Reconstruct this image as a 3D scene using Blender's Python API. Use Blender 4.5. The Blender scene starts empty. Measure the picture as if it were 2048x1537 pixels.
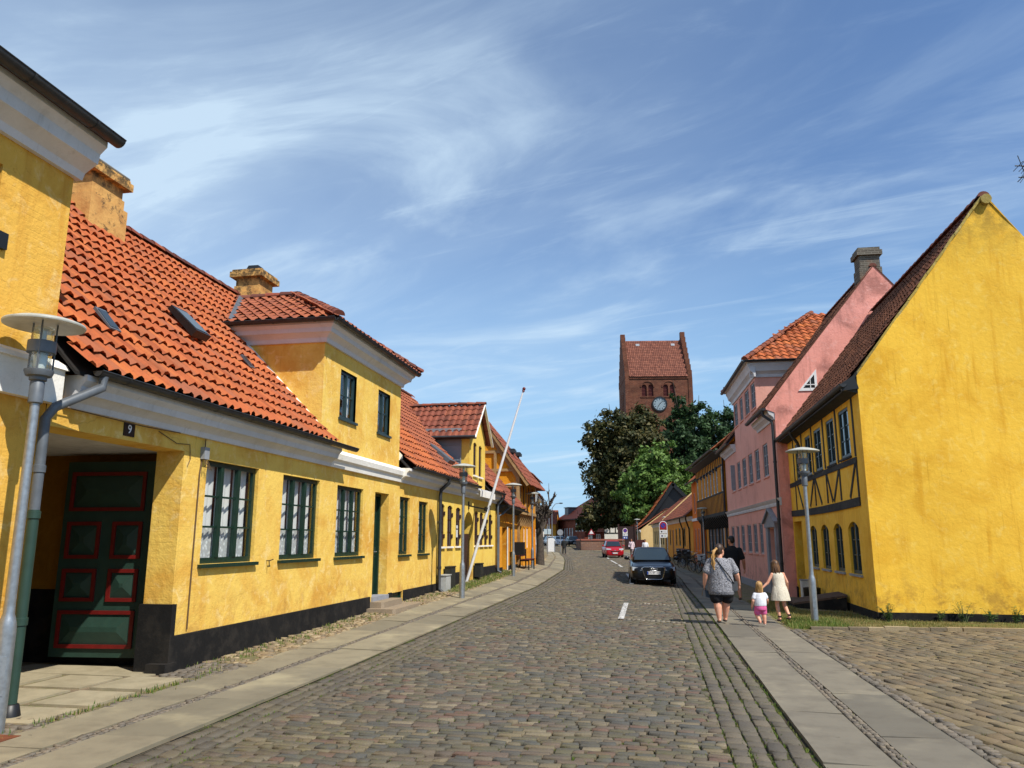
import bpy, bmesh, math, random
import numpy as np
from mathutils import Vector, Matrix, Quaternion
random.seed(7); RNG = np.random.default_rng(7)
SC = bpy.context.scene
COL = SC.collection

# ------------------------------------------------------------------ camera, sky, sun, exposure
cam_d = bpy.data.cameras.new('camera'); cam = bpy.data.objects.new('camera', cam_d); COL.objects.link(cam)
PITCH, YAW = math.radians(11.435), math.radians(10.387)
cam.location = (0, 0, 1.7)
cam.rotation_euler = (math.pi/2 + PITCH, 0, YAW)
cam_d.sensor_fit = 'HORIZONTAL'; cam_d.sensor_width = 36.0; cam_d.lens = 36.0*1540/2048
cam_d.clip_start = 0.05; cam_d.clip_end = 3000
SC.camera = cam

SUN_EL, SUN_AZ = math.radians(52), math.radians(35)        # azimuth measured from +X towards -Y
sun_dir = Vector((math.cos(SUN_EL)*math.cos(SUN_AZ), -math.cos(SUN_EL)*math.sin(SUN_AZ), math.sin(SUN_EL)))
sd = bpy.data.lights.new('sun', 'SUN'); so = bpy.data.objects.new('sun', sd); COL.objects.link(so)
sd.energy = 4.4; sd.angle = math.radians(0.5); sd.color = (1.0, 0.95, 0.87)
so.rotation_euler = sun_dir.to_track_quat('Z', 'Y').to_euler(); so.location = (20, -20, 40)

W = bpy.data.worlds.new('World'); SC.world = W; W.use_nodes = True
def build_world():
    nt = W.node_tree; N = nt.nodes; Lk = nt.links; N.clear()
    out = N.new('ShaderNodeOutputWorld'); bg = N.new('ShaderNodeBackground')
    sky = N.new('ShaderNodeTexSky'); sky.sky_type = 'NISHITA'; sky.sun_disc = False
    sky.sun_elevation = SUN_EL; sky.sun_rotation = math.pi/2 + SUN_AZ
    sky.altitude = 0; sky.air_density = 1.0; sky.dust_density = 0.02; sky.ozone_density = 6.0
    tc = N.new('ShaderNodeTexCoord')
    sep = N.new('ShaderNodeSeparateXYZ'); Lk.new(tc.outputs['Generated'], sep.inputs[0])
    def math_(op, a, b=None, clamp=False):
        n = N.new('ShaderNodeMath'); n.operation = op; n.use_clamp = clamp
        for i, s in enumerate((a, b)):
            if s is None: continue
            if isinstance(s, (int, float)): n.inputs[i].default_value = s
            else: Lk.new(s, n.inputs[i])
        return n.outputs[0]
    zc = math_('MAXIMUM', sep.outputs[2], 0.0)
    den = math_('ADD', zc, 0.10)
    px = math_('DIVIDE', sep.outputs[0], den); py = math_('DIVIDE', sep.outputs[1], den)
    cmb = N.new('ShaderNodeCombineXYZ'); Lk.new(px, cmb.inputs[0]); Lk.new(py, cmb.inputs[1])
    def layer(rot, scl, nscale, detail, rough, dist, lo, hi, off=(0, 0, 0)):
        mp = N.new('ShaderNodeMapping'); mp.vector_type = 'TEXTURE'; mp.inputs['Rotation'].default_value = (0, 0, rot); mp.inputs['Scale'].default_value = scl
        mp.inputs['Location'].default_value = off
        Lk.new(cmb.outputs[0], mp.inputs[0])
        no = N.new('ShaderNodeTexNoise'); no.inputs['Scale'].default_value = nscale; no.inputs['Detail'].default_value = detail
        no.inputs['Roughness'].default_value = rough; no.inputs['Distortion'].default_value = dist
        Lk.new(mp.outputs[0], no.inputs['Vector'])
        r = N.new('ShaderNodeMapRange'); r.inputs[1].default_value = lo; r.inputs[2].default_value = hi
        r.interpolation_type = 'SMOOTHSTEP'
        Lk.new(no.outputs['Fac'], r.inputs[0]); return r.outputs[0]
    a = layer(math.radians(-20), (1.7, .85, 1), 1.2, 9, .58, 1.7, .44, .84, (3.1, 1.7, 0))      # cirrus streaks
    b = layer(math.radians(-25), (2.0, .9, 1), .6, 6, .55, .5, .36, .70, (0.4, 6.2, 0))       # broad veil
    c = layer(math.radians(-16), (2.0, .5, 1), 2.1, 10, .66, 1.8, .50, .86, (7.7, 2.2, 0))        # fine strands
    ab = math_('MULTIPLY', a, math_('ADD', math_('MULTIPLY', b, .75), .22))
    cb = math_('MULTIPLY', c, math_('ADD', math_('MULTIPLY', b, .35), .12))
    s = math_('ADD', math_('ADD', ab, cb), math_('MULTIPLY', b, .07))
    # a thicker veil over the western (left hand) sky
    lf = N.new('ShaderNodeMapRange'); lf.inputs[1].default_value = .22; lf.inputs[2].default_value = -.62
    lf.inputs[3].default_value = 0; lf.inputs[4].default_value = 1; Lk.new(sep.outputs[0], lf.inputs[0])
    s = math_('ADD', s, math_('MULTIPLY', lf.outputs[0], math_('ADD', math_('MULTIPLY', b, .34), .26)))
    s = math_('MINIMUM', s, .85)
    hz = N.new('ShaderNodeMapRange'); hz.interpolation_type = 'SMOOTHSTEP'; hz.inputs[1].default_value = .42; hz.inputs[2].default_value = -.02; Lk.new(sep.outputs[2], hz.inputs[0])
    hm = N.new('ShaderNodeMixRGB'); Lk.new(math_('MULTIPLY', hz.outputs[0], .9), hm.inputs[0]); Lk.new(sky.outputs[0], hm.inputs[1]); hm.inputs[2].default_value = (1.85, 3.65, 5.5, 1)
    mx = N.new('ShaderNodeMixRGB'); mx.blend_type = 'MIX'
    Lk.new(s, mx.inputs[0]); Lk.new(hm.outputs[0], mx.inputs[1])
    mx.inputs[2].default_value = (4.3, 5.45, 6.5, 1)
    Lk.new(mx.outputs[0], bg.inputs[0]); bg.inputs[1].default_value = 0.118
    Lk.new(bg.outputs[0], out.inputs[0])
build_world()
SC.view_settings.view_transform = 'Standard'; SC.view_settings.look = 'None'
SC.view_settings.exposure = 0.40; SC.view_settings.gamma = 1.0; SC.view_settings.use_curve_mapping = False
SC.cycles.max_bounces = 6; SC.cycles.transparent_max_bounces = 8

# ------------------------------------------------------------------ terrain
CL = ([-20,28,41.5,60,73,90,100,110,135,300],[-4.18,-4.2,-4.85,-6.9,-8.5,-11,-13.2,-16.2,-24,-70])
CR = ([-20,40,50,60,75,90,97,101,112,135,300],[1.25,1.12,.6,-.3,-2.1,-4.1,-5.4,-9.0,-11.2,-17,-60])
def xcL(y): return np.interp(y, *CL)
def xcR(y): return np.interp(y, *CR)
def smo(a): a = np.clip(a, 0, 1); return a*a*(3-2*a)
def zg(x, y):
    x = np.asarray(x, float); y = np.asarray(y, float)
    r = .75*smo((y-70)/58.)
    c = np.interp(y, [10,40,60,100], [0,.15,.15,0]); w = np.interp(y, [10,36,60,100], [0,.5,.4,.05])
    d = xcL(y)-x
    zl = c*np.clip((d+2.5)/2.5, 0, 1)+(w-c)*np.clip(d/2.16, 0, 1)
    b = smo((y-19)/15.)*(1-smo((y-45)/25.))
    return r+zl-.28*b*np.clip((x+1.5)/5.5, 0, 1)
def gz(x, y): return float(zg(x, y))

# ------------------------------------------------------------------ material helpers
def lin(h):
    h = h.lstrip('#'); h = h if len(h) == 6 else ''.join(q*2 for q in h); c = [int(h[i:i+2], 16)/255 for i in (0, 2, 4)]
    return tuple((v/12.92 if v <= .04045 else ((v+.055)/1.055)**2.4) for v in c)
class NM:
    def __init__(s, name):
        s.m = bpy.data.materials.new(name); s.m.use_nodes = True; s.t = s.m.node_tree; s.N = s.t.nodes; s.L = s.t.links
        s.b = s.N['Principled BSDF']; s.co = None
    def coord(s):
        if s.co is None: s.co = s.N.new('ShaderNodeNewGeometry').outputs['Position']
        return s.co
    def objc(s):
        return s.N.new('ShaderNodeTexCoord').outputs['Object']
    def noise(s, sc, det=4, ro=.55, scale3=None, dist=0, vec=None):
        n = s.N.new('ShaderNodeTexNoise'); n.inputs['Scale'].default_value = sc; n.inputs['Detail'].default_value = det
        n.inputs['Roughness'].default_value = ro; n.inputs['Distortion'].default_value = dist
        v = vec or s.coord()
        if scale3:
            mp = s.N.new('ShaderNodeMapping'); mp.inputs['Scale'].default_value = scale3; s.L.new(v, mp.inputs[0]); v = mp.outputs[0]
        s.L.new(v, n.inputs['Vector']); return n.outputs['Fac']
    def rng(s, f, a, b, c=0., d=1.):
        r = s.N.new('ShaderNodeMapRange'); r.interpolation_type = 'SMOOTHSTEP'
        for i, v in enumerate((a, b, c, d)): r.inputs[i+1].default_value = v
        s.L.new(f, r.inputs[0]); return r.outputs[0]
    def mix(s, f, a, b, mode='MIX'):
        n = s.N.new('ShaderNodeMixRGB'); n.blend_type = mode
        for i, v in enumerate((f, a, b)):
            if isinstance(v, (int, float)): n.inputs[i].default_value = v
            elif isinstance(v, tuple): n.inputs[i].default_value = (*v[:3], 1)
            else: s.L.new(v, n.inputs[i])
        return n.outputs[0]
    def mul(s, a, b):
        n = s.N.new('ShaderNodeMath'); n.operation = 'MULTIPLY'
        for i, v in enumerate((a, b)):
            if isinstance(v, (int, float)): n.inputs[i].default_value = v
            else: s.L.new(v, n.inputs[i])
        return n.outputs[0]
    def ramp(s, f, stops, const=False):
        r = s.N.new('ShaderNodeValToRGB'); r.color_ramp.interpolation = 'CONSTANT' if const else 'LINEAR'; e = r.color_ramp.elements
        while len(e) < len(stops): e.new(.5)
        for k, (p, c) in enumerate(stops): e[k].position = p; e[k].color = (*c, 1)
        s.L.new(f, r.inputs[0]); return r.outputs[0]
    def rnd(s):
        a = s.N.new('ShaderNodeAttribute'); a.attribute_name = 'rnd'; return a.outputs['Fac']
    def sepz(s):
        n = s.N.new('ShaderNodeSeparateXYZ'); s.L.new(s.coord(), n.inputs[0]); return n.outputs
    def bump(s, h, strength=.4, dist=.01):
        b = s.N.new('ShaderNodeBump'); b.inputs['Strength'].default_value = strength; b.inputs['Distance'].default_value = dist
        s.L.new(h, b.inputs['Height']); s.L.new(b.outputs[0], s.b.inputs['Normal'])
    def col(s, c):
        if isinstance(c, tuple): s.b.inputs['Base Color'].default_value = (*c[:3], 1)
        else: s.L.new(c, s.b.inputs['Base Color'])
        return s
    def rough(s, v, metal=0, spec=None):
        if isinstance(v, (int, float)): s.b.inputs['Roughness'].default_value = v
        else: s.L.new(v, s.b.inputs['Roughness'])
        s.b.inputs['Metallic'].default_value = metal
        if spec is not None: s.b.inputs['Specular IOR Level'].default_value = spec
        return s
MATS = {}
def simple(name, c, rough=.6, metal=0, var=.12, sc=6., bump=0., bsc=60):
    if name in MATS: return MATS[name]
    c = lin(c) if isinstance(c, str) else c
    n = NM(name); f = n.noise(sc, 5, .6)
    n.col(n.mix(n.rng(f, .3, .7), tuple(v*(1-var) for v in c), tuple(min(1, v*(1+var)) for v in c)))
    n.rough(rough, metal)
    if bump: n.bump(n.noise(bsc, 4, .6), bump, .004)
    MATS[name] = n.m; return n.m
def stucco(name, c, dark, pale, stain=None, amt=.6, bump=.5, streak=.3, brick=0., cracks=0., top=None):
    c, dark, pale = lin(c), lin(dark), lin(pale)
    n = NM(name)
    big = n.noise(.9, 6, .62, dist=.6); mid = n.noise(4.5, 6, .65, dist=.8); fine = n.noise(38, 4, .6)
    st = n.noise(1.0, 5, .6, scale3=(5, 5, .45)); 
    a = n.mix(n.mul(n.rng(big, .42, .72), amt), c, dark)
    a = n.mix(n.mul(n.rng(mid, .52, .72), amt*.8), a, pale)
    a = n.mix(n.mul(n.rng(st, .52, .74), streak), a, dark)
    scuff = n.noise(9, 7, .7, scale3=(1, 1, 2.2), dist=1.2)
    a = n.mix(n.mul(n.rng(scuff, .58, .66), amt*.35), a, tuple(v*.78 for v in dark))
    a = n.mix(n.mul(n.rng(fine, .35, .75), .14), a, tuple(v*.7 for v in c))
    if top:
        a = n.mix(n.mul(n.mul(n.rng(n.sepz()[2], top[0], top[1]), n.rng(n.noise(3.5, 7, .75), .30, .62)), .75), a, lin(top[2]))
    if stain:
        z = n.sepz()[2]; lo = n.rng(z, .2, 1.3, 1, 0)
        a = n.mix(n.mul(n.mul(lo, n.rng(n.noise(3, 6, .7), .45, .65)), .75), a, lin(stain))
    drip = n.noise(1., 6, .7, scale3=(9, 9, .22)); a = n.mix(n.mul(n.mul(n.rng(drip, .56, .70), n.rng(n.noise(.7, 3, .5), .45, .6)), streak*.8), a, tuple(v*.6 for v in dark))
    fl = n.noise(1., 5, .65, scale3=(22, 22, 7)); a = n.mix(n.mul(n.mul(n.rng(fl, .60, .70), n.rng(n.noise(.9, 4, .6), .42, .6)), amt*.5), a, tuple(v*.55 for v in dark))
    if cracks:
        vo = n.N.new('ShaderNodeTexVoronoi'); vo.feature = 'DISTANCE_TO_EDGE'; vo.inputs['Scale'].default_value = .9
        wv = n.N.new('ShaderNodeTexNoise'); wv.inputs['Scale'].default_value = 3.; wv.inputs['Detail'].default_value = 5; n.L.new(n.coord(), wv.inputs['Vector'])
        mxv = n.N.new('ShaderNodeMixRGB'); mxv.inputs[0].default_value = .22; n.L.new(n.coord(), mxv.inputs[1]); n.L.new(wv.outputs['Color'], mxv.inputs[2]); n.L.new(mxv.outputs[0], vo.inputs['Vector'])
        ck = n.mul(n.rng(vo.outputs['Distance'], 0., .007, 1, 0), n.rng(n.noise(.8, 4, .6), .50, .60)); a = n.mix(n.mul(ck, cracks), a, tuple(v*.4 for v in dark))
        pt = n.noise(1.1, 3, .5, dist=2.2); pe = n.mul(n.rng(pt, .655, .665), n.rng(n.noise(16, 4, .6), .3, .6)); a = n.mix(n.mul(pe, cracks*.7), a, pale)
    n.col(a); n.rough(.9, 0, .25)
    h = n.N.new('ShaderNodeMath'); h.operation = 'ADD'
    n.L.new(n.mul(n.noise(11, 5, .6), 1.0), h.inputs[0]); n.L.new(n.mul(fine, .25), h.inputs[1])
    hh = h.outputs[0]
    if brick:
        sx = n.sepz(); ad = n.N.new('ShaderNodeMath'); n.L.new(sx[0], ad.inputs[0]); n.L.new(sx[1], ad.inputs[1]); cb = n.N.new('ShaderNodeCombineXYZ'); n.L.new(ad.outputs[0], cb.inputs[0]); n.L.new(sx[2], cb.inputs[1])
        bt = n.N.new('ShaderNodeTexBrick'); n.L.new(cb.outputs[0], bt.inputs['Vector']); bt.inputs['Scale'].default_value = 1.; bt.inputs['Brick Width'].default_value = .24; bt.inputs['Row Height'].default_value = .072; bt.inputs['Mortar Size'].default_value = .009; bt.inputs['Mortar Smooth'].default_value = .8
        h2 = n.N.new('ShaderNodeMath'); h2.operation = 'SUBTRACT'; n.L.new(hh, h2.inputs[0]); n.L.new(n.mul(n.mul(bt.outputs['Fac'], n.rng(n.noise(1.6, 4, .6), .35, .6)), brick), h2.inputs[1]); hh = h2.outputs[0]
    n.bump(hh, bump, .02)
    MATS[name] = n.m; return n.m
def tilemat(name, cols, moss=.25, mosscol='#4a3a30', rough=.75):
    n = NM(name); r = n.rnd()
    k = len(cols); base = n.ramp(r, [(i/max(1, k-1), lin(c)) for i, c in enumerate(cols)])
    a = n.mix(n.mul(n.rng(n.noise(2.2, 6, .7), .5, .75), moss), base, lin(mosscol))
    a = n.mix(n.mul(n.rng(n.noise(22, 5, .7), .5, .8), moss*.9), a, tuple(v*.45 for v in lin(mosscol)))
    n.col(a); n.rough(rough, 0, .3); n.bump(n.noise(70, 4, .6), .25, .004)
    MATS[name] = n.m; return n.m
def glassmat(name, tint=(.02, .028, .032), rough=.03):
    n = NM(name); n.col(tint); n.rough(rough, 0, .9); n.bump(n.noise(1.6, 2, .5), .06, .05); MATS[name] = n.m; return n.m
def clearglass(name='clear_glass'):
    m = bpy.data.materials.new(name); m.use_nodes = True; t = m.node_tree; t.nodes.clear()
    o = t.nodes.new('ShaderNodeOutputMaterial'); mx = t.nodes.new('ShaderNodeMixShader'); tr = t.nodes.new('ShaderNodeBsdfTransparent')
    gl = t.nodes.new('ShaderNodeBsdfGlossy'); gl.inputs['Roughness'].default_value = .02; lw = t.nodes.new('ShaderNodeLayerWeight'); pw = t.nodes.new('ShaderNodeMath'); pw.operation = 'POWER'; pw.inputs[1].default_value = 3.0; t.links.new(lw.outputs['Facing'], pw.inputs[0]); fr = t.nodes.new('ShaderNodeMath'); fr.operation = 'MULTIPLY_ADD'; fr.inputs[1].default_value = .7; fr.inputs[2].default_value = .05; t.links.new(pw.outputs[0], fr.inputs[0])
    tr.inputs[0].default_value = (.9, .93, .92, 1)
    t.links.new(fr.outputs[0], mx.inputs[0]); t.links.new(tr.outputs[0], mx.inputs[1]); t.links.new(gl.outputs[0], mx.inputs[2]); t.links.new(mx.outputs[0], o.inputs[0])
    MATS[name] = m; return m
# ------------------------------------------------------------------ mesh helpers
ORG = {}
def V(*a): return Vector(a[0]) if len(a) == 1 else Vector(a)
class Fr:
    """a wall frame: u runs along the wall, o outwards, z up"""
    def __init__(s, p, d, side):
        s.p = Vector((p[0], p[1], 0)); s.d = Vector((d[0], d[1], 0)).normalized()
        s.n = Vector((s.d.y, -s.d.x, 0))*side
    def P(s, u, o, z): return s.p + s.d*u + s.n*o + Vector((0, 0, z))
class MB:
    def __init__(s): s.v = []; s.f = []; s.m = []; s.r = []
    def add(s, vs, fs, mat=0, rnd=None):
        b = len(s.v); s.v.extend([tuple(v) for v in vs]); rr = random.random() if rnd is None else rnd
        for f in fs: s.f.append(tuple(b+i for i in f)); s.m.append(mat); s.r.append(rr)
    def hexa(s, p, mat=0, rnd=None):
        s.add(p, [(0,3,2,1),(4,5,6,7),(0,1,5,4),(1,2,6,5),(2,3,7,6),(3,0,4,7)], mat, rnd)
    def box(s, x0, x1, y0, y1, z0, z1, mat=0, rnd=None):
        s.hexa([(x0,y0,z0),(x1,y0,z0),(x1,y1,z0),(x0,y1,z0),(x0,y0,z1),(x1,y0,z1),(x1,y1,z1),(x0,y1,z1)], mat, rnd)
    def fbox(s, F, u0, u1, o0, o1, z0, z1, mat=0, rnd=None):
        P = F.P; s.hexa([P(u0,o0,z0),P(u1,o0,z0),P(u1,o1,z0),P(u0,o1,z0),P(u0,o0,z1),P(u1,o0,z1),P(u1,o1,z1),P(u0,o1,z1)], mat, rnd)
    def quad(s, a, b, c, d, mat=0, rnd=None): s.add([a, b, c, d], [(0,1,2,3)], mat, rnd)
    def prism(s, poly, vec, mat=0, rnd=None):
        n = len(poly); vec = Vector(vec); a = [Vector(p) for p in poly]; b = [p+vec for p in a]
        fs = [tuple(range(n))[::-1], tuple(range(n, 2*n))]+[(i, (i+1) % n, n+(i+1) % n, n+i) for i in range(n)]
        s.add(a+b, fs, mat, rnd)
    def beam(s, a, b, w, t, up=(0, 0, 1), mat=0, rnd=None):
        a, b = Vector(a), Vector(b); d = (b-a).normalized(); up = Vector(up)
        if abs(d.dot(up)) > .98: up = Vector((1, 0, 0))
        x = d.cross(up).normalized()*(w/2); y = x.cross(d).normalized()*(t/2)
        s.hexa([a-x-y, a+x-y, a+x+y, a-x+y, b-x-y, b+x-y, b+x+y, b-x+y], mat, rnd)
    def loft(s, rings, cap=True, close=True, mat=0, rnd=None):
        n = len(rings[0]); vs = [p for r in rings for p in r]; fs = []
        for k in range(len(rings)-1):
            for i in range(n if close else n-1):
                j = (i+1) % n; fs.append((k*n+i, k*n+j, (k+1)*n+j, (k+1)*n+i))
        if cap and close: fs.append(tuple(range(n))[::-1]); fs.append(tuple(range((len(rings)-1)*n, len(rings)*n)))
        s.add(vs, fs, mat, rnd)
    def tube(s, pts, r, n=8, cap=True, mat=0, rnd=None):
        pts = [Vector(p) for p in pts]; rs = r if isinstance(r, (list, tuple)) else [r]*len(pts)
        rings = []; px = None
        for k, p in enumerate(pts):
            d = (pts[min(k+1, len(pts)-1)]-pts[max(k-1, 0)]).normalized()
            if px is None:
                ref = Vector((0, 0, 1)) if abs(d.z) < .9 else Vector((1, 0, 0)); px = d.cross(ref).normalized()
            else: px = (px-d*px.dot(d)).normalized()
            py = d.cross(px)
            rings.append([p+(px*math.cos(2*math.pi*i/n)+py*math.sin(2*math.pi*i/n))*rs[k] for i in range(n)])
        s.loft(rings, cap, True, mat, rnd)
    def lathe(s, base, prof, n=16, mat=0, axis=(0, 0, 1), rnd=None):
        ax = Vector(axis).normalized(); ref = Vector((1, 0, 0)) if abs(ax.x) < .9 else Vector((0, 1, 0))
        x = ax.cross(ref).normalized(); y = ax.cross(x); b = Vector(base)
        s.loft([[b+ax*z+(x*math.cos(2*math.pi*i/n)+y*math.sin(2*math.pi*i/n))*r for i in range(n)] for r, z in prof], True, True, mat, rnd)
    def ell(s, c, rad, n=14, m=9, rot=None, mat=0, rnd=None):
        c = Vector(c); rings = []
        for k in range(m+1):
            t = math.pi*(.02+.96*k/m); rg = []
            for i in range(n):
                a = 2*math.pi*i/n
                p = Vector((rad[0]*math.sin(t)*math.cos(a), rad[1]*math.sin(t)*math.sin(a), -rad[2]*math.cos(t)))
                if rot: p = rot @ p
                rg.append(c+p)
            rings.append(rg)
        s.loft(rings, True, True, mat, rnd)
    def limb(s, a, b, ra, rb, n=10, mid=None):
        """closed tapered capsule"""
        a, b = Vector(a), Vector(b); d = (b-a); L = d.length; d.normalize()
        pts = []; rs = []
        for t in (-.95, -.6, -.2): pts.append(a+d*ra*t); rs.append(ra*math.sqrt(max(0.05, 1-t*t)))
        if mid:
            pts.append(a+d*L*mid[0]); rs.append(mid[1])
        for t in (.2, .6, .95): pts.append(b+d*rb*t); rs.append(rb*math.sqrt(max(0.05, 1-t*t)))
        s.tube(pts, rs, n)
    def build(s, name, mats, parent=None, loc=None, smooth=0, sub=0, recalc=False, remesh=0, org=None):
        me = bpy.data.meshes.new(name)
        o = bpy.data.objects.new(name, me); COL.objects.link(o)
        if parent is not None:
            o.parent = parent; base = ORG[parent.name]; 
        else:
            base = Vector(loc) if loc else Vector((0, 0, 0)); o.location = base
        ORG[o.name] = base
        va = np.array(s.v, dtype=np.float64).reshape(-1, 3)-np.array(base)
        me.from_pydata(va.tolist(), [], s.f); me.update()
        for mt in (mats if isinstance(mats, (list, tuple)) else [mats]): me.materials.append(mt)
        me.polygons.foreach_set('material_index', s.m)
        at = me.attributes.new('rnd', 'FLOAT', 'FACE'); at.data.foreach_set('value', s.r)
        if recalc or remesh:
            bm = bmesh.new(); bm.from_mesh(me); bmesh.ops.recalc_face_normals(bm, faces=bm.faces); bm.to_mesh(me); bm.free()
        if remesh:
            md = o.modifiers.new('r', 'REMESH'); md.mode = 'VOXEL'; md.voxel_size = remesh
            s2 = o.modifiers.new('s', 'SMOOTH'); s2.iterations = 4; s2.factor = .5
            dg = bpy.context.evaluated_depsgraph_get(); nm = bpy.data.meshes.new_from_object(o.evaluated_get(dg))
            o.modifiers.clear(); o.data = nm; bpy.data.meshes.remove(me); me = nm; me.name = name
            if not me.materials:
                for mt in (mats if isinstance(mats, (list, tuple)) else [mats]): me.materials.append(mt)
            smooth = 180
        if smooth:
            me.polygons.foreach_set('use_smooth', [True]*len(me.polygons))
            if smooth < 180: me.set_sharp_from_angle(angle=math.radians(smooth))
        if sub:
            md = o.modifiers.new('sub', 'SUBSURF'); md.levels = sub; md.render_levels = sub
        return o
def thing(name, label, cat, loc=(0, 0, 0), group=None):
    o = bpy.data.objects.new(name, None); COL.objects.link(o); o.location = loc; o.empty_display_size = .2
    ORG[o.name] = Vector(loc); o['label'] = label; o['category'] = cat
    if group: o['group'] = group
    return o
def tag(o, label, cat, group=None):
    o['label'] = label; o['category'] = cat
    if group: o['group'] = group
    return o
def struct(o, kind='structure'): o['kind'] = kind; return o
KIDS = {}
def kids(o): return [c for c in COL.objects if c.parent == o]
def dup(root, loc, rotz=0., label=None, group=None, scale=None):
    def cp(o, par):
        c = o.copy(); COL.objects.link(c)
        if par is not None: c.parent = par
        ORG[c.name] = ORG[o.name]
        for k in kids(o): cp(k, c)
        return c
    r = cp(root, None); r.location = loc; r.rotation_euler = (0, 0, rotz)
    if scale: r.scale = (scale,)*3
    if label: r['label'] = label
    if group: r['group'] = group
    return r
def text(name, s, parent, size, M, mat, ext=.002, align='CENTER'):
    cu = bpy.data.curves.new(name, 'FONT'); cu.body = s; cu.size = size; cu.extrude = ext; cu.align_x = align; cu.align_y = 'CENTER'
    t = bpy.data.objects.new(name+'_c', cu); COL.objects.link(t)
    dg = bpy.context.evaluated_depsgraph_get(); me = bpy.data.meshes.new_from_object(t.evaluated_get(dg))
    bpy.data.objects.remove(t); me.transform(M); me.materials.clear(); me.materials.append(mat)
    o = bpy.data.objects.new(name, me); COL.objects.link(o); o.parent = parent; ORG[o.name] = ORG[parent.name]
    me.transform(Matrix.Translation(-ORG[parent.name])); me.name = name
    return o
def facing(F, u, o, z):
    """matrix for text lying on a wall frame, readable from outside"""
    x = Vector((0, 0, 1)).cross(F.n).normalized()
    M = Matrix((( x.x, 0, F.n.x, 0), (x.y, 0, F.n.y, 0), (0, 1, 0, 0), (0, 0, 0, 1)))
    M.translation = F.P(u, o, z); return M

# ------------------------------------------------------------------ building helpers
def arcpts(a, b, zt, rise, n=8):
    """points of a segmental arch between u=a and u=b; crown at zt, springing at zt-rise"""
    w = (b-a)/2; R = (w*w+rise*rise)/(2*rise); cz = zt-R; t0 = math.asin(min(1, w/R)); c = (a+b)/2
    return [(c+R*math.sin(-t0+2*t0*k/n), cz+R*math.cos(-t0+2*t0*k/n)) for k in range(n+1)]
def wallholes(mb, F, u0, u1, z0, z1, holes, depth=.16, mat=0, rmat=None):
    if rmat is None: rmat = mat
    us = sorted({u0, u1, *[h[0] for h in holes], *[h[1] for h in holes]}); us = [u for u in us if u0 <= u <= u1]
    zs = sorted({z0, z1, *[h[2] for h in holes], *[h[3] for h in holes]}); zs = [z for z in zs if z0 <= z <= z1]
    P = F.P
    for i in range(len(us)-1):
        for j in range(len(zs)-1):
            cu, cz = (us[i]+us[i+1])/2, (zs[j]+zs[j+1])/2
            if any(h[0] < cu < h[1] and h[2] < cz < h[3] for h in holes): continue
            mb.quad(P(us[i],0,zs[j]), P(us[i+1],0,zs[j]), P(us[i+1],0,zs[j+1]), P(us[i],0,zs[j+1]), mat, .5)
    for h in holes:
        a, b, c, d = h[:4]; ar = h[4] if len(h) > 4 else 0; dp = h[5] if len(h) > 5 else depth; e = d-ar
        mb.quad(P(a,0,c), P(a,-dp,c), P(a,-dp,e), P(a,0,e), rmat, .5); mb.quad(P(b,0,c), P(b,-dp,c), P(b,-dp,e), P(b,0,e), rmat, .5)
        if c > z0+.001: mb.quad(P(a,0,c), P(b,0,c), P(b,-dp,c), P(a,-dp,c), rmat, .5)
        if not ar: mb.quad(P(a,0,d), P(b,0,d), P(b,-dp,d), P(a,-dp,d), rmat, .5)
        else:
            pt = arcpts(a, b, d, ar)
            for k in range(len(pt)-1):
                (p, q), (r, s) = pt[k], pt[k+1]
                mb.quad(P(p,0,q), P(r,0,s), P(r,-dp,s), P(p,-dp,q), rmat, .5)
                mb.quad(P(p,0,q), P(r,0,s), P(r,0,d), P(p,0,d), mat, .5)
def window(par, F, u0, u1, z0, z1, mat, glass, cols=2, rows=3, o=-.09, fw=.05, mw=.05, bw=.025, sill=None, sillm=None, name='window', label=None, transom=None):
    m = MB(); o1 = o-.05
    m.fbox(F, u0, u0+fw, o1, o, z0, z1); m.fbox(F, u1-fw, u1, o1, o, z0, z1)
    m.fbox(F, u0+fw, u1-fw, o1, o, z0, z0+fw*1.2); m.fbox(F, u0+fw, u1-fw, o1, o, z1-fw, z1)
    a, b, c, d = u0+fw, u1-fw, z0+fw*1.2, z1-fw
    w = (b-a-mw*(cols-1))/cols
    for k in range(1, cols):
        x = a+k*w+(k-1)*mw; m.fbox(F, x, x+mw, o1, o+.012, c, d)
    for j in range(1, rows):
        z = c+(d-c)*j/rows
        for k in range(cols):
            x = a+k*(w+mw); m.fbox(F, x, x+w, o1+.01, o-.012, z-bw/2, z+bw/2)
    W_ = m.build(name, mat, par)
    if label: W_['label'] = label
    g = MB(); g.quad(F.P(a, o-.03, c), F.P(b, o-.03, c), F.P(b, o-.03, d), F.P(a, o-.03, d))
    g.build('pane', glass, W_)
    if sill:
        s = MB(); s.fbox(F, u0-.05, u1+.05, -.12, sill, z0-.055, z0-.003); s.build('sill', sillm or mat, W_)
    return W_
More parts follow.
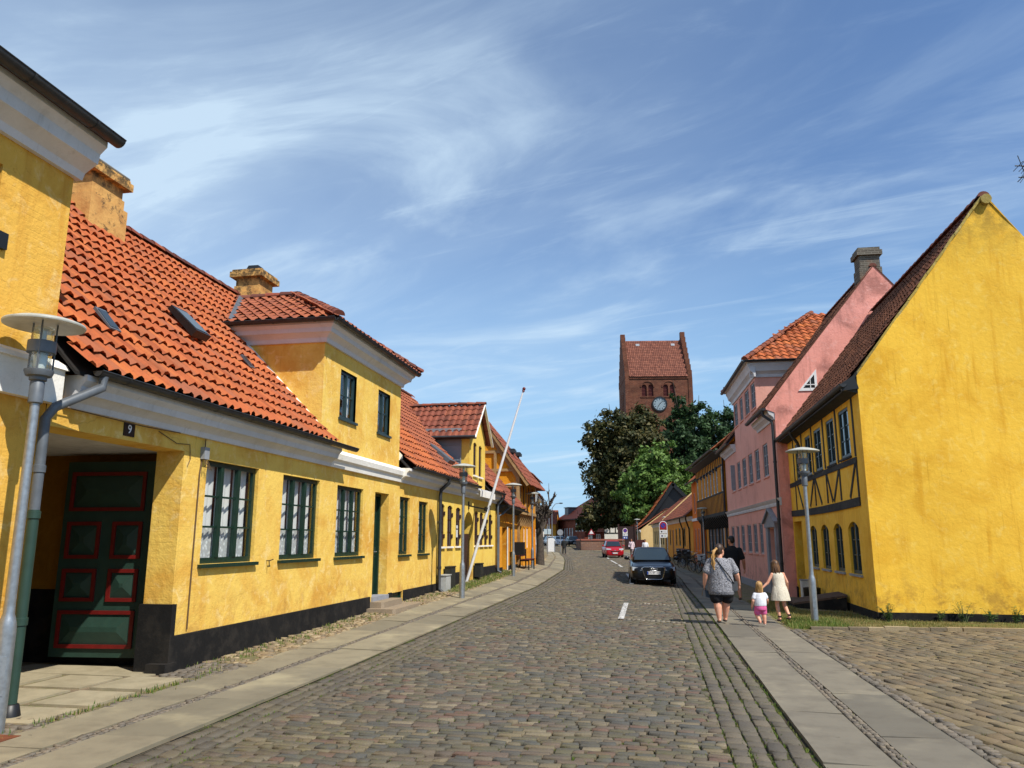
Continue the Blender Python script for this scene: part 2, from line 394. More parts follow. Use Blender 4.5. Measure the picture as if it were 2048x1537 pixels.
def tileroof(mb, P0, U, Vv, Wd, L, tw=.23, tl=.33, amp=.028, step=.03, keep=None, mat=0, ns=6, sag=0., curve=0., keep_gap=True):
    """pantiles: an S wave across, a step at each course; every tile its own tone"""
    P0, U, Vv = Vector(P0), Vector(U).normalized(), Vector(Vv).normalized(); Nn = U.cross(Vv).normalized()
    if Nn.z < 0: Nn = -Nn
    nt, nc = max(1, round(Wd/tw)), max(1, round(L/tl)); tw, tl = Wd/nt, L/nc; cn = nt*ns+1
    def wave(f): 
        return amp*(math.sin(2*math.pi*f)+.35*math.sin(4*math.pi*f+.6))
    us = [k*tw/ns for k in range(cn)]; hs = [wave((k % ns)/ns) for k in range(cn)]
    vs = []; fs = []; rr = []
    jit = [random.gauss(0, .010) for _ in range(nt+1)]; jh = [[random.gauss(0, .004) for _ in range(nt+1)] for _ in range(nc)]
    for c in range(nc):
        base = len(vs)
        for q, (v, st) in enumerate(((c*tl-.02, step), ((c+1)*tl+(.05 if c < nc-1 else 0), -.004))):
            for k in range(cn):
                dv = (jit[min(nt, k//ns)]+random.gauss(0, .003)) if q == 0 else 0
                vv = v+dv; t = vv/L
                h = hs[k]+st+jh[c][min(nt, k//ns)]-sag*math.sin(math.pi*us[k]/Wd)*math.sin(math.pi*min(1, max(0, t)))+curve*(1-t)**3
                vs.append(P0+U*us[k]+Vv*vv+Nn*h)
        for t_ in range(nt):
            r = random.random()
            if keep and not keep((t_+.5)*tw, (c+.5)*tl): continue
            for k in range(t_*ns, (t_+1)*ns):
                fs.append((base+k, base+k+1, base+cn+k+1, base+cn+k)); rr.append(r)
                if c and not (hs[k]+hs[k+1] < .3*amp and keep_gap): fs.append((base-cn+k, base-cn+k+1, base+k+1, base+k)); rr.append(0.)
                else:
                    # underside lip of the lowest course
                    pass
    b = len(mb.v); mb.v.extend(tuple(v) for v in vs)
    for f, r in zip(fs, rr): mb.f.append(tuple(b+i for i in f)); mb.m.append(mat); mb.r.append(r)
def ridgecaps(mb, a, b, r=.11, ln=.4, mat=0, up=(0, 0, 1)):
    a, b = Vector(a), Vector(b); d = b-a; L = d.length; d.normalize(); n = max(1, round(L/ln)); up = Vector(up)
    x = d.cross(up).normalized(); y = x.cross(d).normalized()
    for k in range(n):
        rings = []
        for t, rr in ((0, r*1.12), (.9, r*.95), (1.08, r*.92)):
            p = a+d*(L*(k+t)/n)+Vector((0, 0, random.gauss(0, .004)))
            rings.append([p+x*rr*math.cos(math.pi*i/8)+y*rr*(math.sin(math.pi*i/8)*.9-.15) for i in range(9)])
        rings = [rg for rg in rings]
        mb.loft(rings, False, False, mat)
        mb.add(rings[0], [tuple(range(9))], mat, 0)
def profile(mb, F, prof, u0, u1, mat=0):
    """a moulding: (out, z) outline swept along the wall"""
    mb.prism([F.P(u0, o, z) for o, z in prof], F.d*(u1-u0), mat, .5)
def gutter(par, F, u0, u1, o, z, r, mat, drop=0., cap=None, brackets=True):
    m = MB(); n = 8; rings = []
    for k, u in enumerate((u0, u1)):
        zz = z-drop*k
        outer = [(o+r*math.cos(math.pi+math.pi*i/n), zz+r*math.sin(math.pi+math.pi*i/n)) for i in range(n+1)]
        inner = [(o+(r-.008)*math.cos(2*math.pi-math.pi*i/n), zz+(r-.008)*math.sin(2*math.pi-math.pi*i/n)) for i in range(n+1)]
        rings.append([F.P(u, a, b) for a, b in outer+inner])
    m.loft(rings, True)
    m.tube([F.P(u0, o+r, z), F.P(u1, o+r, z-drop)], .009, 6)
    for u, s in ((u0, 0), (u1, 1)):
        zz = z-drop*s
        m.add([F.P(u, o+r*math.cos(math.pi+math.pi*i/n), zz+r*math.sin(math.pi+math.pi*i/n)) for i in range(n+1)], [tuple(range(n+1))])
    if brackets:
        nb = max(2, round(abs(u1-u0)/.9))
        for k in range(nb):
            u = u0+(u1-u0)*(k+.5)/nb; zz = z-drop*(k+.5)/nb
            m.loft([[F.P(u+du, o+(r+.006)*math.cos(math.pi+math.pi*i/n), zz+(r+.006)*math.sin(math.pi+math.pi*i/n)) for i in range(n+1)] for du in (-.015, .015)], False, False)
    g = m.build('gutter', mat, par, smooth=40); return g
def pipe(par, pts, r, mat, name='downpipe', rings=()):
    m = MB(); m.tube(pts, r, 12)
    for p in rings: m.lathe(V(p)-V(0, 0, .04), [(r*.98, 0), (r*1.2, .005), (r*1.2, .075), (r*.98, .08)], 12)
    return m.build(name, mat, par, smooth=50)
# ------------------------------------------------------------------ materials
YEL = stucco('yellow_limewash', '#e8c25e', '#d29a3c', '#efd28c', '#b98a44', .95, .6, .45, .05, .3)
YELA = stucco('ochre_limewash', '#e0ae4a', '#c08026', '#eac67e', None, 1., .6, .5, .08, .3)
YELC = stucco('light_yellow_wash', '#eac95e', '#d6a63e', '#efd68c', '#b08248', .6, .4, .35, .05, .2)
YELJ = stucco('deep_yellow_wash', '#f2c042', '#d2951c', '#f5d470', '#a87c34', .6, .4, .6, .0, .2, (7.6, 9.7, '#7d6b34'))
YELE = stucco('ochre_infill', '#dc9520', '#bb6f12', '#e9b95a', None, .9, .8, .4)
PINK = stucco('pink_limewash', '#e3a593', '#c48a7a', '#eab6a6', '#a67a70', .6, .35, .3)
PINKG = stucco('pink_gable_wash', '#f0a292', '#a06a60', '#f2b3a6', None, .9, .5, .6)
YELD = stucco('shade_darkened_ochre_wash', '#8f6418', '#6d480e', '#a0742a', None, .8, .5, .3)  # darkened copy of the yellow wash: gateway shade put into the colour
ORAN = stucco('orange_limewash', '#d5701a', '#a85210', '#e08c3c', None, .6, .4, .4)
OCHH = stucco('ochre_between_timbers', '#c9861d', '#a0640f', '#d79c42', None, .7, .5, .4)
CREAM = stucco('cream_wash', '#d8bb82', '#b8935a', '#e2cfa4', None, .5, .4, .3)
ORYEL = stucco('golden_wash', '#d79534', '#b3701a', '#e2b05e', None, .5, .4, .3)
PLINTH = stucco('black_tar', '#171615', '#0c0b0b', '#252321', '#2e2a25', .6, .35, .3)
GREYPL = stucco('grey_plinth', '#8e9095', '#6c6d70', '#a5a6a8', None, .5, .3, .2)
CORN = stucco('greyish_white_paint', '#d3d3d4', '#a9a7a2', '#e3e3e3', None, .35, .15, .3)
WHITEW = stucco('white_limewash', '#eeeae0', '#c9c4b6', '#f6f3ec', None, .4, .4, .2)
CHEEK = simple('grey_zinc_cheek', '#7f878c', .6, 0, .1, 2.)
ZINC = simple('zinc_sheet', '#5a6066', .5, .1, .2, 5)
DZINC = simple('dark_zinc', '#303234', .5, .15, .25, 7)
GALV = simple('galvanised_steel', '#9aa0a4', .42, .7, .14, 18, .2, 50)
GREEN = simple('green_paint', '#0f2c20', .45, 0, .2, 9)
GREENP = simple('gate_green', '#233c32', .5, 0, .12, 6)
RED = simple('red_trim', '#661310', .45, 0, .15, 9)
BLACKP = simple('black_paint', '#141414', .45, 0, .2, 9)
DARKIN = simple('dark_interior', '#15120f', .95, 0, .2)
CEIL = simple('pale_ceiling', '#c9c9cd', .9)
WHITEP = simple('white_paint', '#e4e4e2', .4, 0, .05)
BROWNP = simple('brown_paint', '#3a211b', .5, 0, .2)
TIMBER = stucco('tarred_timber', '#3b3b3a', '#232322', '#515150', None, .7, .5, .2)
OLDWOOD = stucco('faded_timber', '#a8885a', '#7a6142', '#bda27a', None, .7, .6, .2)
BLUEGR = simple('dark_blue_green_paint', '#24393c', .4, 0, .15)
GREYW = simple('grey_window_paint', '#8b8f94', .45, 0, .08)
GLASS = glassmat('window_glass'); GLASSB = glassmat('pale_window_glass', (.10, .12, .14), .06); CLEAR = clearglass()
TILEO = tilemat('orange_pantiles', ['#a3542d', '#b25f32', '#a75731', '#b86735', '#954b28', '#a35c36', '#97583d'], .45, '#54382a')
TILED = tilemat('red_pantiles', ['#7a4230', '#8a4c36', '#824735', '#6c3b2c', '#94543a'], .5)
TILEC = tilemat('mixed_pantiles', ['#8e4c32', '#9c5838', '#824530', '#a45e3c', '#78402d'], .5)
TILEB = tilemat('brown_pantiles', ['#52301f', '#623a26', '#70452d', '#45291c', '#80523a'], .5, '#2e211a')
TILEG = tilemat('weathered_orange_tiles', ['#87482d', '#6f3825', '#95563a', '#7c4430', '#643425'], .7, '#4a3a2c')
RIDGE = tilemat('ridge_tiles', ['#6b3a2c', '#8a4630', '#5a3228', '#7a4a3a', '#9a5234'], .6, '#3a3430')
def mk_render():
    n = NM('chimney_render'); c = lin('#cf9f58')
    a = n.mix(n.rng(n.noise(3, 5, .6), .4, .7), c, lin('#b88446'))
    a = n.mix(n.rng(n.noise(4.5, 8, .75), .52, .62), a, lin('#6b5332')); a = n.mix(n.mul(n.rng(n.sepz()[2], 7.7, 8.3), n.rng(n.noise(6, 7, .75), .40, .56)), a, lin('#43381f'))
    n.col(a); n.rough(.9); n.bump(n.noise(14, 5, .6), .5, .02); return n.m
CHIM = mk_render()
def mk_brick(name, c1, c2, mortar, sc=1., row=.075, bw=.24):
    n = NM(name); b = n.N.new('ShaderNodeTexBrick'); tc = n.objc()
    mp = n.N.new('ShaderNodeMapping'); n.L.new(tc, mp.inputs[0]); mp.inputs['Rotation'].default_value = (math.pi/2, 0, 0)
    n.L.new(mp.outputs[0], b.inputs['Vector']); b.inputs['Scale'].default_value = sc
    b.inputs['Color1'].default_value = (*lin(c1), 1); b.inputs['Color2'].default_value = (*lin(c2), 1); b.inputs['Mortar'].default_value = (*lin(mortar), 1)
    b.inputs['Brick Width'].default_value = bw; b.inputs['Row Height'].default_value = row; b.inputs['Mortar Size'].default_value = .012
    a = n.mix(n.rng(n.noise(.5, 6, .65), .35, .7), b.outputs['Color'], lin('#2e1c16'), 'MIX')
    a = n.mix(.45, b.outputs['Color'], a); a = n.mix(n.mul(n.rng(n.noise(.9, 7, .75), .52, .70), .45), a, lin('#3f2a20')); a = n.mix(n.mul(n.rng(n.noise(.35, 5, .7), .55, .75), .35), a, lin('#9a6a4c'))
    a = n.mix(n.mul(n.rng(n.noise(2.5, 6, .7), .5, .8), .5), a, lin('#a07a5e'))
    n.col(a); n.rough(.9, 0, .2); return n.m
BRICKT = mk_brick('tower_brick', '#744430', '#63382a', '#7d6556', 1., .22, .6)
BRICKR = mk_brick('red_brick', '#8a4230', '#743526', '#85604f', 1., .2, .6)
BRICKG = mk_brick('grey_brick', '#6f6a5e', '#585349', '#8a8478')
BRICKW = mk_brick('old_wall_brick', '#7c5b4a', '#6b5148', '#7f7263', 1., .2, .6)

# ------------------------------------------------------------------ the ground
def gridmesh(name, xs, ys, zf, mat, uvmask=None):
    xs, ys = np.array(xs), np.array(ys); X, Y = np.meshgrid(xs, ys); Z = zf(X, Y)
    vs = np.stack([X, Y, Z], -1).reshape(-1, 3); n = len(xs); fs = []
    for j in range(len(ys)-1):
        for i in range(n-1): fs.append((j*n+i, j*n+i+1, (j+1)*n+i+1, (j+1)*n+i))
    me = bpy.data.meshes.new(name); me.from_pydata(vs.tolist(), [], fs); me.update(); me.materials.append(mat)
    me.polygons.foreach_set('use_smooth', [True]*len(me.polygons))
    o = bpy.data.objects.new(name, me); COL.objects.link(o); ORG[o.name] = Vector((0, 0, 0)); return struct(o)
def mk_dirt(name, c, c2, green, gamt, sc=1.):
    n = NM(name); a = n.mix(n.rng(n.noise(5*sc, 6, .7), .35, .65), lin(c), lin(c2))
    a = n.mix(n.rng(n.noise(60, 4, .7), .45, .75), a, tuple(v*.5 for v in lin(c)))
    g = n.mul(n.rng(n.noise(1.3, 5, .6), .42, .62), n.rng(n.noise(26, 4, .7), .42, .56))
    a = n.mix(n.mul(g, gamt), a, lin(green))
    n.col(a); n.rough(.95, 0, .1); n.bump(n.noise(45, 5, .7), .7, .02); return n.m
DIRT = mk_dirt('sandy_dirt', '#8b7a62', '#6e6253', '#5c6b2a', .6)
JOINT = mk_dirt('joint_soil', '#4a4236', '#3a342a', '#4c5a24', 1.)
FARG = mk_dirt('far_ground', '#77705f', '#676250', '#4f5a2e', .5, .3)
def nonuni():
    xs = list(np.arange(-30, 30.1, 1.5)); ys = list(np.arange(-12, 160.1, 2.0))
    return [-900, -300, -120, -60]+xs+[60, 120, 300, 900], [-300, -60]+ys+[200, 300, 600, 1500]
xs, ys = nonuni()
gridmesh('ground', xs, ys, lambda X, Y: zg(X, Y)-.09, FARG)
# bed under the stones of the roadway and the verges, following the bends
def strip(name, fl, fr, ys, nx, mat, dz):
    vs = []; fs = []
    for y in ys:
        a, b = fl(y), fr(y)
        for k in range(nx+1):
            x = a+(b-a)*k/nx; vs.append((x, y, gz(x, y)+dz))
    for j in range(len(ys)-1):
        for k in range(nx): i = j*(nx+1)+k; fs.append((i, i+1, i+nx+2, i+nx+1))
    me = bpy.data.meshes.new(name); me.from_pydata(vs, [], fs); me.update(); me.materials.append(mat)
    me.polygons.foreach_set('use_smooth', [True]*len(me.polygons))
    o = bpy.data.objects.new(name, me); COL.objects.link(o); ORG[o.name] = Vector((0, 0, 0)); return struct(o)
YS = list(np.arange(2, 60, 1.))+list(np.arange(60, 161, 2.5))
strip('road_bed', lambda y: xcL(y)-.02, lambda y: xcR(y)+.02, YS, 8, JOINT, -.022)
strip('verge_ground', lambda y: xcL(y)-5.5, lambda y: xcL(y)-.02, YS, 8, DIRT, -.012)
strip('plaza_ground', lambda y: xcR(y)+.02, lambda y: xcR(y)+14, YS, 10, DIRT, -.02)

def stonemat(name, cols, dirt='#6d6250', var=.35, tint=(1, 1, 1), moss=0.):
    n = NM(name); k = len(cols)
    a = n.ramp(n.rnd(), [(i/k, lin(c)) for i, c in enumerate(cols)], True); a = n.mix(.42, a, lin(dirt))
    a = n.mix(n.mul(n.rng(n.noise(3.0, 5, .6), .4, .7), .25), a, lin(dirt))
    a = n.mix(n.mul(n.rng(n.noise(55, 5, .75), .42, .68), var), a, tuple(v*.35 for v in lin(dirt)))
    a = n.mix(n.mul(n.rng(n.noise(90, 3, .7), .6, .8), .3), a, lin('#b8a890'))
    if moss: a = n.mix(n.mul(n.mul(n.rng(n.noise(.55, 5, .6), .42, .66), n.rng(n.noise(9, 5, .7), .38, .62)), moss), a, lin('#6a6430'))
    a = n.mix(1., a, tint, 'MULTIPLY')
    n.col(a); n.rough(.75, 0, .35); n.bump(n.noise(40, 5, .7), .55, .012); return n.m
COB = stonemat('setts', ['#5a564c', '#454a4c', '#6e6152', '#6f4f45', '#4b5154', '#535249', '#66574d', '#776d5b', '#414447', '#625948', '#595742', '#7d7058', '#5b4f48', '#5f5c4e', '#4b4c4a', '#8f836c', '#6d5a50'], '#5e574b', .35, (.98, .96, .91), .3)
COBD = stonemat('dark_setts', ['#505050', '#5a5955', '#45474a', '#625f58', '#54524e', '#6c665c'], '#6d6250', .35, (.9, .88, .84), .3)
COBP = stonemat('plaza_setts', ['#716650', '#62594a', '#807258', '#58534a', '#78664f', '#897b62', '#695f4f', '#5d5a52'], '#6d6250', .35, (.98, .93, .84), .3)
COBS = stonemat('small_setts', ['#6a655e', '#7a7064', '#5a5754', '#867a6a', '#706860'])
RUB = stonemat('rubble_stones', ['#a08a68', '#8a7a62', '#b09a76', '#7a6e5e', '#9a8268', '#c0ac88'], '#7a6b50')
def stones(name, Q, mat, h=.03, rnd=None, extra=None):
    """Q: N x 4 x 3 ground corners; each stone a chamfered, slightly tilted block"""
    Q = np.asarray(Q, float); N = len(Q)
    if N == 0: return None
    ctr = Q.mean(1, keepdims=True); up = np.zeros((N, 1, 3)); hh = h*(.75+.5*RNG.random((N, 1))); up[:, :, 2] = hh
    base = Q.copy(); base[:, :, 2] -= .035
    mid = ctr+(Q-ctr)*(1.+.015*RNG.standard_normal((N, 4, 1))); mid = mid+up*.55
    top = ctr+(Q-ctr)*(.91+.03*RNG.standard_normal((N, 4, 1))); top = top+up*(1+.22*RNG.standard_normal((N, 4, 1)))
    vs = np.concatenate([base, mid, top], 1).reshape(-1, 3)
    loc = []
    for k in range(2):
        for i in range(4): j = (i+1) % 4; loc.append((k*4+i, k*4+j, k*4+4+j, k*4+4+i))
    loc.append((8, 9, 10, 11)); loc = np.array(loc)
    fs = (loc[None]+12*np.arange(N)[:, None, None]).reshape(-1, 4)
    r = RNG.random(N) if rnd is None else rnd
    me = bpy.data.meshes.new(name); nf = len(fs)
    me.vertices.add(len(vs)); me.vertices.foreach_set('co', vs.ravel())
    me.loops.add(nf*4); me.loops.foreach_set('vertex_index', fs.ravel())
    me.polygons.add(nf); me.polygons.foreach_set('loop_start', np.arange(nf)*4); me.polygons.foreach_set('loop_total', np.full(nf, 4))
    me.update(calc_edges=True)
    at = me.attributes.new('rnd', 'FLOAT', 'FACE'); at.data.foreach_set('value', np.repeat(r, 9)); me.materials.append(mat)
    me.validate()
    o = bpy.data.objects.new(name, me); COL.objects.link(o); ORG[o.name] = Vector((0, 0, 0)); return struct(o)
def rows_across(y0, y1, fl, fr, row, lmin, lmax, gap=.014, ang=None, wob=.02):
    Q = []; y = y0
    while y < y1:
        rw = row*random.uniform(.86, 1.16); a, b = fl(y), fr(y); x = a+random.uniform(-.1, .0)
        while x < b:
            l = random.uniform(lmin, lmax); x2 = min(x+l, b+.02)
            if x2-x > .06:
                def yy(xx): return y+wob*math.sin(xx*1.7+y*.35)+wob*.6*math.sin(xx*4.1+y*1.3)+(ang(y)*(xx-a) if ang else 0)
                g = gap*random.uniform(.5, 1.5); j = lambda: random.gauss(0, .006)
                p = [(x+g+j(), yy(x)+g+j()), (x2-g+j(), yy(x2)+g+j()), (x2-g+j(), yy(x2)+rw-g+j()), (x+g+j(), yy(x)+rw-g+j())]
                z = gz((x+x2)/2, y)-.012+random.gauss(0, .004)
                Q.append([(px, py, z) for px, py in p])
            x = x2
        y += rw
    return Q
skew = lambda y: .05+.10*smo((y-30)/40.)
Q = rows_across(3.2, 45, lambda y: xcL(y)+.62, lambda y: xcR(y)-.68, .098, .10, .25, .006)
Q += rows_across(45, 75, lambda y: xcL(y)+.62, lambda y: xcR(y)-.68, .15, .15, .34, .009)
Q += rows_across(75, 150, lambda y: xcL(y)+.55, lambda y: xcR(y)-.55, .3, .3, .7, .012)
stones('road', Q, COB, .013)
def rows_along(fx, y0, y1, offs, lmin, lmax, gap=.012, jit=.006):
    Q = []
    for a, b in offs:
        y = y0-random.random()*lmin
        while y < y1:
            l = random.uniform(lmin, lmax)*(1 if y < 40 else 2.2); y2 = y+l; g = gap*random.uniform(.5, 1.5); j = lambda: random.gauss(0, jit)
            p = [(fx(y)+a+g+j(), y+g+j()), (fx(y)+b-g+j(), y+g+j()), (fx(y2)+b-g+j(), y2-g+j()), (fx(y2)+a+g+j(), y2-g+j())]
            z = gz(fx(y)+(a+b)/2, y)-.014+random.gauss(0, .004)
            Q.append([(px, py, z) for px, py in p]); y = y2
    return Q
Q = rows_along(xcR, 3, 110, [(-.66, -.50), (-.50, -.345), (-.345, -.19), (-.19, -.03)], .15, .25)
Q += rows_along(xcL, 3, 110, [(.03, .18), (.18, .33), (.33, .47), (.47, .61)], .15, .28)
stones('gutter_setts', Q, COBD, .014)

# pavements: two files of slabs with a line of small setts between
def mk_slab(nm='granite_slabs', tint=(1, 1, 1)):
    n = NM(nm); a = n.ramp(n.rnd(), [(0, lin('#635f57')), (.5, lin('#6d685f')), (1, lin('#767064'))])
    a = n.mix(n.mul(n.rng(n.noise(2.4, 6, .65), .42, .68), .45), a, lin('#544f48'))
    a = n.mix(n.mul(n.rng(n.noise(120, 3, .7), .5, .75), .35), a, lin('#5f5a50'))
    a = n.mix(n.mul(n.rng(n.noise(.9, 4, .6), .5, .75), .3), a, lin('#b3aa92'))
    a = n.mix(n.rng(n.noise(7, 3, .4), .765, .785), a, lin('#57524a'))
    a = n.mix(1., a, tint, 'MULTIPLY'); n.col(a); n.rough(.8, 0, .3); n.bump(n.noise(60, 5, .7), .25, .006); return n.m
SLAB = mk_slab(tint=(1.1, 1.07, .98)); SLABW = mk_slab('warm_slabs', (1.42, 1.36, 1.12))
def slabs(name, fx, files, y0, y1, lmin, lmax, mat, lift=.006, gap=.006):
    mb = MB()
    for a, b in files:
        y = y0-random.random()
        while y < y1:
            l = random.uniform(lmin, lmax); y2 = y+l; g = gap
            dz = random.gauss(0, .005); tl_ = random.gauss(0, .004); nseg = 3
            P = []
            for k in range(nseg+1):
                yy = y+g+(l-2*g)*k/nseg; xa, xb = fx(yy)+a, fx(yy)+b
                xa += random.gauss(0, .004); xb += random.gauss(0, .004); P.append(((xa, yy, gz(xa, yy)+lift+dz-tl_), (xb, yy, gz(xb, yy)+lift+dz+tl_)))
            r = random.random(); c = .012
            for k in range(nseg):
                (p0, q0), (p1, q1) = P[k], P[k+1]
                mb.quad(p0, q0, q1, p1, 0, r)
                for s_, (e0, e1) in ((0, (p0, p1)), (1, (q0, q1))):
                    mb.quad(e0, e1, (e1[0], e1[1], e1[2]-.12), (e0[0], e0[1], e0[2]-.12), 0, r)
            for (p, q) in (P[0], P[-1]): mb.quad(p, q, (q[0], q[1], q[2]-.12), (p[0], p[1], p[2]-.12), 0, r)
            y = y2
    return struct(mb.build(name, mat))
slabs('pavement', xcR, [(.02, .58), (.70, 1.28)], 3, 95, 1.5, 2.3, SLAB)
slabs('pavement', xcL, [(-.73, -.03), (-1.46, -.86)], 3, 105, 1.5, 2.4, SLABW)
Q = rows_along(xcR, 3, 60, [(.585, .64), (.64, .695)], .05, .09, .004, .003)
Q += rows_along(xcL, 3, 60, [(-.855, -.795), (-.795, -.735)], .05, .09, .004, .003)
# small setts between the left slabs and the house fronts
def border(y0, y1):
    Q = []; y = y0
    while y < y1:
        rw = random.uniform(.075, .11); x = -6.3
        while x < xcL(y)-1.47:
            l = random.uniform(.07, .13); g = .006
            if not (7.15 < y < 9.3 and x < -5.76) and random.random() < .93:
                z = gz(x, y)-.012+random.gauss(0, .006); j = lambda: random.gauss(0, .006)
                Q.append([(x+g+j(), y+g+j(), z), (x+l-g+j(), y+g+j(), z), (x+l-g+j(), y+rw-g+j(), z), (x+g+j(), y+rw-g+j(), z)])
            x += l
        y += rw
    return Q
Q += border(5.2, 10.3)
stones('small_setts', Q, COBS, .018)
def border2(y0, y1):
    Q = []; y = y0
    while y < y1:
        rw = random.uniform(.07, .12); x = xcL(y)-2.15 if y < 34 else xcL(y)-3.2
        while x < xcL(y)-1.47:
            l = random.uniform(.06, .14); g = .008
            if random.random() < .7:
                z = gz(x, y)-.012+random.gauss(0, .008); j = lambda: random.gauss(0, .015)
                Q.append([(x+g+j(), y+g+j(), z), (x+l-g+j(), y+g+j(), z), (x+l-g+j(), y+rw-g+j(), z), (x+g+j(), y+rw-g+j(), z)])
            x += l
        y += rw
    return Q
stones('verge_stones', border2(10.3, 60), RUB, .014)
# plaza on the right: rows of big setts lying towards the street
def plaza():
    Q = []; d = Vector((-.32, 1, 0)).normalized(); s = Vector((1, .32, 0)).normalized(); o = Vector((2.75, 3, 0))
    v = -4.
    while v < 14:
        rw = random.uniform(.15, .20); u = -3+random.uniform(-.2, 0)
        while u < 16:
            l = random.uniform(.2, .34); g = .012; j = lambda: random.gauss(0, .008)
            c = o+d*u+s*v
            if c.x > xcR(c.y)+1.38 and c.x < 12 and c.y > 2.5 and c.y < 16.1+.05*math.sin(c.x*3)+.09*(c.x-2.6):
                p = [o+d*(u+a)+s*(v+b) for a, b in ((g, g), (l-g, g), (l-g, rw-g), (g, rw-g))]
                Q.append([(q.x+j(), q.y+j(), -.012+random.gauss(0, .004)) for q in p])
            u += l
        v += rw
    return Q
stones('plaza', plaza(), COBP, .017)
Q = rows_along(xcR, 3, 16.2, [(1.30, 1.40), (1.40, 1.50)], .08, .15, .008, .01)
stones('plaza_edge', Q, COBS, .018)
# kerb of rough stones between plaza and the grass by the gable
mb = MB(); x = 2.9
while x < 12:
    l = random.uniform(.25, .5); y = 16.3+.09*(x-2.6)
    mb.box(x, x+l-.02, y+random.gauss(0, .02), y+.14, -.05, .05+random.gauss(0, .012)); x += l
struct(mb.build('plaza_kerb', RUB))
# threshold slabs inside and in front of the gateway
def mk_thr():
    n = NM('pale_threshold_stone'); a = n.mix(n.rng(n.noise(3, 6, .65), .35, .7), lin('#a0957a'), lin('#8c8269'))
    a = n.mix(n.mul(n.rng(n.noise(140, 3, .7), .5, .7), .3), a, lin('#7c725f')); n.col(a); n.rough(.85, 0, .25); n.bump(n.noise(80, 4, .7), .3, .005); return n.m
THR = mk_thr(); mb = MB()
for (xa, xb) in ((-8.4, -7.55), (-7.43, -6.68), (-6.55, -5.84)):
    for (ya, yb) in ((6.75, 7.42), (7.56, 8.3), (8.44, 9.2)):
        o_ = .25*(xa+6)*0
        mb.box(xa, xb, ya, yb, -.08, .012+random.gauss(0, .003))
mb.box(-8.6, -6.4, 9.26, 9.9, -.08, .006)
struct(mb.build('threshold_paving', THR))
# painted and inlaid parking marks
MARK = NM('worn_white_marking'); MARK.col(MARK.mix(MARK.rng(MARK.noise(24, 5, .7), .40, .62), lin('#6d675e'), lin('#dcdad4'))).rough(.7); MARK = MARK.m
mb = MB()
def dash(x0, y0, x1, y1, w):
    n = max(1, int(math.hypot(x1-x0, y1-y0)/.6)); d = Vector((x1-x0, y1-y0, 0)).normalized(); s = Vector((-d.y, d.x, 0))*w/2
    for k in range(n):
        a = Vector((x0+(x1-x0)*k/n, y0+(y1-y0)*k/n, 0)); b = Vector((x0+(x1-x0)*(k+1)/n, y0+(y1-y0)*(k+1)/n, 0))
        a.z = gz(a.x, a.y)+.019; b.z = gz(b.x, b.y)+.019
        mb.quad(a-s, a+s, b+s, b-s)
dash(-.81, 17.55, -.86, 22.0, .13); dash(-4.6, 75.3, -4.25, 71.6, .16); dash(-3.75, 66, -2.8, 57, .16); dash(-2.6, 55, -2.15, 50, .16); dash(-1.5, 40.5, -1.2, 36.6, .16); dash(-1.15, 36, -1.0, 31.5, .16)
struct(mb.build('road_markings', MARK))
def inlay(pairs):
    Q = []
    for (xa, ya), (xb, yb) in pairs:
        n = int(abs(xb-xa)/.1)
        for k in range(n):
            t0, t1 = k/n, (k+1)/n; x0, x1 = xa+(xb-xa)*t0+.006, xa+(xb-xa)*t1-.006; y = ya+(yb-ya)*t0
            Q.append([(x0, y, gz(x0, y)-.004), (x1, y, gz(x1, y)-.004), (x1, y+.06, gz(x1, y)-.004), (x0, y+.06, gz(x0, y)-.004)])
    return Q
LIMES = stonemat('pale_inlay_stones', ['#8f897c', '#a29b8d', '#7f796c'])
stones('parking_lines', inlay([((-.72, 22.02), (.5, 21.4)), ((-.7, 17.5), (.55, 16.9)), ((-3.1, 73.5), (-2.3, 73.2))]), LIMES, .03)
# ------------------------------------------------------------------ left side of the street
FL = Fr((-6.36, 0), (0, 1), 1)         # u = y, outwards = +x
TOPZ = 3.13
CPROF = [(-.02, 3.13), (.05, 3.13), (.07, 3.2), (.15, 3.27), (.2, 3.28), (.22, 3.36), (.28, 3.42), (.28, 3.48), (-.02, 3.48)]
def curtain(par, F, u0, u1, z0, z1, o, mat):
    m = MB(); n = max(12, int((u1-u0)/.02)); rows = [z0, z1]
    rings = [[F.P(u0+(u1-u0)*k/n, o+.018*math.sin(k*1.15)+.008*math.sin(k*.4), z) for k in range(n+1)] for z in rows]
    m.loft(rings, False, False); return m.build('curtain', mat, par, smooth=180)
def mk_lace():
    m = bpy.data.materials.new('lace_curtain'); m.use_nodes = True; t = m.node_tree; b = t.nodes['Principled BSDF']
    g = t.nodes.new('ShaderNodeNewGeometry'); v = t.nodes.new('ShaderNodeTexVoronoi'); v.inputs['Scale'].default_value = 26
    mp = t.nodes.new('ShaderNodeMapping'); mp.inputs['Scale'].default_value = (1, 1, .6); t.links.new(g.outputs['Position'], mp.inputs[0]); t.links.new(mp.outputs[0], v.inputs[0])
    r = t.nodes.new('ShaderNodeMapRange'); r.inputs[1].default_value = .2; r.inputs[2].default_value = .5; r.inputs[3].default_value = 1; r.inputs[4].default_value = .62
    t.links.new(v.outputs['Distance'], r.inputs[0]); t.links.new(r.outputs[0], b.inputs['Alpha'])
    b.inputs['Base Color'].default_value = (.75, .75, .74, 1); b.inputs['Roughness'].default_value = .9; return m
LACE = mk_lace(); SHEER = simple('white_curtain', '#dcd9d6', .9, 0, .04)

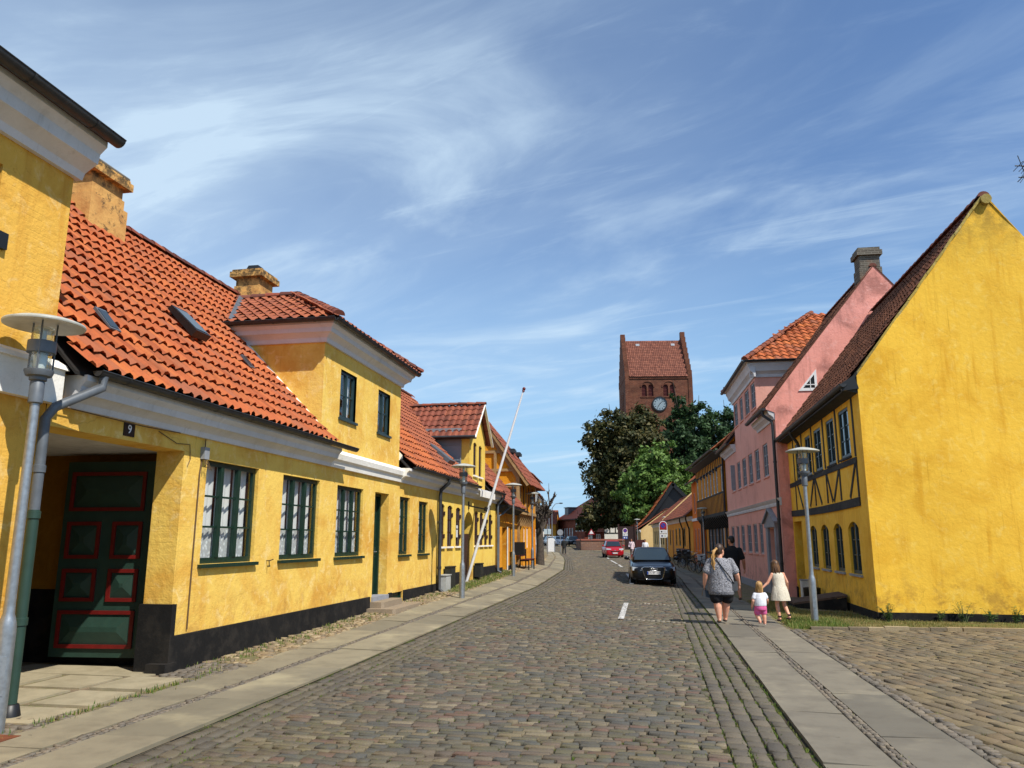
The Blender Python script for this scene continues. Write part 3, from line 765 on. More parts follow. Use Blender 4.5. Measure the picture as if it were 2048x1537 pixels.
# ---- the tall yellow house at the near left (its right edge only)
hA = thing('house', 'tall ochre yellow house at the left edge with white eaves and a big gutter', 'house', (-6.36, 5, 0))
mb = MB()
wallholes(mb, FL, 1.0, 7.08, -.1, 6.0, [(5.1, 6.15, 4.25, 5.42)], .18)
mb.quad(FL.P(7.08,0,-.1), FL.P(7.08,-7,-.1), FL.P(7.08,-7,6.0), FL.P(7.08,0,6.0)); mb.quad(FL.P(1,0,-.1), FL.P(1,-7,-.1), FL.P(1,-7,6.0), FL.P(1,0,6.0))
mb.quad(FL.P(1,-7,-.1), FL.P(7.08,-7,-.1), FL.P(7.08,-7,6.0), FL.P(1,-7,6.0))
mb.build('wall', YELA, hA)
mb = MB(); mb.fbox(FL, 1.0, 7.18, -.01, .10, 3.13, 3.5); mb.prism([FL.P(1.0, -.01, 3.5), FL.P(1.0, .14, 3.5), FL.P(1.0, .10, 3.56), FL.P(1.0, -.01, 3.62)], FL.d*6.2); mb.build('string_course', WHITEW, hA)
mb = MB(); AP = [(-.02, 5.72), (.06, 5.72), (.09, 5.80), (.20, 5.88), (.24, 5.90), (.26, 6.02), (.34, 6.10), (.34, 6.16), (-.02, 6.16)]
profile(mb, FL, AP, 1.0, 7.14); mb.build('cornice', CORN, hA, smooth=30)
gutter(hA, FL, 1.0, 7.2, .44, 6.2, .085, DZINC)
mb = MB(); mb.prism([FL.P(1.0, .42, 6.2), FL.P(1.0, -3.6, 8.6), FL.P(1.0, -7.4, 6.2), FL.P(1, -7, 6.05), FL.P(1, -3.6, 8.4), FL.P(1, .3, 6.15)], FL.d*6.14); mb.build('roof', TILED, hA)
window(hA, FL, 5.1, 6.15, 4.25, 5.42, BLUEGR, GLASS, 2, 2, -.1)
mb = MB(); mb.fbox(FL, 6.12, 6.28, .0, .05, 4.55, 4.72); mb.build('wall_anchor', BLACKP, hA)

# ---- number 9
hB = thing('house', 'low yellow house with number 9, open green gate, orange tile roof and flush dormer', 'house', (-6.36, 14, 0))
WB = [(10.19, 11.70, 1.36, 2.84), (12.56, 14.08, 1.36, 2.82), (14.93, 16.38, 1.36, 2.80), (18.91, 19.74, 1.33, 2.78), (20.54, 21.41, 1.33, 2.74)]
mb = MB(); holes = [(7.12, 9.62, -.2, 2.90, 0, .42)]+WB+[(17.12, 18.08, .40, 2.79, 0, .3), (18.5, 19.3, .12, .43, 0, .12), (14.85, 15.73, 4.19, 5.21), (17.11, 17.95, 4.19, 5.21)]
# ground floor, then the flush dormer front above it
wallholes(mb, FL, 7.09, 22.42, -.2, 3.5, holes, .16); 
mb2 = MB()
wallholes(mb, FL, 14.0, 18.75, 3.5, 5.7, holes[-2:], .14)
for u in (14.0, 18.75): mb.add([FL.P(u,0,3.5), FL.P(u,-2.3,5.7), FL.P(u,0,5.7)], [(0,1,2)], 0, .5)
for u in (7.14, 22.38): mb.add([FL.P(u,-.3,-.2), FL.P(u,-7.5,-.2), FL.P(u,-7.5,3.5), FL.P(u,-3.64,7.5), FL.P(u,-.1,3.5)], [(0,1,2,3,4)], 0, .5)
mb.quad(FL.P(7.1,-7.5,-.2), FL.P(22.4,-7.5,-.2), FL.P(22.4,-7.5,3.5), FL.P(7.1,-7.5,3.5), 0, .5)
mb.build('wall', YEL, hB)
mb = MB()
for a, b in ((9.66, 16.98), (18.22, 18.46), (19.34, 22.4)): mb.prism([FL.P(a, -.01, -.3), FL.P(a, .03, -.3), FL.P(a, .022, .44), FL.P(a, -.01, .455)], FL.d*(b-a), 0, .5)
mb.fbox(FL, 18.46, 19.34, -.01, .028, -.3, .1)
mb.fbox(FL, 9.56, 9.66, -.44, .05, -.2, .86); mb.fbox(FL, 9.46, 9.72, -.2, .08, -.2, .12)
mb.build('plinth', PLINTH, hB)
for a, b in ((7.3, 14.42), (18.92, 22.42)): mb = MB(); profile(mb, FL, CPROF, a, b); mb.build('cornice', CORN, hB, smooth=30)
mb = MB(); mb.prism([FL.P(14.425, o, z) for o, z in [(-.01, 3.13), (.06, 3.13), (.08, 3.25), (.13, 3.29), (.15, 3.4), (.02, 3.5), (-.01, 3.5)]], FL.d*(4.49), 0, .5)
profile(mb, FL, [(o*1.0, z+.001) for o, z in CPROF], 18.75, 18.915); mb.build('string_course', WHITEW, hB)
gutter(hB, FL, 7.35, 14.95, .36, 3.53, .068, DZINC); gutter(hB, FL, 18.98, 22.5, .36, 3.53, .068, DZINC)
# roof
EX, EZ, RX, RZ = -6.02, 3.56, -10.0, 7.62
RL = math.hypot(RX-EX, RZ-EZ); RV = Vector((RX-EX, 0, RZ-EZ)).normalized()
def keepB(u, v):
    y = 7.15+u; x = EX+RV.x*v; z = EZ+RV.z*v
    if 14.02 < y < 18.73 and z < 5.62: return False
    # inside the dormer roof
    hz = 7.4-abs(y-16.4)*(7.4-5.95)/2.6
    return not (14.0 < y < 18.8 and z < hz-.05)
mb = MB(); tileroof(mb, (EX, 7.16, EZ), (0, 1, 0), RV, 15.25, RL, .205, .312, .030, .056, keepB, 0, 8, sag=.05)
mb.quad((RX, 7.16, RZ), (RX, 22.4, RZ), (-14.0, 22.4, 3.5), (-14.0, 7.16, 3.5)); 
rf = mb.build('roof', TILEO, hB, smooth=42)
for y, l in ((7.16, 6.83), (18.76, 3.6)): mb = MB(); mb.prism([(EX-.1, y, EZ-.06), (EX-.1, y, EZ-.10), (RX, y, RZ-.14), (RX, y, RZ-.08)], (0, l, 0)); mb.build('underlay', DARKIN, rf)
mb = MB(); ridgecaps(mb, (RX, 7.16, RZ+.02), (RX, 22.4, RZ+.02), .12, .36); mb.build('ridge', RIDGE, rf, smooth=40)
# roof lights
def rooflight(y, v, w, h, lift, mat, name='roof_light', tilt=0.):
    Nn = Vector((-RV.z, 0, RV.x)); Nn = Nn if Nn.z > 0 else -Nn
    p = Vector((EX, y, EZ))+RV*v+Nn*.05; m = MB(); U = Vector((0, 1, 0)); Vt = (RV+Nn*tilt).normalized()
    c = [p, p+U*w, p+U*w+RV*h, p+RV*h]; top = [p+Nn*lift, p+U*w+Nn*lift, p+U*w+RV*h+Nn*(lift*.5+.03), p+RV*h+Nn*(lift*.5+.03)]
    m.hexa(c+top); o = m.build(name, mat, rf)
    g = MB(); e = .05; t = [q+Nn*.006 for q in top]; ctr = sum(t, Vector())/4; g.add([ctr+(q-ctr)*.82 for q in t], [(0,1,2,3)]); g.build('pane', GLASS, o)
rooflight(10.98, 1.9, .42, .68, .13, BLACKP); rooflight(8.32, 1.0, .2, .4, .02, ZINC); rooflight(12.58, 1.65, .14, .32, .02, ZINC)
# chimneys
def chimney(par, x0, x1, y0, y1, z0, zt, mat, capmat=None, cowl=False, name='chimney'):
    m = MB(); m.box(x0, x1, y0, y1, z0, zt-.42); m.box(x0+.03, x1-.03, y0+.03, y1-.03, zt-.42, zt-.2); m.box(x0-.09, x1+.09, y0-.09, y1+.09, zt-.2, zt-.06); m.box(x0-.05, x1+.05, y0-.05, y1+.05, zt-.06, zt)
    h = z0+(zt-z0)*.55; m.box(x0-.05, x1+.05, y0-.05, y1+.05, z0, h)
    o = m.build(name, mat, par)
    if capmat:
        m = MB(); m.box(x0-.04, x1+.04, y0-.04, y1+.04, zt, zt+.05); m.build('chimney_cap', capmat, o)
    if cowl:
        m = MB(); cx, cy = (x0+x1)/2, (y0+y1)/2
        m.hexa([(cx-.2, cy-.2, zt), (cx+.2, cy-.2, zt), (cx+.2, cy+.2, zt), (cx-.2, cy+.2, zt), (cx-.13, cy-.13, zt+.2), (cx+.13, cy-.13, zt+.2), (cx+.13, cy+.13, zt+.2), (cx-.13, cy+.13, zt+.2)]); m.build('cowl', BLACKP, o)
    return o
chimney(rf, -10.35, -9.5, 11.0, 11.85, 6.9, 8.28, CHIM, BRICKG)
chimney(rf, -10.1, -9.42, 16.75, 17.5, 7.0, 8.3, CHIM, None, True)
# dormer roof: hip over the front, ridge running back into the main roof
mb = MB(); dE = 5.98; ap = Vector((-8.25, 16.4, 7.42)); y0, y1, xf = 13.62, 19.2, -5.98
bk = Vector((-9.75, 16.4, 7.42))
def tri_roof(P0, P1, A, B=None, tw=.22, tl=.32):
    """tiled plane over eave P0-P1 with ridge A(-B)"""
    P0, P1, A = Vector(P0), Vector(P1), Vector(A); U = (P1-P0).normalized(); Wd = (P1-P0).length
    q = A-P0; Vv = (q-U*q.dot(U)); L = Vv.length; Vv.normalize(); ua = q.dot(U); ub = (B-P0).dot(U) if B is not None else ua
    lo, hi = min(ua, ub), max(ua, ub)
    def keep(u, v):
        t = v/L; return lo*t-.12 <= u <= Wd-(Wd-hi)*t+.12
    tileroof(mb, P0, U, Vv, Wd, L, tw, tl, .028, .032, keep, 0, 6)
tri_roof((xf, y0, dE), (xf, y1, dE), ap)
def tri_side(sy, ye):
    P0 = Vector((xf, ye, dE)); P1 = Vector((-8.75, ye, dE)); U = (P1-P0).normalized(); Wd = (P1-P0).length+1.3
    Vv = Vector((0, 16.4-ye, 7.42-dE)); L = Vv.length; Vv.normalize()
    def keep(u, v):
        t = v/L; x = xf-u; z = dE+(7.42-dE)*t
        mx = EX+(z-EZ)/RV.z*RV.x
        return u >= 2.27*t-.12 and x > mx-.15
    tileroof(mb, P0, U, Vv, Wd, L, .22, .32, .028, .032, keep, 0, 6)
tri_side(1, y0); tri_side(-1, y1)
dr = mb.build('dormer_roof', TILEC, hB, smooth=42)
mb = MB(); ridgecaps(mb, (xf+.03, y0+.05, dE+.06), ap+Vector((0, 0, .03)), .11, .26, up=(0, 0, 1)); ridgecaps(mb, (xf+.03, y1-.05, dE+.06), ap+Vector((0, 0, .03)), .11, .26); ridgecaps(mb, bk, ap+Vector((0, 0, .02)), .11, .36); mb.build('ridge', RIDGE, dr, smooth=40)
mb = MB(); mb.quad((xf-.05, y0+.02, dE-.04), (xf-.05, y1-.02, dE-.04), (-8.6, y1-.02, dE-.04), (-8.6, y0+.02, dE-.04)); mb.build('soffit', CORN, dr)
# dormer cornice on three sides, gutter round it
FD1 = Fr((0, 14.0), (-1, 0), 1); 
FDn = Fr((-6.36, 14.0), (1, 0), 1); FDf = Fr((-6.36, 18.75), (1, 0), -1)
DP = [(-.02, 5.57), (.05, 5.57), (.07, 5.65), (.15, 5.72), (.2, 5.74), (.22, 5.82), (.28, 5.88), (.28, 5.93), (-.02, 5.93)]
mb = MB(); profile(mb, FL, DP, 14.0, 18.75)
for F in (FDn, FDf): profile(mb, F, DP, -2.2, .0)
for F, yy in ((FDn, 14.0), (FDf, 18.75)):
    sgn = -1 if yy < 16 else 1
    for k in range(len(DP)-1):
        (o0, z0), (o1, z1) = DP[k], DP[k+1]
        if k == len(DP)-2: continue
        c0, c1 = (-6.36+o0, yy+sgn*o0, z0), (-6.36+o1, yy+sgn*o1, z1)
        mb.quad((-6.36+o0, yy, z0), c0, c1, (-6.36+o1, yy, z1), 0, .5); mb.quad((-6.36, yy+sgn*o0, z0), c0, c1, (-6.36, yy+sgn*o1, z1), 0, .5)
    mb.quad((-6.36, yy, 5.93), (-6.08, yy, 5.93), (-6.08, yy+sgn*.28, 5.93), (-6.36, yy+sgn*.28, 5.93), 0, .5)
mb.build('dormer_cornice', CORN, hB, smooth=30)
gutter(hB, FL, 13.66, 19.1, .36, 5.97, .068, DZINC); gutter(hB, FDn, -2.3, .36, .36, 5.97, .068, DZINC)
mb = MB()
for k in range(10):   # lead flashing where the dormer roof meets the main roof
    t = k/9; z = 5.95+1.4*t; y = 13.72+(16.4-13.75)*t; x = EX+(z-EZ)/RV.z*RV.x
    if k: mb.quad(pp[0], (x+.10, y-.14, z+.10), (x+.08, y+.12, z+.14), pp[1])
    pp = ((x+.10, y-.14, z+.10), (x+.08, y+.12, z+.14))
mb.build('flashing', ZINC, rf)
for yy, s in ((14.0, -1), (18.75, 1)):   # mortar fillet along the cheek foot
    mb = MB(); a, b = Vector((-6.36, yy, 3.66)), Vector((-8.3, yy, 5.66)); w = Vector((0, s*.14, .0)); up = Vector((.06, 0, .10))
    mb.prism([a+up*1.5, a+w+up*.9, a+up*.2], b-a); mb.build('mortar_fillet', WHITEW, hB)
# openings
for k, (a, b, c, d) in enumerate(WB):
    cols = 3 if k < 3 else 2
    w_ = window(hB, FL, a, b, c, d, GREEN, CLEAR, cols, 3, -.06, .07, .085 if cols == 3 else .05, .028, .07, GREEN)
    zc = c+.07+(d-c)*.31
    curtain(w_, FL, a+.05, b-.05, c+.05, zc, -.17, LACE)
    n_ = 3 if cols == 3 else 2; wd = (b-a-.1)/n_
    for q in range(n_): curtain(w_, FL, a+.05+wd*q+wd*.16, a+.05+wd*(q+1)-.01, zc, d-.05, -.2, SHEER)
for a, b in ((14.85, 15.73), (17.11, 17.95)):
    w_ = window(hB, FL, a, b, 4.19, 5.21, BLUEGR, CLEAR, 2, 2, -.05, .06, .06, .03, .05, BLUEGR)
    curtain(w_, FL, a+.05, a+.38, 4.22, 5.18, -.16, SHEER); curtain(w_, FL, b-.38, b-.05, 4.22, 5.18, -.16, SHEER)
mb = MB(); mb.quad(FL.P(9.9, -.6, 0), FL.P(22.3, -.6, 0), FL.P(22.3, -.6, 3.1), FL.P(9.9, -.6, 3.1)); mb.quad(FL.P(14, -.5, 4), FL.P(18.7, -.5, 4), FL.P(18.7, -.5, 5.5), FL.P(14, -.5, 5.5)); mb.build('dark_room_sheet', DARKIN, hB)  # near-black sheets standing in for the unlit rooms behind the panes
# front door, step, cellar light
m = MB(); m.fbox(FL, 17.12, 17.19, -.33, -.2, .4, 2.79); m.fbox(FL, 18.01, 18.08, -.33, -.2, .4, 2.79); m.fbox(FL, 17.19, 18.01, -.33, -.2, 2.72, 2.79); m.fbox(FL, 17.19, 18.01, -.36, -.28, .4, 2.72)
dB = m.build('door', GREEN, hB); m = MB()
for z0, z1 in ((.52, .95), (1.05, 1.6), (1.7, 2.2), (2.28, 2.64)):
    for u0, u1 in ((17.27, 17.57), (17.64, 17.94)): m.fbox(FL, u0, u1, -.29, -.265, z0, z1)
m.build('door_panel', GREEN, dB); m = MB(); m.tube([FL.P(17.93, -.28, 1.42), FL.P(17.93, -.22, 1.42), FL.P(17.84, -.21, 1.42)], .014, 6); m.fbox(FL, 17.9, 17.96, -.28, -.268, 1.3, 1.52); m.build('handle', GALV, dB)
GRAN = stonemat('granite_step', ['#a08e78', '#978672', '#ab9880'])
m = MB(); m.fbox(FL, 17.08, 18.14, -.3, .05, .3, .43); m.build('door_sill', GREYPL, hB)
m = MB()
for (u0, u1, o1, z0, z1) in ((16.95, 18.35, .34, .16, .335), (16.75, 18.75, .68, -.1, .205)):
    m.prism([FL.P(u0, .03, z1), FL.P(u0, o1-.05, z1), FL.P(u0+.08, o1, z1), FL.P(u1-.08, o1, z1), FL.P(u1, o1-.05, z1), FL.P(u1, .03, z1)], (0, 0, z0-z1))
m.build('front_step', GRAN, hB)
m = MB(); m.fbox(FL, 18.5, 19.3, -.09, -.03, .12, .16); m.fbox(FL, 18.5, 18.56, -.09, -.03, .16, .43); m.fbox(FL, 19.24, 19.3, -.09, -.03, .16, .43); m.fbox(FL, 18.56, 19.24, -.085, -.07, .16, .43); m.build('cellar_window', GREEN, hB)
# the gateway: jamb, back wall, ceiling, open leaf
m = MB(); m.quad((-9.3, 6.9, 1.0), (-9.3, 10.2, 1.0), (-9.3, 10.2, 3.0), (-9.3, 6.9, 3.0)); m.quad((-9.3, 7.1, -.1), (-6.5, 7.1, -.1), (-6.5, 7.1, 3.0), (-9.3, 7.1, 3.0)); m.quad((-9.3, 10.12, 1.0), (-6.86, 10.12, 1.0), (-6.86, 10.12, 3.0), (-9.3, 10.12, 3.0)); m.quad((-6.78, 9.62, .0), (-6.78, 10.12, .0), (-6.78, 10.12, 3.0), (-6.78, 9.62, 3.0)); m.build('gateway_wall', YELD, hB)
m = MB(); m.box(-9.35, -9.29, 6.9, 10.2, -.1, 1.0); m.box(-9.29, -6.87, 10.11, 10.16, -.1, 1.0); m.build('gateway_plinth', PLINTH, hB)
m = MB(); m.box(-9.4, -6.52, 7.05, 10.2, 2.93, 2.97); m.build('gateway_ceiling', CEIL, hB)
FG = Fr((-6.86, 9.93), (-1, -.085), -1)      # open leaf, faces the camera side
if FG.n.y > 0: FG = Fr((-6.86, 9.93), (-1, -.085), 1)
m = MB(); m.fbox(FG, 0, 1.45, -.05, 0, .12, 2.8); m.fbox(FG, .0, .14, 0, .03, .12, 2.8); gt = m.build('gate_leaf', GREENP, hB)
pn = [(.24, 1.36, .24, .74), (.24, .68, .86, 1.3), (.86, 1.36, .86, 1.3), (.24, .68, 1.44, 1.95), (.86, 1.36, 1.44, 1.95), (.24, 1.36, 2.1, 2.65)]
for u0, u1, z0, z1 in pn:
    t = .05; m = MB()
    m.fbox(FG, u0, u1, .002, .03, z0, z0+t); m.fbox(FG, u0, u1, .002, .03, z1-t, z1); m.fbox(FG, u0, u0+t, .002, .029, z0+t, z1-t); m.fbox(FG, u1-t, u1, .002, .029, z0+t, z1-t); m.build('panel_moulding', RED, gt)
for u0, u1, z0, z1 in pn:
    a, b, c, d = u0+.05, u1-.05, z0+.05, z1-.05; q = [FG.P(a, .003, c), FG.P(b, .003, c), FG.P(b, .003, d), FG.P(a, .003, d)]
    e = min(b-a, d-c)*.42; w = [FG.P(a+e, .045, c+e), FG.P(b-e, .045, c+e), FG.P(b-e, .045, d-e), FG.P(a+e, .045, d-e)]
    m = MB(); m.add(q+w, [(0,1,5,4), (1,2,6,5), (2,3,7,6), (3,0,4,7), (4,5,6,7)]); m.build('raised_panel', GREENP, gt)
m = MB(); m.tube([FG.P(.03, .045, .62), FG.P(.03, .045, .74)], .025, 8); m.build('hinge', GALV, gt)
# number plate, wires, junction box, hook
m = MB(); m.fbox(FL, 8.33, 8.53, .0, .012, 2.95, 3.115); npl = m.build('number_plate', simple('enamel_black', '#0c0d16', .3), hB)
text('numeral', '9', npl, .15, facing(FL, 8.43, .0145, 3.033), WHITEP)
m = MB(); m.fbox(FL, 10.0, 10.12, .0, .07, 2.83, 3.0); m.build('junction_box', GREYW, hB)
m = MB()
m.tube([FL.P(10.06, .03, 3.0), FL.P(10.06, .03, 3.12)], .008, 5); m.tube([FL.P(10.03, .012, 2.83), FL.P(10.0, .012, 2.6), FL.P(9.99, .012, .5)], .012, 5)
for k in range(4): m.tube([FL.P(10.02+.03*k, .05, 2.83), FL.P(10.0+.05*k, .1, 2.74-.02*k), FL.P(10.05+.02*k, .04, 2.72)], .005, 5)
m.tube([FL.P(9.0, .015, 3.09), FL.P(9.4, .02, 2.98), FL.P(9.7, .02, 3.0), FL.P(9.75, .012, 2.8), FL.P(9.7, .01, 2.7)], .006, 5); m.tube([FL.P(7.2, .06, 3.12), FL.P(8.6, .06, 3.10), FL.P(9.4, .06, 3.12)], .007, 5)
m.build('cable', simple('brown_cable', '#5a4326', .7), hB)
m = MB(); m.tube([FL.P(12.13, 0, 1.36), FL.P(12.13, .06, 1.36), FL.P(12.23, .07, 1.38)], .008, 5); m.tube([FL.P(12.13, .05, 1.37), FL.P(12.13, .06, 1.26)], .008, 5); m.build('wall_hook', BLACKP, hB)
# downpipes
pp = [FL.P(7.45, .36, 3.48), FL.P(7.45, .36, 3.36), FL.P(7.05, .14, 3.08), FL.P(6.98, .10, 2.95), FL.P(6.98, .10, 2.0)]
dp = pipe(hB, pp, .052, ZINC, rings=[FL.P(6.98, .10, 2.42)])
pipe(hB, [FL.P(6.98, .10, 2.0), FL.P(6.98, .10, .12)], .055, GREENP, rings=[FL.P(6.98, .10, 1.95), FL.P(6.98, .10, .9)])
m = MB(); m.lathe(FL.P(6.98, .10, -.05), [(.11, 0), (.10, .06), (.075, .17), (.06, .18)], 14); m.build('pipe_shoe', BLACKP, hB, smooth=50)
pipe(hB, [FL.P(22.35, .36, 3.48), FL.P(22.35, .36, 3.36), FL.P(22.35, .12, 3.15), FL.P(22.35, .1, 3.0), FL.P(22.35, .1, .3), FL.P(22.35, .22, .2)], .055, DZINC, rings=[FL.P(22.35, .1, 2.2), FL.P(22.35, .1, .9)])

# ---- house with brown arched windows
hC = thing('house', 'yellow house with narrow brown arched windows and a gabled dormer with zinc cheeks', 'house', (-6.36, 27, 0))
WC = [(22.62, 23.2, 1.5, 2.78, .07), (23.55, 24.15, 1.5, 2.76, .07), (24.6, 25.2, 1.5, 2.74, .07), (27.27, 27.85, 1.5, 2.72, .07), (28.1, 28.68, 1.5, 2.70, .07), (28.9, 29.45, 1.5, 2.69, .07), (29.68, 30.28, 1.5, 2.68, .07)]
DC = [(26.98, 27.5, 3.98, 5.17, .07), (27.86, 28.38, 3.98, 5.15, .07)]
mb = MB(); wallholes(mb, FL, 22.42, 31.0, -.2, 3.5, WC+[(25.72, 27.03, .2, 2.65, .38, .7)], .14)
wallholes(mb, FL, 26.4, 28.95, 3.5, 5.5, DC, .12)
ga = FL.P(27.68, 0, 6.62); mb.add([FL.P(26.4, 0, 5.5), FL.P(28.95, 0, 5.5), ga], [(0,1,2)], 0, .5)
mb.quad((-6.36, 26.4, 3.4), (-6.66, 26.4, 3.7), (-6.66, 26.4, 5.5), (-6.36, 26.4, 5.5)); mb.quad((-6.36, 28.95, 3.4), (-8.4, 28.95, 5.5), (-6.36, 28.95, 5.5), (-6.36, 28.95, 5.5))
mb.add([FL.P(31.0,0,-.2), FL.P(31.0,-7.5,-.2), FL.P(31.0,-7.5,3.5), FL.P(31.0,-3.64,7.5), FL.P(31.0,0,3.5)], [(0,1,2,3,4)], 0, .5)
mb.build('wall', YELC, hC)
mb = MB(); mb.add([(-6.662, 26.395, 3.7), (-8.6, 26.395, 5.6), (-6.662, 26.395, 5.6)], [(0,1,2)]); 
for z in (4.45, 5.0): mb.box(-8.2 if z > 4.8 else -7.6, -6.68, 26.375, 26.393, z-.012, z+.012)
mb.box(-6.70, -6.66, 26.37, 26.393, 3.75, 5.5); mb.build('dormer_cheek', CHEEK, hC)
mb = MB(); mb.prism([FL.P(22.44, -.01, -.2), FL.P(22.44, .035, -.2), FL.P(22.44, .03, .66), FL.P(22.44, -.01, .68)], FL.d*3.2, 0, .5); mb.prism([FL.P(27.1, -.01, -.2), FL.P(27.1, .035, -.2), FL.P(27.1, .03, .70), FL.P(27.1, -.01, .72)], FL.d*3.88, 0, .5)
mb.build('plinth', PLINTH, hC)
mb = MB(); profile(mb, FL, CPROF, 22.425, 31.05); mb.build('cornice', CORN, hC, smooth=30)
mb = MB(); mb.fbox(FL, 26.9, 29.3, .285, .33, 3.2, 3.42); mb.build('white_fascia', WHITEW, hC)
gutter(hC, FL, 22.55, 26.6, .36, 3.53, .068, DZINC); gutter(hC, FL, 29.3, 31.1, .36, 3.53, .068, DZINC)
for (a, b, c, d, r) in WC:
    w_ = window(hC, FL, a, b, c, d, BROWNP, GLASSB, 2, 3, -.03, .05, .05, .03, .06, WHITEW)
    m = MB()
    for z in (c+.25, d-.35): m = MB(); m.fbox(FL, b-.02, b+.02, -.02, .02, z, z+.12); m.build('hinge', BROWNP, w_)
for (a, b, c, d, r) in DC: window(hC, FL, a, b, c, d, BROWNP, GLASSB, 2, 3, -.04, .045, .045, .025, .06, WHITEW)
m = MB(); m.fbox(FL, 25.72, 27.03, -.18, -.12, .2, 1.9); dC = m.build('door', BROWNP, hC); m = MB()
for k in range(7): m.fbox(FL, 25.75+.18*k, 25.91+.18*k, -.12, -.105, .25, 1.85)
m.build('plank', BROWNP, dC)
m = MB(); m.quad(FL.P(25.72, -.7, .2), FL.P(27.03, -.7, .2), FL.P(27.03, -.7, 2.7), FL.P(25.72, -.7, 2.7)); m.build('porch_wall', BROWNP, hC)
mb = MB()
def keepC(u, v):
    y = 22.42+u; z = EZ+RV.z*v
    if 26.42 < y < 28.93 and z < 5.5: return False
    return not (26.3 < y < 29.05 and z < 6.62-abs(y-27.68)*.88-.04)
tileroof(mb, (EX, 22.42, EZ), (0, 1, 0), RV, 8.6, RL, .21, .32, .03, .05, keepC, 0, 6, sag=.03)
mb.quad((RX, 22.42, RZ), (RX, 31, RZ), (-14.0, 31, 3.5), (-14.0, 22.42, 3.5)); rfC = mb.build('roof', TILEC, hC, smooth=42)
mb = MB(); ridgecaps(mb, (RX, 22.45, RZ+.02), (RX, 31, RZ+.02), .12, .36); mb.build('ridge', RIDGE, rfC, smooth=40)
for y, l in ((22.45, 3.9), (29, 2)): mb = MB(); mb.prism([(EX-.1, y, EZ-.06), (EX-.1, y, EZ-.10), (RX, y, RZ-.14), (RX, y, RZ-.08)], (0, l, 0)); mb.build('underlay', DARKIN, rfC)
Nn = Vector((-RV.z, 0, RV.x)); Nn = Nn if Nn.z > 0 else -Nn
m = MB(); p = Vector((EX, 24.0, EZ))+RV*.75+Nn*.04; m.hexa([p, p+Vector((0,.7,0)), p+Vector((0,.7,0))+RV*.9, p+RV*.9, p+Nn*.14, p+Vector((0,.7,0))+Nn*.14, p+Vector((0,.7,0))+RV*.9+Nn*.03, p+RV*.9+Nn*.03]); m.build('roof_light', ZINC, rfC)
mb = MB()
for ye in (26.15, 29.2):
    P0 = Vector((-6.1, ye, 5.28)); Vv = Vector((0, 27.68-ye, 6.66-5.28)); L = Vv.length; Vv.normalize()
    def keepd(u, v): 
        z = 5.28+(6.66-5.28)*v/L; return -6.1-u > EX+(z-EZ)/RV.z*RV.x-.2
    tileroof(mb, P0, (-1, 0, 0), Vv, 3.3, L, .235, .33, .026, .03, keepd, 0, 6)
dC2 = mb.build('dormer_roof', TILED, hC, smooth=42)
mb = MB(); ridgecaps(mb, (-9.2, 27.68, 6.68), (-6.08, 27.68, 6.68), .1, .36); mb.build('ridge', RIDGE, dC2, smooth=40)
mb = MB()
for ye in (26.17, 29.18):
    a = Vector((-6.12, ye, 5.22)); b = Vector((-6.12, 27.68, 6.62)); mb.beam(a, b, .035, .09, (1, 0, 0))
mb.build('bargeboard', WHITEW, dC2)
mb = MB(); mb.box(-8.4, -6.12, 26.16, 26.42, 5.2, 5.27); mb.build('soffit', BROWNP, dC2)
mb = MB(); mb.tube([(-6.1, 26.1, 5.25), (-8.3, 26.1, 5.25)], .05, 8); mb.tube([(-8.15, 26.1, 5.22), (-8.15, 26.05, 5.05), (-8.25, 26.1, 4.98)], .035, 8); mb.build('gutter', DZINC, dC2, smooth=50)
# flag pole bracket on this house
m = MB(); m.beam(FL.P(26.3, 0, 2.86), FL.P(26.3, .66, 2.72), .05, .05); m.fbox(FL, 26.25, 26.35, 0, .03, 2.74, 3.0); m.tube([FL.P(26.3, .62, 2.66), FL.P(26.3, .66, 2.80)], .08, 10); m.build('flagpole_bracket', BLACKP, hC)
# the house sign hung on the front between two windows
m = MB(); m.fbox(FL, 28.72, 28.88, .01, .06, 1.9, 2.42); sg = m.build('notice_case', BLACKP, hC); m = MB()
m.fbox(FL, 28.735, 28.865, .06, .068, 2.2, 2.36); m.fbox(FL, 28.735, 28.865, .06, .068, 2.1, 2.13); m.build('notice', GREYW, sg)
m = MB(); m.fbox(FL, 24.72, 24.86, -.02, .0, 1.78, 2.02); m.fbox(FL, 24.72, 24.86, -.02, .0, 2.06, 2.16); m.build('window_notice', WHITEP, hC)
pipe(hC, [FL.P(30.95, .36, 3.48), FL.P(30.95, .36, 3.36), FL.P(30.95, .12, 3.12), FL.P(30.95, .1, 3.0), FL.P(30.95, .1, .5), FL.P(30.95, .25, .42)], .05, ZINC, rings=[FL.P(30.95, .1, 2.2)])

# white flagpole leaning out from the wall
fp = thing('flagpole', 'white flagpole with a red ball top leaning out over the street', 'flagpole', (-6.40, 26.3, .2))
a, b = Vector((-6.42, 26.3, .22)), Vector((-4.41, 26.3, 6.86)); m = MB(); m.tube([a, a.lerp(b, .3), a.lerp(b, .7), b], [.05, .053, .043, .028], 12); m.build('pole', WHITEP, fp, smooth=50)
m = MB(); m.ell(b+Vector((.02, 0, .06)), (.06, .06, .06), 12, 8); m.lathe(b, [(.045, -.05), (.045, .02), (.03, .03)], 10); m.build('finial', RED, fp, smooth=60)
m = MB(); c = a.lerp(b, .27); m.tube([a.lerp(b, .4)+Vector((.04, -.07, 0)), c+Vector((.3, -.05, .05)), c+Vector((.1, -.07, -.1)), a.lerp(b, .22)+Vector((.06, -.07, 0))], .012, 6); m.build('halyard', BLACKP, fp)

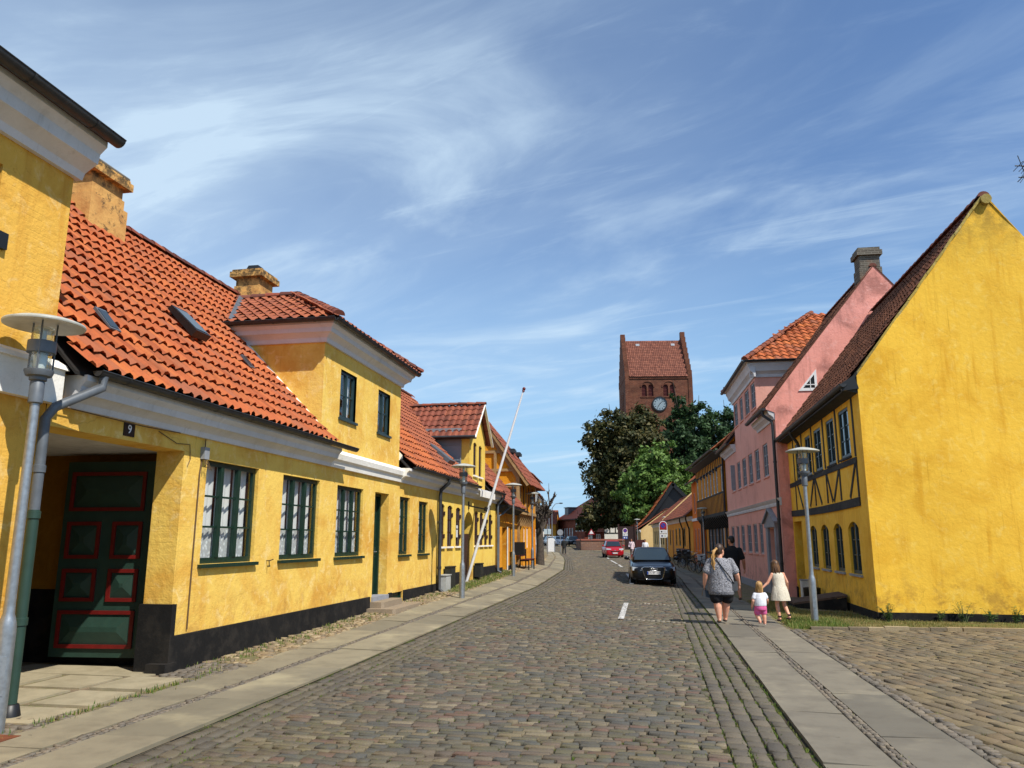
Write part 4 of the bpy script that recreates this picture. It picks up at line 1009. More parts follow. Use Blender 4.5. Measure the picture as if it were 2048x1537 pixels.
# ---- low house with dark doorway
hD = thing('house', 'small low yellow house with dark open doorway and brownish roof before the timbered gable', 'house', (-6.36, 33.5, .3))
WD = [(31.25, 31.75, 1.12, 2.3), (34.2, 34.7, 1.2, 2.25), (34.9, 35.4, 1.2, 2.25)]
mb = MB(); wallholes(mb, FL, 31.0, 36.1, -.2, 3.0, WD+[(32.4, 33.5, .35, 2.22)], .25); mb.build('wall', YELE, hD)
for a, b, c, d in WD: window(hD, FL, a, b, c, d, BLACKP, GLASSB, 2, 3, -.05, .05, .05, .03)
m = MB(); m.quad(FL.P(32.3, -.8, .3), FL.P(33.6, -.8, .3), FL.P(33.6, -.8, 2.4), FL.P(32.3, -.8, 2.4)); m.build('dark_room_sheet', DARKIN, hD)  # near-black sheet standing in for the unlit depth of the doorway
m = MB(); m.fbox(FL, 32.42, 33.0, -.62, -.57, .35, 2.2); m.build('door', BLACKP, hD)
m = MB(); m.fbox(FL, 33.5, 33.6, -.02, .03, .4, 2.25); m.build('door_frame', WHITEW, hD)
m = MB(); m.fbox(FL, 31.02, 32.38, -.01, .03, -.2, .58); m.fbox(FL, 33.62, 36.1, -.01, .03, -.2, .6); m.build('plinth', PLINTH, hD)
mb = MB(); dv = Vector((-3.9, 0, 4.3)); L = dv.length; tileroof(mb, (-5.95, 31.0, 3.12), (0, 1, 0), dv, 5.2, L, .25, .35, .028, .032, None, 0, 5, sag=.08); mb.quad((-9.85, 31, 7.42), (-9.85, 36.2, 7.42), (-13.8, 36.2, 3.1), (-13.8, 31, 3.1)); mb.build('roof', TILED, hD, smooth=42)
m = MB(); m.prism([FL.P(31.05, -.02, 2.8), FL.P(31.05, .35, 3.02), FL.P(31.05, .4, 3.1), FL.P(31.05, -.02, 3.1)], FL.d*5.05); m.build('eaves_board', TIMBER, hD)
gutter(hD, FL, 31.1, 36.2, .46, 3.08, .06, DZINC, .1)
pipe(hD, [FL.P(31.6, .46, 3.02), FL.P(31.3, .25, 2.75), FL.P(31.15, .1, 2.65), FL.P(31.12, .1, .5)], .045, ZINC)
m = MB(); m.box(-6.1, -5.7, 33.9, 34.3, 1.05, 1.6); m.fbox(FL, 34.35, 34.75, .02, .06, .95, 1.18); m.build('wall_box', BLACKP, hD)

# ---- timbered house with its gable to the camera
hE = thing('house', 'ochre half-timbered house, faded timber gable towards the viewer and jettied front', 'house', (-7.5, 38.5, .4))
ex, apx, apz, ez = -6.25, -8.3, 7.75, 4.75
mb = MB(); mb.add([(ex, 36.1, .2), (-10.4, 36.1, .2), (-10.4, 36.1, ez), (apx, 36.1, apz), (ex, 36.1, ez)], [(0,1,2,3,4)], 0, .5)
FE = Fr((-6.25, 0), (0, 1), 1)
WE1 = [(37.1, 37.55, 3.3, 4.3), (38.6, 39.05, 3.3, 4.3), (39.7, 40.2, 3.3, 4.3)]
wallholes(mb, FE, 36.1, 41.0, 2.9, 4.75, WE1, .12); mb.quad(FE.P(36.1, 0, 2.9), FE.P(41, 0, 2.9), FE.P(41, -.3, 2.9), FE.P(36.1, -.3, 2.9))
wallholes(mb, Fr((-6.5, 0), (0, 1), 1), 36.1, 41.0, .2, 2.9, [(36.45, 36.9, 1.3, 2.3), (37.3, 38.1, .4, 2.4), (38.7, 39.1, 1.3, 2.3), (39.6, 40.1, 1.3, 2.3)], .15)
mb.add([(ex, 41, .2), (-10.4, 41, .2), (-10.4, 41, ez), (ex, 41, ez)], [(0,1,2,3)], 0, .5); mb.build('wall', YELE, hE)
for a, b, c, d in WE1: window(hE, FE, a, b, c, d, BROWNP, GLASSB, 2, 2, -.03, .05, .04)
F2 = Fr((-6.5, 0), (0, 1), 1)
for a, b in ((36.45, 36.9), (38.7, 39.1), (39.6, 40.1)): window(hE, F2, a, b, 1.3, 2.3, WHITEP, GLASSB, 2, 2, -.04, .05, .04)
m = MB(); m.fbox(F2, 37.3, 38.1, -.14, -.08, .4, 2.4); m.build('door', BLACKP, hE)
mb = MB(); Y_ = 36.05
def gb(x0, z0, x1, z1, w=.15): mb.beam((x0, Y_+random.uniform(0, .03), z0), (x1, Y_, z1), w, .1, (0, 1, 0))
rk = (apz-ez)/(ex-apx)
gb(ex-.08, ez-.12, apx, apz-.2, .2); gb(-10.2, ez-.1, apx-.15, apz-.3, .2)
for z in (6.55, 5.82, 4.95, 4.2, 3.4): gb(-10.3 if z < 4.8 else apx-(apz-z)/rk, z, ex if z < 4.8 else apx+(apz-z)/rk-.05, z, .13)
for x in (-7.42, -8.3, -9.2): gb(x, 4.95, x, 5.82, .13); gb(x, 4.2, x, 4.95, .13)
gb(ex-.08, .3, ex-.08, ez, .18); gb(-7.3, 3.4, -7.3, 4.2, .13)
for u in (36.2, 37.8, 39.3, 40.8): mb.fbox(FE, u-.08, u+.08, -.03, .03, 2.95, 4.7)
mb.fbox(FE, 36.1, 41, -.02, .04, 2.9, 3.05); mb.fbox(FE, 36.1, 41, -.02, .035, 4.6, 4.74)
mb.build('timber_frame', OLDWOOD, hE)
for k in range(9):   # jetty brackets
    u = 36.3+k*.55; m = MB(); m.prism([F2.P(u, 0, 2.35), F2.P(u, .05, 2.35), F2.P(u, .24, 2.88), F2.P(u, 0, 2.88)], F2.d*.12); m.build('jetty_bracket', OLDWOOD, hE)
mb = MB()
for x0, x1 in ((-5.75, apx), (-10.9, apx)):
    dv = Vector((x1-x0, 0, apz+.12-4.25)); tileroof(mb, (x0, 35.85, 4.25), (0, 1, 0), dv, 5.3, dv.length, .25, .35, .028, .032, lambda u, v: u < 5.35-4.3*v/dv.length, 0, 5)
dv = Vector((-5.75-apx, 0, 4.25-apz-.12)); mb.add([(-5.75, 41.15, 4.25), (-10.9, 41.15, 4.25), (apx, 36.85, apz+.12)], [(0,1,2)])
rE = mb.build('roof', TILED, hE, smooth=42)
m = MB(); m.beam((-5.8, 35.9, 4.22), (apx, 35.9, apz+.03), .18, .05, (0, 1, 0)); m.build('bargeboard', OLDWOOD, rE)
m = MB(); ridgecaps(m, (apx, 35.85, apz+.14), (apx, 36.9, apz+.14), .11, .36); m.build('ridge', RIDGE, rE, smooth=40)
for y in (37.2, 38.8): chimney(rE, -6.95, -6.75, y, y+.3, 5.2, 6.1, DZINC, name='roof_vent')
# ---- houses further along the left
def farhouse(label, x, y0, y1, h, rz, wallm, roofm, wins, z0, depth=7, slope=None, wm=WHITEP, gm=GLASSB, band=None, door=None, dx=0.):
    o = thing('house', label, 'house', (x-.5, (y0+y1)/2, z0)); F = Fr((x, y0), (dx, y1-y0), 1); Ln = math.hypot(dx, y1-y0)
    m = MB(); hl = [w for w in wins]+([door] if door else []); wallholes(m, F, 0, Ln, z0-.5, z0+h, [(a, b, c+z0, d+z0) for a, b, c, d in hl], .15)
    for u in (0, Ln): m.add([F.P(u, 0, z0-.5), F.P(u, -depth, z0-.5), F.P(u, -depth, z0+h), F.P(u, -depth/2, z0+rz), F.P(u, 0, z0+h)], [(0,1,2,3,4)], 0, .5)
    m.build('wall', wallm, o)
    for a, b, c, d in wins: window(o, F, a, b, c+z0, d+z0, wm, gm, 2, 2, -.04, .06, .05, .03)
    if door: m = MB(); m.fbox(F, door[0], door[1], -.16, -.1, z0+door[2], z0+door[3]); m.build('door', BROWNP, o)
    m = MB(); dv = F.P(0, -depth/2, z0+rz)-F.P(0, .3, z0+h-.12); tileroof(m, F.P(-.1, .3, z0+h-.12), F.d, dv, Ln+.2, dv.length, .28, .38, .028, .03, None, 0, 4)
    m.quad(F.P(0, -depth/2, z0+rz), F.P(Ln, -depth/2, z0+rz), F.P(Ln, -depth-.3, z0+h), F.P(0, -depth-.3, z0+h)); m.build('roof', roofm, o, smooth=42)
    m = MB(); m.fbox(F, 0, Ln, -.01, .2, z0+h-.3, z0+h-.1); m.build('cornice', WHITEW, o)
    if band: m = MB(); m.fbox(F, 0, Ln, -.01, .08, z0+band, z0+band+.25); m.build('string_course', WHITEW, o)
    return o
GREYST = stucco('grey_render', '#8f9296', '#6f7174', '#a4a6a8', None, .5, .3, .3); YELW = stucco('pale_yellow_render', '#dcc079', '#c09a52', '#e7d5a2', None, .5, .3, .3)
tall = [(1+2.2*k, 2+2.2*k, zz, zz+1.3) for k in range(3) for zz in (1.0, 3.4)]
farhouse('grey rendered two storey house with white string course beyond the timbered house', -6.75, 41.4, 48.5, 4.9, 7.6, GREYST, TILED, tall, .4, band=2.75, dx=-.5)
farhouse('pale yellow house with white string course behind the pollarded tree', -7.45, 48.6, 57, 4.3, 7.2, YELW, TILED, [(1+2.5*k, 2+2.5*k, zz, zz+1.2) for k in range(3) for zz in (.9, 2.9)], .35, band=2.4, dx=-.9)
farhouse('cream house with tall shop windows beside the no stopping sign', -8.9, 57.2, 68, 3.9, 6.4, CREAM, TILED, [(1+2.1*k, 2.2+2.1*k, .6, 2.4) for k in range(4)], .3, dx=-1.4)
farhouse('golden house with brown doors near the white signboard', -10.9, 68.2, 82, 3.6, 6.0, ORYEL, TILEG, [(1+2.4*k, 2+2.4*k, .9, 2.2) for k in range(5)], .2, dx=-2.2)
farhouse('white house low and far down the left side', -14.2, 84, 100, 3.6, 6.2, WHITEW, TILED, [(1+2.6*k, 2+2.6*k, .9, 2.2) for k in range(5)], .2, dx=-3.0)
farhouse('brick house with brown hipped looking roof closing the left side', -20.6, 108, 124, 5.6, 9.4, BRICKR, TILED, [(1+2.6*k, 2.2+2.6*k, zz, zz+1.4) for k in range(5) for zz in (.9, 3.3)], .3, dx=-4.0)
# ------------------------------------------------------------------ right side of the street
FJ = Fr((4.68, 0), (0, 1), -1)
hJ = thing('house', 'deep yellow house showing a windowless sunlit gable, half-timbered street front in shade', 'house', (7.5, 23, 0))
WJU = [(19.6, 20.64, 3.68, 4.88), (21.2, 22.14, 3.66, 4.86), (22.86, 23.85, 3.64, 4.84), (24.4, 25.25, 3.62, 4.82), (26.3, 27.0, 3.62, 4.8)]
WJL = [(19.53, 20.55, .9, 2.13, .16), (21.2, 22.18, .9, 2.12, .16), (22.8, 23.8, .9, 2.12, .16), (24.42, 25.46, .9, 2.12, .16)]
mb = MB(); wallholes(mb, FJ, 18.5, 28.4, -.4, 5.35, WJU+WJL+[(26.75, 28.15, -.2, 2.3, 0, .75)], .13)
gy = 18.5; gp = [(4.68, gy, -.4), (10.75, gy+.25, -.4), (10.75, gy+.25, 5.2), (7.98, gy+.14, 9.55), (7.78, gy+.14, 9.55), (4.62, gy, 5.33)]
# the gable wall, gently uneven, as a fine grid
def gablegrid(mb, x0, x1, f, zf, n, m, yfun, mat=0):
    vs = []; fs = []
    for i in range(n+1):
        x = x0+(x1-x0)*i/n; top = zf(x)
        for j in range(m+1): z = -.4+(top+.4)*j/m; vs.append((x, yfun(x, z), z))
    for i in range(n):
        for j in range(m): k = i*(m+1)+j; fs.append((k, k+m+1, k+m+2, k+1))
    mb.add(vs, fs, mat, .5)
def zJ(x): 
    return min(5.33+(x-4.62)*(9.58-5.33)/(7.80-4.62), 9.58, 5.2+(10.75-x)*(9.58-5.2)/(10.75-7.98))
mg = MB()
gablegrid(mg, 4.68, 10.75, None, zJ, 61, 40, lambda x, z: 18.5+.041*(x-4.68)-.012*z*.0+.018*math.sin(x*1.3+z*.8)*min(1, (x-4.68)*2)+.010*math.sin(x*3.1-z*1.9)*min(1, (x-4.68)*2))
mb.quad((10.75, 18.7, -.4), (10.75, 28.4, -.4), (10.75, 28.4, 5.2), (10.75, 18.7, 5.2)); mb.add([(4.68, 28.4, -.4), (10.75, 28.4, -.4), (10.75, 28.4, 5.2), (7.88, 28.4, 9.4), (4.68, 28.4, 5.3)], [(0,1,2,3,4)])
mb.quad(FJ.P(26.75, -.75, -.2), FJ.P(28.15, -.75, -.2), FJ.P(28.15, -.75, 2.3), FJ.P(26.75, -.75, 2.3))
mb.build('wall', YELJ, hJ)
gw = mg.build('gable_wall', YELJ, hJ, smooth=60)
mb = MB(); a = random.Random(3)
for (x0, z0, x1, z1) in ((4.6, 5.36, 7.8, 9.62), (7.96, 9.62, 10.8, 5.15)):   # mortar edge along the verge
    for k in range(14):
        t0, t1 = k/14, (k+1)/14; mb.beam((x0+(x1-x0)*t0, 18.58+.04*(x0-4.6), z0+(z1-z0)*t0-.03), (x0+(x1-x0)*t1, 18.58+.04*(x0-4.6), z0+(z1-z0)*t1-.03+a.uniform(-.02, .02)), .05, .09, (0, 1, 0))
mb.tube([(7.88, 18.5, 9.52), (7.88, 18.98, 9.54)], [.12, .11], 10); mb.build('verge_mortar', stucco('lichen_mortar', '#b39a4a', '#7d7550', '#c8b88a', None, .9, .6, .2), hJ)
mb = MB(); mb.fbox(FJ, 18.48, 26.75, -.01, .03, -.5, .16); mb.fbox(FJ, 28.15, 28.4, -.01, .03, -.5, .15)
mb.prism([(4.66, 18.47, -.5), (10.8, 18.72, -.5), (10.8, 18.72, .12), (4.66, 18.47, .16)], (0, .05, 0)); mb.build('plinth', PLINTH, hJ)
mb = MB()
T = lambda u0, u1, z0, z1, o=.018: mb.fbox(FJ, u0, u1, -.02, o, z0, z1, 0)
def sagz(u): return 2.58-.05*math.sin(math.pi*(u-18.6)/9.6)
for k in range(12):
    u0, u1 = 19.1+9.2*k/12, 19.1+9.2*(k+1)/12; z0, z1 = sagz(u0), sagz(u1)
    mb.hexa([FJ.P(u0,-.02,z0-.10), FJ.P(u1,-.02,z1-.10), FJ.P(u1,.035,z1-.10), FJ.P(u0,.035,z0-.10), FJ.P(u0,-.02,z0+.10), FJ.P(u1,-.02,z1+.10), FJ.P(u1,.035,z1+.10), FJ.P(u0,.035,z0+.10)], 0, .5)
for u in (19.17, 20.92, 22.5, 24.12, 25.75, 27.3): T(u-.06, u+.06, 3.62, 5.25); T(u-.055, u+.055, 2.68, 3.46)
for u0, u1 in ((19.1, 28.3),): T(u0, u1, 3.46, 3.6, .026)
T(19.1, 28.3, 5.14, 5.3, .024)
for (u0, z0, u1, z1) in ((19.25, 3.44, 20.1, 2.7), (20.85, 3.44, 20.0, 2.7)): pass
for (u0, z0, u1, z1) in ((19.3, 3.45, 20.0, 2.7), (21.0, 3.45, 21.75, 2.7), (22.42, 3.45, 21.9, 2.7), (24.0, 3.45, 23.3, 2.7), (24.25, 3.45, 25.0, 2.7), (26.9, 3.45, 26.2, 2.7)):
    mb.beam(FJ.P(u0, .0, z0), FJ.P(u1, .0, z1), .11, .034, FJ.n)
mb.build('timber_frame', TIMBER, hJ)
for k, (a, b, c, d) in enumerate(WJU): window(hJ, FJ, a, b, c, d, BLUEGR, GLASS, 2, 3, -.02, .07, .06, .03, .04, TIMBER)
for k, (a, b, c, d, r) in enumerate(WJL): window(hJ, FJ, a, b, c, d, BLUEGR, GLASS, 2, 3, -.06, .07, .07, .03, .05, GREYW)
m = MB(); m.fbox(FJ, 27.0, 27.9, -.74, -.68, -.1, 2.1); m.build('door', BLUEGR, hJ)
mb = MB(); JV = Vector((7.88-4.36, 0, 9.62-5.16)); JL = JV.length
tileroof(mb, (4.36, 18.58, 5.16), (0, 1, 0), JV, 9.9, JL, .225, .32, .03, .034, None, 0, 7, sag=.06, curve=.0)
mb.quad((7.88, 18.6, 9.62), (7.88, 28.45, 9.62), (11.1, 28.45, 5.0), (11.1, 18.8, 5.0)); rJ = mb.build('roof', TILEB, hJ, smooth=42)
mb = MB(); ridgecaps(mb, (7.88, 18.62, 9.66), (7.88, 28.4, 9.66), .12, .36); mb.build('ridge', RIDGE, rJ, smooth=40)
mb = MB(); mb.prism([(4.7, 18.52, 5.0), (4.40, 18.52, 5.08), (4.40, 18.52, 5.14), (4.7, 18.52, 5.5)], (0, 9.85, 0)); mb.prism([(4.36, 18.62, 5.09), (4.36, 18.62, 5.05), (7.88, 18.62, 9.45), (7.88, 18.62, 9.53)], (0, 9.7, 0)); mb.build('eaves_board', TIMBER, rJ)
mb = MB(); mb.prism([(4.70, 18.47, 5.10), (4.34, 18.47, 5.06), (4.28, 18.47, 5.2), (4.62, 18.47, 5.42)], (0, .1, 0)); mb.build('verge_board', BLACKP, rJ)
gutter(hJ, FJ, 18.35, 28.7, .34, 5.2, .085, DZINC, .02)
pipe(hJ, [FJ.P(25.6, .34, 5.12), FJ.P(25.6, .34, 5.0), FJ.P(25.8, .12, 4.75), FJ.P(25.8, .08, 4.6), FJ.P(25.8, .08, 3.9)], .05, DZINC)
# aerial on the back of that roof
an = thing('aerial', 'dark television aerial on a mast rising behind the yellow gable roof', 'aerial', (10.75, 22, 6.2))
m = MB(); m.tube([(10.75, 22, 5.4), (10.75, 22, 12.6)], .03, 8); m.build('mast', ZINC, an)
m = MB(); m.tube([(10.2, 22, 11.9), (11.6, 22.3, 11.9)], .016, 6)
for k in range(8): x = 10.3+.16*k; m.tube([(x, 21.75+.05*k, 11.9), (x, 22.35+.05*k, 11.9)], .009, 5)
for k in range(5): m.tube([(10.30+.03*k, 21.6, 11.5+.14*k), (10.5+.03*k, 22.5, 11.6+.14*k)], .008, 5)
m.tube([(10.25, 22, 11.55), (11.2, 22.1, 11.55)], .014, 6)
for k in range(4): m.tube([(10.35+.2*k, 21.8, 11.55), (10.35+.2*k, 22.3, 11.55)], .012, 5)
m.tube([(10.45, 22, 11.5), (10.3, 22, 12.2)], .012, 5); m.build('antenna', BLACKP, an)

# ---- pink house
FP = Fr((4.34, 28.35), (-.036, 1), -1); PL_ = 14.6
hP = thing('house', 'pink two storey house with white cornice band, pedimented door and big hipped dormer', 'house', (7.5, 35.5, 0))
WPU = [(1.95, 3.05), (3.9, 4.98), (5.65, 6.75), (7.4, 8.6), (9.2, 10.3), (11.05, 12.3)]
WPL = [(4.1, 5.0), (5.5, 6.55), (7.05, 8.25), (9.0, 10.1), (10.7, 11.6), (12.4, 13.5)]
WPD = [(3.9, 5.0), (5.5, 6.75), (7.35, 8.3), (9.0, 10.2)]
mb = MB(); wallholes(mb, FP, 0, PL_, -.5, 6.35, [(a, b, 4.06, 5.32) for a, b in WPU]+[(a, b, 1.14, 2.36) for a, b in WPL]+[(1.25, 2.5, -.15, 2.1, 0, .3)], .1)
mb2 = mb; wallholes(mb, FP, 3.75, 10.3, 6.35, 8.3, [(a, b, 7.03, 8.1) for a, b in WPD], .1)
mb.add([FP.P(3.75, 0, 6.3), FP.P(3.75, -1.9, 8.6), FP.P(3.75, -1.9, 8.8), FP.P(3.75, 0, 8.8)], [(0,1,2,3)], 0, .5); mb.add([FP.P(10.3, 0, 6.3), FP.P(10.3, -1.9, 8.6), FP.P(10.3, -1.9, 8.8), FP.P(10.3, 0, 8.8)], [(0,1,2,3)], 0, .5)
mb.add([FP.P(PL_, 0, -.5), FP.P(PL_, -7.6, -.5), FP.P(PL_, -7.6, 6), FP.P(PL_, -3.8, 11.2), FP.P(PL_, 0, 6.2)], [(0,1,2,3,4)], 0, .5)
mb.build('wall', PINK, hP)
mb = MB(); mb.add([FP.P(.0, .02, -.5), FP.P(0, -8.0, -.5), FP.P(0, -8.0, 6.0), FP.P(0, -3.85, 11.42), FP.P(0, -3.7, 11.42), FP.P(0, .36, 6.28), FP.P(0, .02, 6.15)], [(0,1,2,3,4,5,6)], 0, .5); mb.build('gable_wall', PINKG, hP)
mb = MB(); mb.fbox(FP, -.02, 1.2, -.01, .04, -.6, 0.0); mb.fbox(FP, 2.55, PL_, -.01, .04, -.6, 0.0); mb.build('plinth', GREYPL, hP)
mb = MB(); profile(mb, FP, [(-.01, 2.88), (.04, 2.88), (.06, 2.96), (.04, 3.0), (.10, 3.06), (.14, 3.13), (-.01, 3.16)], -.03, PL_+.02); mb.build('string_course', CORN, hP, smooth=30)
EP = [(-.01, 5.9), (.05, 5.9), (.07, 5.98), (.16, 6.06), (.2, 6.08), (.26, 6.2), (.26, 6.26), (-.01, 6.26)]
for a, b in ((.02, 3.7), (10.35, PL_)): mb = MB(); profile(mb, FP, EP, a, b); mb.build('cornice', CORN, hP, smooth=30)
gutter(hP, FP, -.05, 3.9, .4, 6.3, .085, DZINC, -.0); gutter(hP, FP, 10.2, PL_+.2, .4, 6.3, .085, DZINC)
pipe(hP, [FP.P(.2, .4, 6.22), FP.P(.2, .4, 6.08), FP.P(.12, .12, 5.85), FP.P(.1, .1, 5.7), FP.P(.1, .1, -.15)], .055, DZINC, rings=[FP.P(.1, .1, 4.4), FP.P(.1, .1, 2.4), FP.P(.1, .1, .9)])
for k, (a, b) in enumerate(WPU): window(hP, FP, a, b, 4.06, 5.32, GREYW, GLASSB, 2, 3, -.04, .06, .06, .03, .04, PINK)
for k, (a, b) in enumerate(WPL): window(hP, FP, a, b, 1.14, 2.36, GREYW, GLASSB, 2, 3, -.04, .06, .06, .03, .04, PINK)
for k, (a, b) in enumerate(WPD): window(hP, FP, a, b, 7.03, 8.1, GREYW, GLASSB, 2, 3, -.04, .06, .06, .03, .04, PINK)
m = MB(); m.fbox(FP, 11.0, 11.06, .0, .2, 4.1, 5.3); m.build('open_shutter', GREYW, hP)
m = MB(); m.fbox(FP, 1.25, 2.5, -.28, -.22, -.15, 2.1); dP = m.build('door', GREYW, hP); m = MB()
for z0, z1 in ((.05, .6), (.75, 1.3), (1.45, 2.0)):
    for u0, u1 in ((1.36, 1.82), (1.93, 2.4)): m.fbox(FP, u0, u1, -.22, -.2, z0, z1)
m.build('door_panel', GREYW, dP)
m = MB()
for u0, u1 in ((.95, 1.22), (2.53, 2.95)): m.fbox(FP, u0, u1, -.01, .09, -.2, 2.15)
m.fbox(FP, .9, 3.05, -.01, .12, 2.15, 2.30); m.prism([FP.P(.75, -.01, 2.30), FP.P(3.2, -.01, 2.30), FP.P(1.97, -.01, 2.78)], FP.n*.1)
m.beam(FP.P(.7, .08, 2.32), FP.P(1.97, .08, 2.82), .07, .2, FP.n); m.beam(FP.P(3.25, .08, 2.32), FP.P(1.97, .08, 2.82), .07, .2, FP.n); m.build('door_surround', GREYPL, hP)
# roof
P0 = FP.P(.03, .42, 6.3); RDG = FP.P(.03, -3.78, 11.45); PV = RDG-P0; PLn = PV.length
def keepP(u, v):
    z = 6.3+(11.45-6.3)*v/PLn; o = .42-4.2*v/PLn; uu = u+.03
    if 3.77 < uu < 10.28 and z < 8.7: return False
    return not (3.4 < uu < 10.7 and z < 8.8+(3.3-abs(uu-7.03))*(3.1/3.5)-.1)
mb = MB(); tileroof(mb, P0, FP.d, PV, PL_, PLn, .23, .33, .03, .034, keepP, 0, 6)
mb.quad(RDG, RDG+FP.d*PL_, FP.P(PL_, -8.3, 5.9), FP.P(.03, -8.3, 5.9)); rP = mb.build('roof', TILEB, hP, smooth=42)
mb = MB(); ridgecaps(mb, RDG+Vector((0, 0, .03)), RDG+FP.d*PL_+Vector((0, 0, .03)), .12, .36); mb.build('ridge', RIDGE, rP, smooth=40)
mb = MB(); mb.prism([FP.P(.06, .4, 6.2), FP.P(.06, .4, 6.26), FP.P(.06, -3.78, 11.38), FP.P(.06, -3.78, 11.3)], FP.d*3.6); mb.build('verge_board', TIMBER, rP); mb = MB(); mb.prism([FP.P(10.4, .4, 6.2), FP.P(10.4, .4, 6.26), FP.P(10.4, -3.78, 11.38), FP.P(10.4, -3.78, 11.3)], FP.d*4.2)
mb.build('verge_board', TIMBER, rP); mb = MB(); mb.prism([FP.P(-.02, .38, 6.30), FP.P(-.02, .42, 6.34), FP.P(-.02, -3.78, 11.50), FP.P(-.02, -8.2, 6.0), FP.P(-.02, -8.2, 5.95), FP.P(-.02, -3.78, 11.45)], FP.d*.06); mb.build('verge_board', TILEB, rP)
def chimF(par, F, u0, u1, o0, o1, z0, zt, mat):
    m = MB(); m.fbox(F, u0, u1, o0, o1, z0, zt-.3); m.fbox(F, u0-.04, u1+.04, o0-.04, o1+.04, z0, z0+(zt-z0)*.45); m.fbox(F, u0-.09, u1+.09, o0-.09, o1+.09, zt-.3, zt-.12); m.fbox(F, u0-.03, u1+.03, o0-.03, o1+.03, zt-.12, zt); return m.build('chimney', mat, par)
chimF(rP, FP, .1, .75, -4.05, -3.35, 10.8, 12.2, BRICKG); chimF(rP, FP, 12.2, 12.9, -4.1, -3.4, 10.8, 12.4, BRICKG)
# hipped dormer
DZ = 8.85; u0, u1 = 3.4, 10.7; apu, apo, apz_ = 7.05, -3.2, 11.75
mb = MB()
def plane3(A, B, C, tw=.3, tl=.36, K=None):
    A, B, C = Vector(A), Vector(B), Vector(C); U = (B-A).normalized(); Wd = (B-A).length; q = C-A; Vv = q-U*q.dot(U); L = Vv.length; Vv.normalize(); ua = q.dot(U)
    tileroof(mb, A, U, Vv, Wd, L, tw, tl, .035, .035, lambda u, v: (K(u, v, L) if K else ua*v/L-.14 <= u <= Wd-(Wd-ua)*v/L+.14), 0, 6)
AP_ = FP.P(apu, apo, apz_); plane3(FP.P(u0, .42, DZ), FP.P(u1, .42, DZ), AP_)
for ue in (u0, u1):
    A = FP.P(ue, .42, DZ); B = FP.P(ue, -4.2, DZ)
    def K(u, v, L):
        t = v/L; z = DZ+(apz_-DZ)*t; o = .42-u; return u >= 3.62*t-.14 and z > 6.3+(.42-o)*(11.45-6.3)/4.2-.2
    plane3(A, B, FP.P(apu, -4.2, apz_), K=K)
dP_ = mb.build('dormer_roof', TILEO, hP, smooth=42)
mb = MB()
for ue in (u0, u1): ridgecaps(mb, FP.P(ue, .42, DZ+.06), AP_+Vector((0, 0, .04)), .14, .33)
mb.build('ridge', TILEG, dP_, smooth=40)
mb = MB(); mb.quad(FP.P(u0+.03, .4, DZ-.05), FP.P(u1-.03, .4, DZ-.05), FP.P(u1-.03, -2, DZ-.05), FP.P(u0+.03, -2, DZ-.05)); mb.build('soffit', CORN, dP_)
DQ = [(-.01, 8.2), (.05, 8.2), (.07, 8.32), (.14, 8.4), (.2, 8.44), (.24, 8.6), (.3, 8.7), (.3, 8.8), (-.01, 8.8)]
FPs = Fr(FP.P(3.75, 0, 0), (-FP.n.x, -FP.n.y), 1)
if FPs.n.dot(FP.d) > 0: FPs = Fr(FP.P(3.75, 0, 0), (-FP.n.x, -FP.n.y), -1)
mb = MB(); profile(mb, FP, DQ, 3.5, 10.5); profile(mb, FPs, DQ, -.2, 2.2); mb.build('dormer_cornice', CORN, hP, smooth=30)
gutter(hP, FP, u0-.05, u1+.05, .46, DZ, .075, DZINC); gutter(hP, FPs, -.42, 2.0, .40, DZ, .075, DZINC)
# triangular loft window in the gable
FPg = Fr((FP.p.x, FP.p.y), (-FP.n.x, -FP.n.y), 1)
if FPg.n.y > 0: FPg = Fr((FP.p.x, FP.p.y), (-FP.n.x, -FP.n.y), -1)
a, b, c = FPg.P(.85, .03, 6.9), FPg.P(1.5, .03, 6.9), FPg.P(1.5, .03, 7.68)
m = MB(); ctr = (a+b+c)/3
for p, q in ((a, b), (b, c), (c, a)):
    pi, qi = ctr+(p-ctr)*.62, ctr+(q-ctr)*.62; n_ = FPg.n*.04; m.hexa([p, q, qi, pi, p-n_, q-n_, qi-n_, pi-n_])
m.beam(FPg.P(1.05, .02, 7.12), FPg.P(1.45, .02, 7.12), .03, .03, FPg.n); m.beam(FPg.P(1.27, .02, 6.95), FPg.P(1.27, .02, 7.35), .025, .03, FPg.n)
tw_ = m.build('loft_window', WHITEP, hP); m = MB(); m.add([ctr+(p-ctr)*.7-FPg.n*.02 for p in (a, b, c)], [(0,1,2)]); m.build('pane', GLASS, tw_)

# ---- orange half-timbered house with jettied upper floor
FH = Fr((3.70, 43.05), (-.068, 1), -1); HL = 12.2
hH = thing('house', 'orange half-timbered house with jettied upper floor on dark brackets over pale windows', 'house', (6.5, 49, 0))
WH = [(.35, 1.0), (2.2, 2.85), (3.4, 4.05), (4.7, 5.4), (6.1, 6.8), (7.5, 8.2), (9.0, 9.6), (11.1, 11.8)]
mb = MB(); wallholes(mb, FH, 0, HL, 3.1, 6.5, [(a, b, 4.3, 5.65) for a, b in WH], .1); mb.quad(FH.P(0, 0, 3.1), FH.P(HL, 0, 3.1), FH.P(HL, -.6, 3.1), FH.P(0, -.6, 3.1)); mb.quad(FH.P(0, 0, 3.1), FH.P(0, -.6, 3.1), FH.P(0, -.6, 6.5), FH.P(0, 0, 6.5))
FH2 = Fr(FH.P(0, -.5, 0), (FH.d.x, FH.d.y), -1)
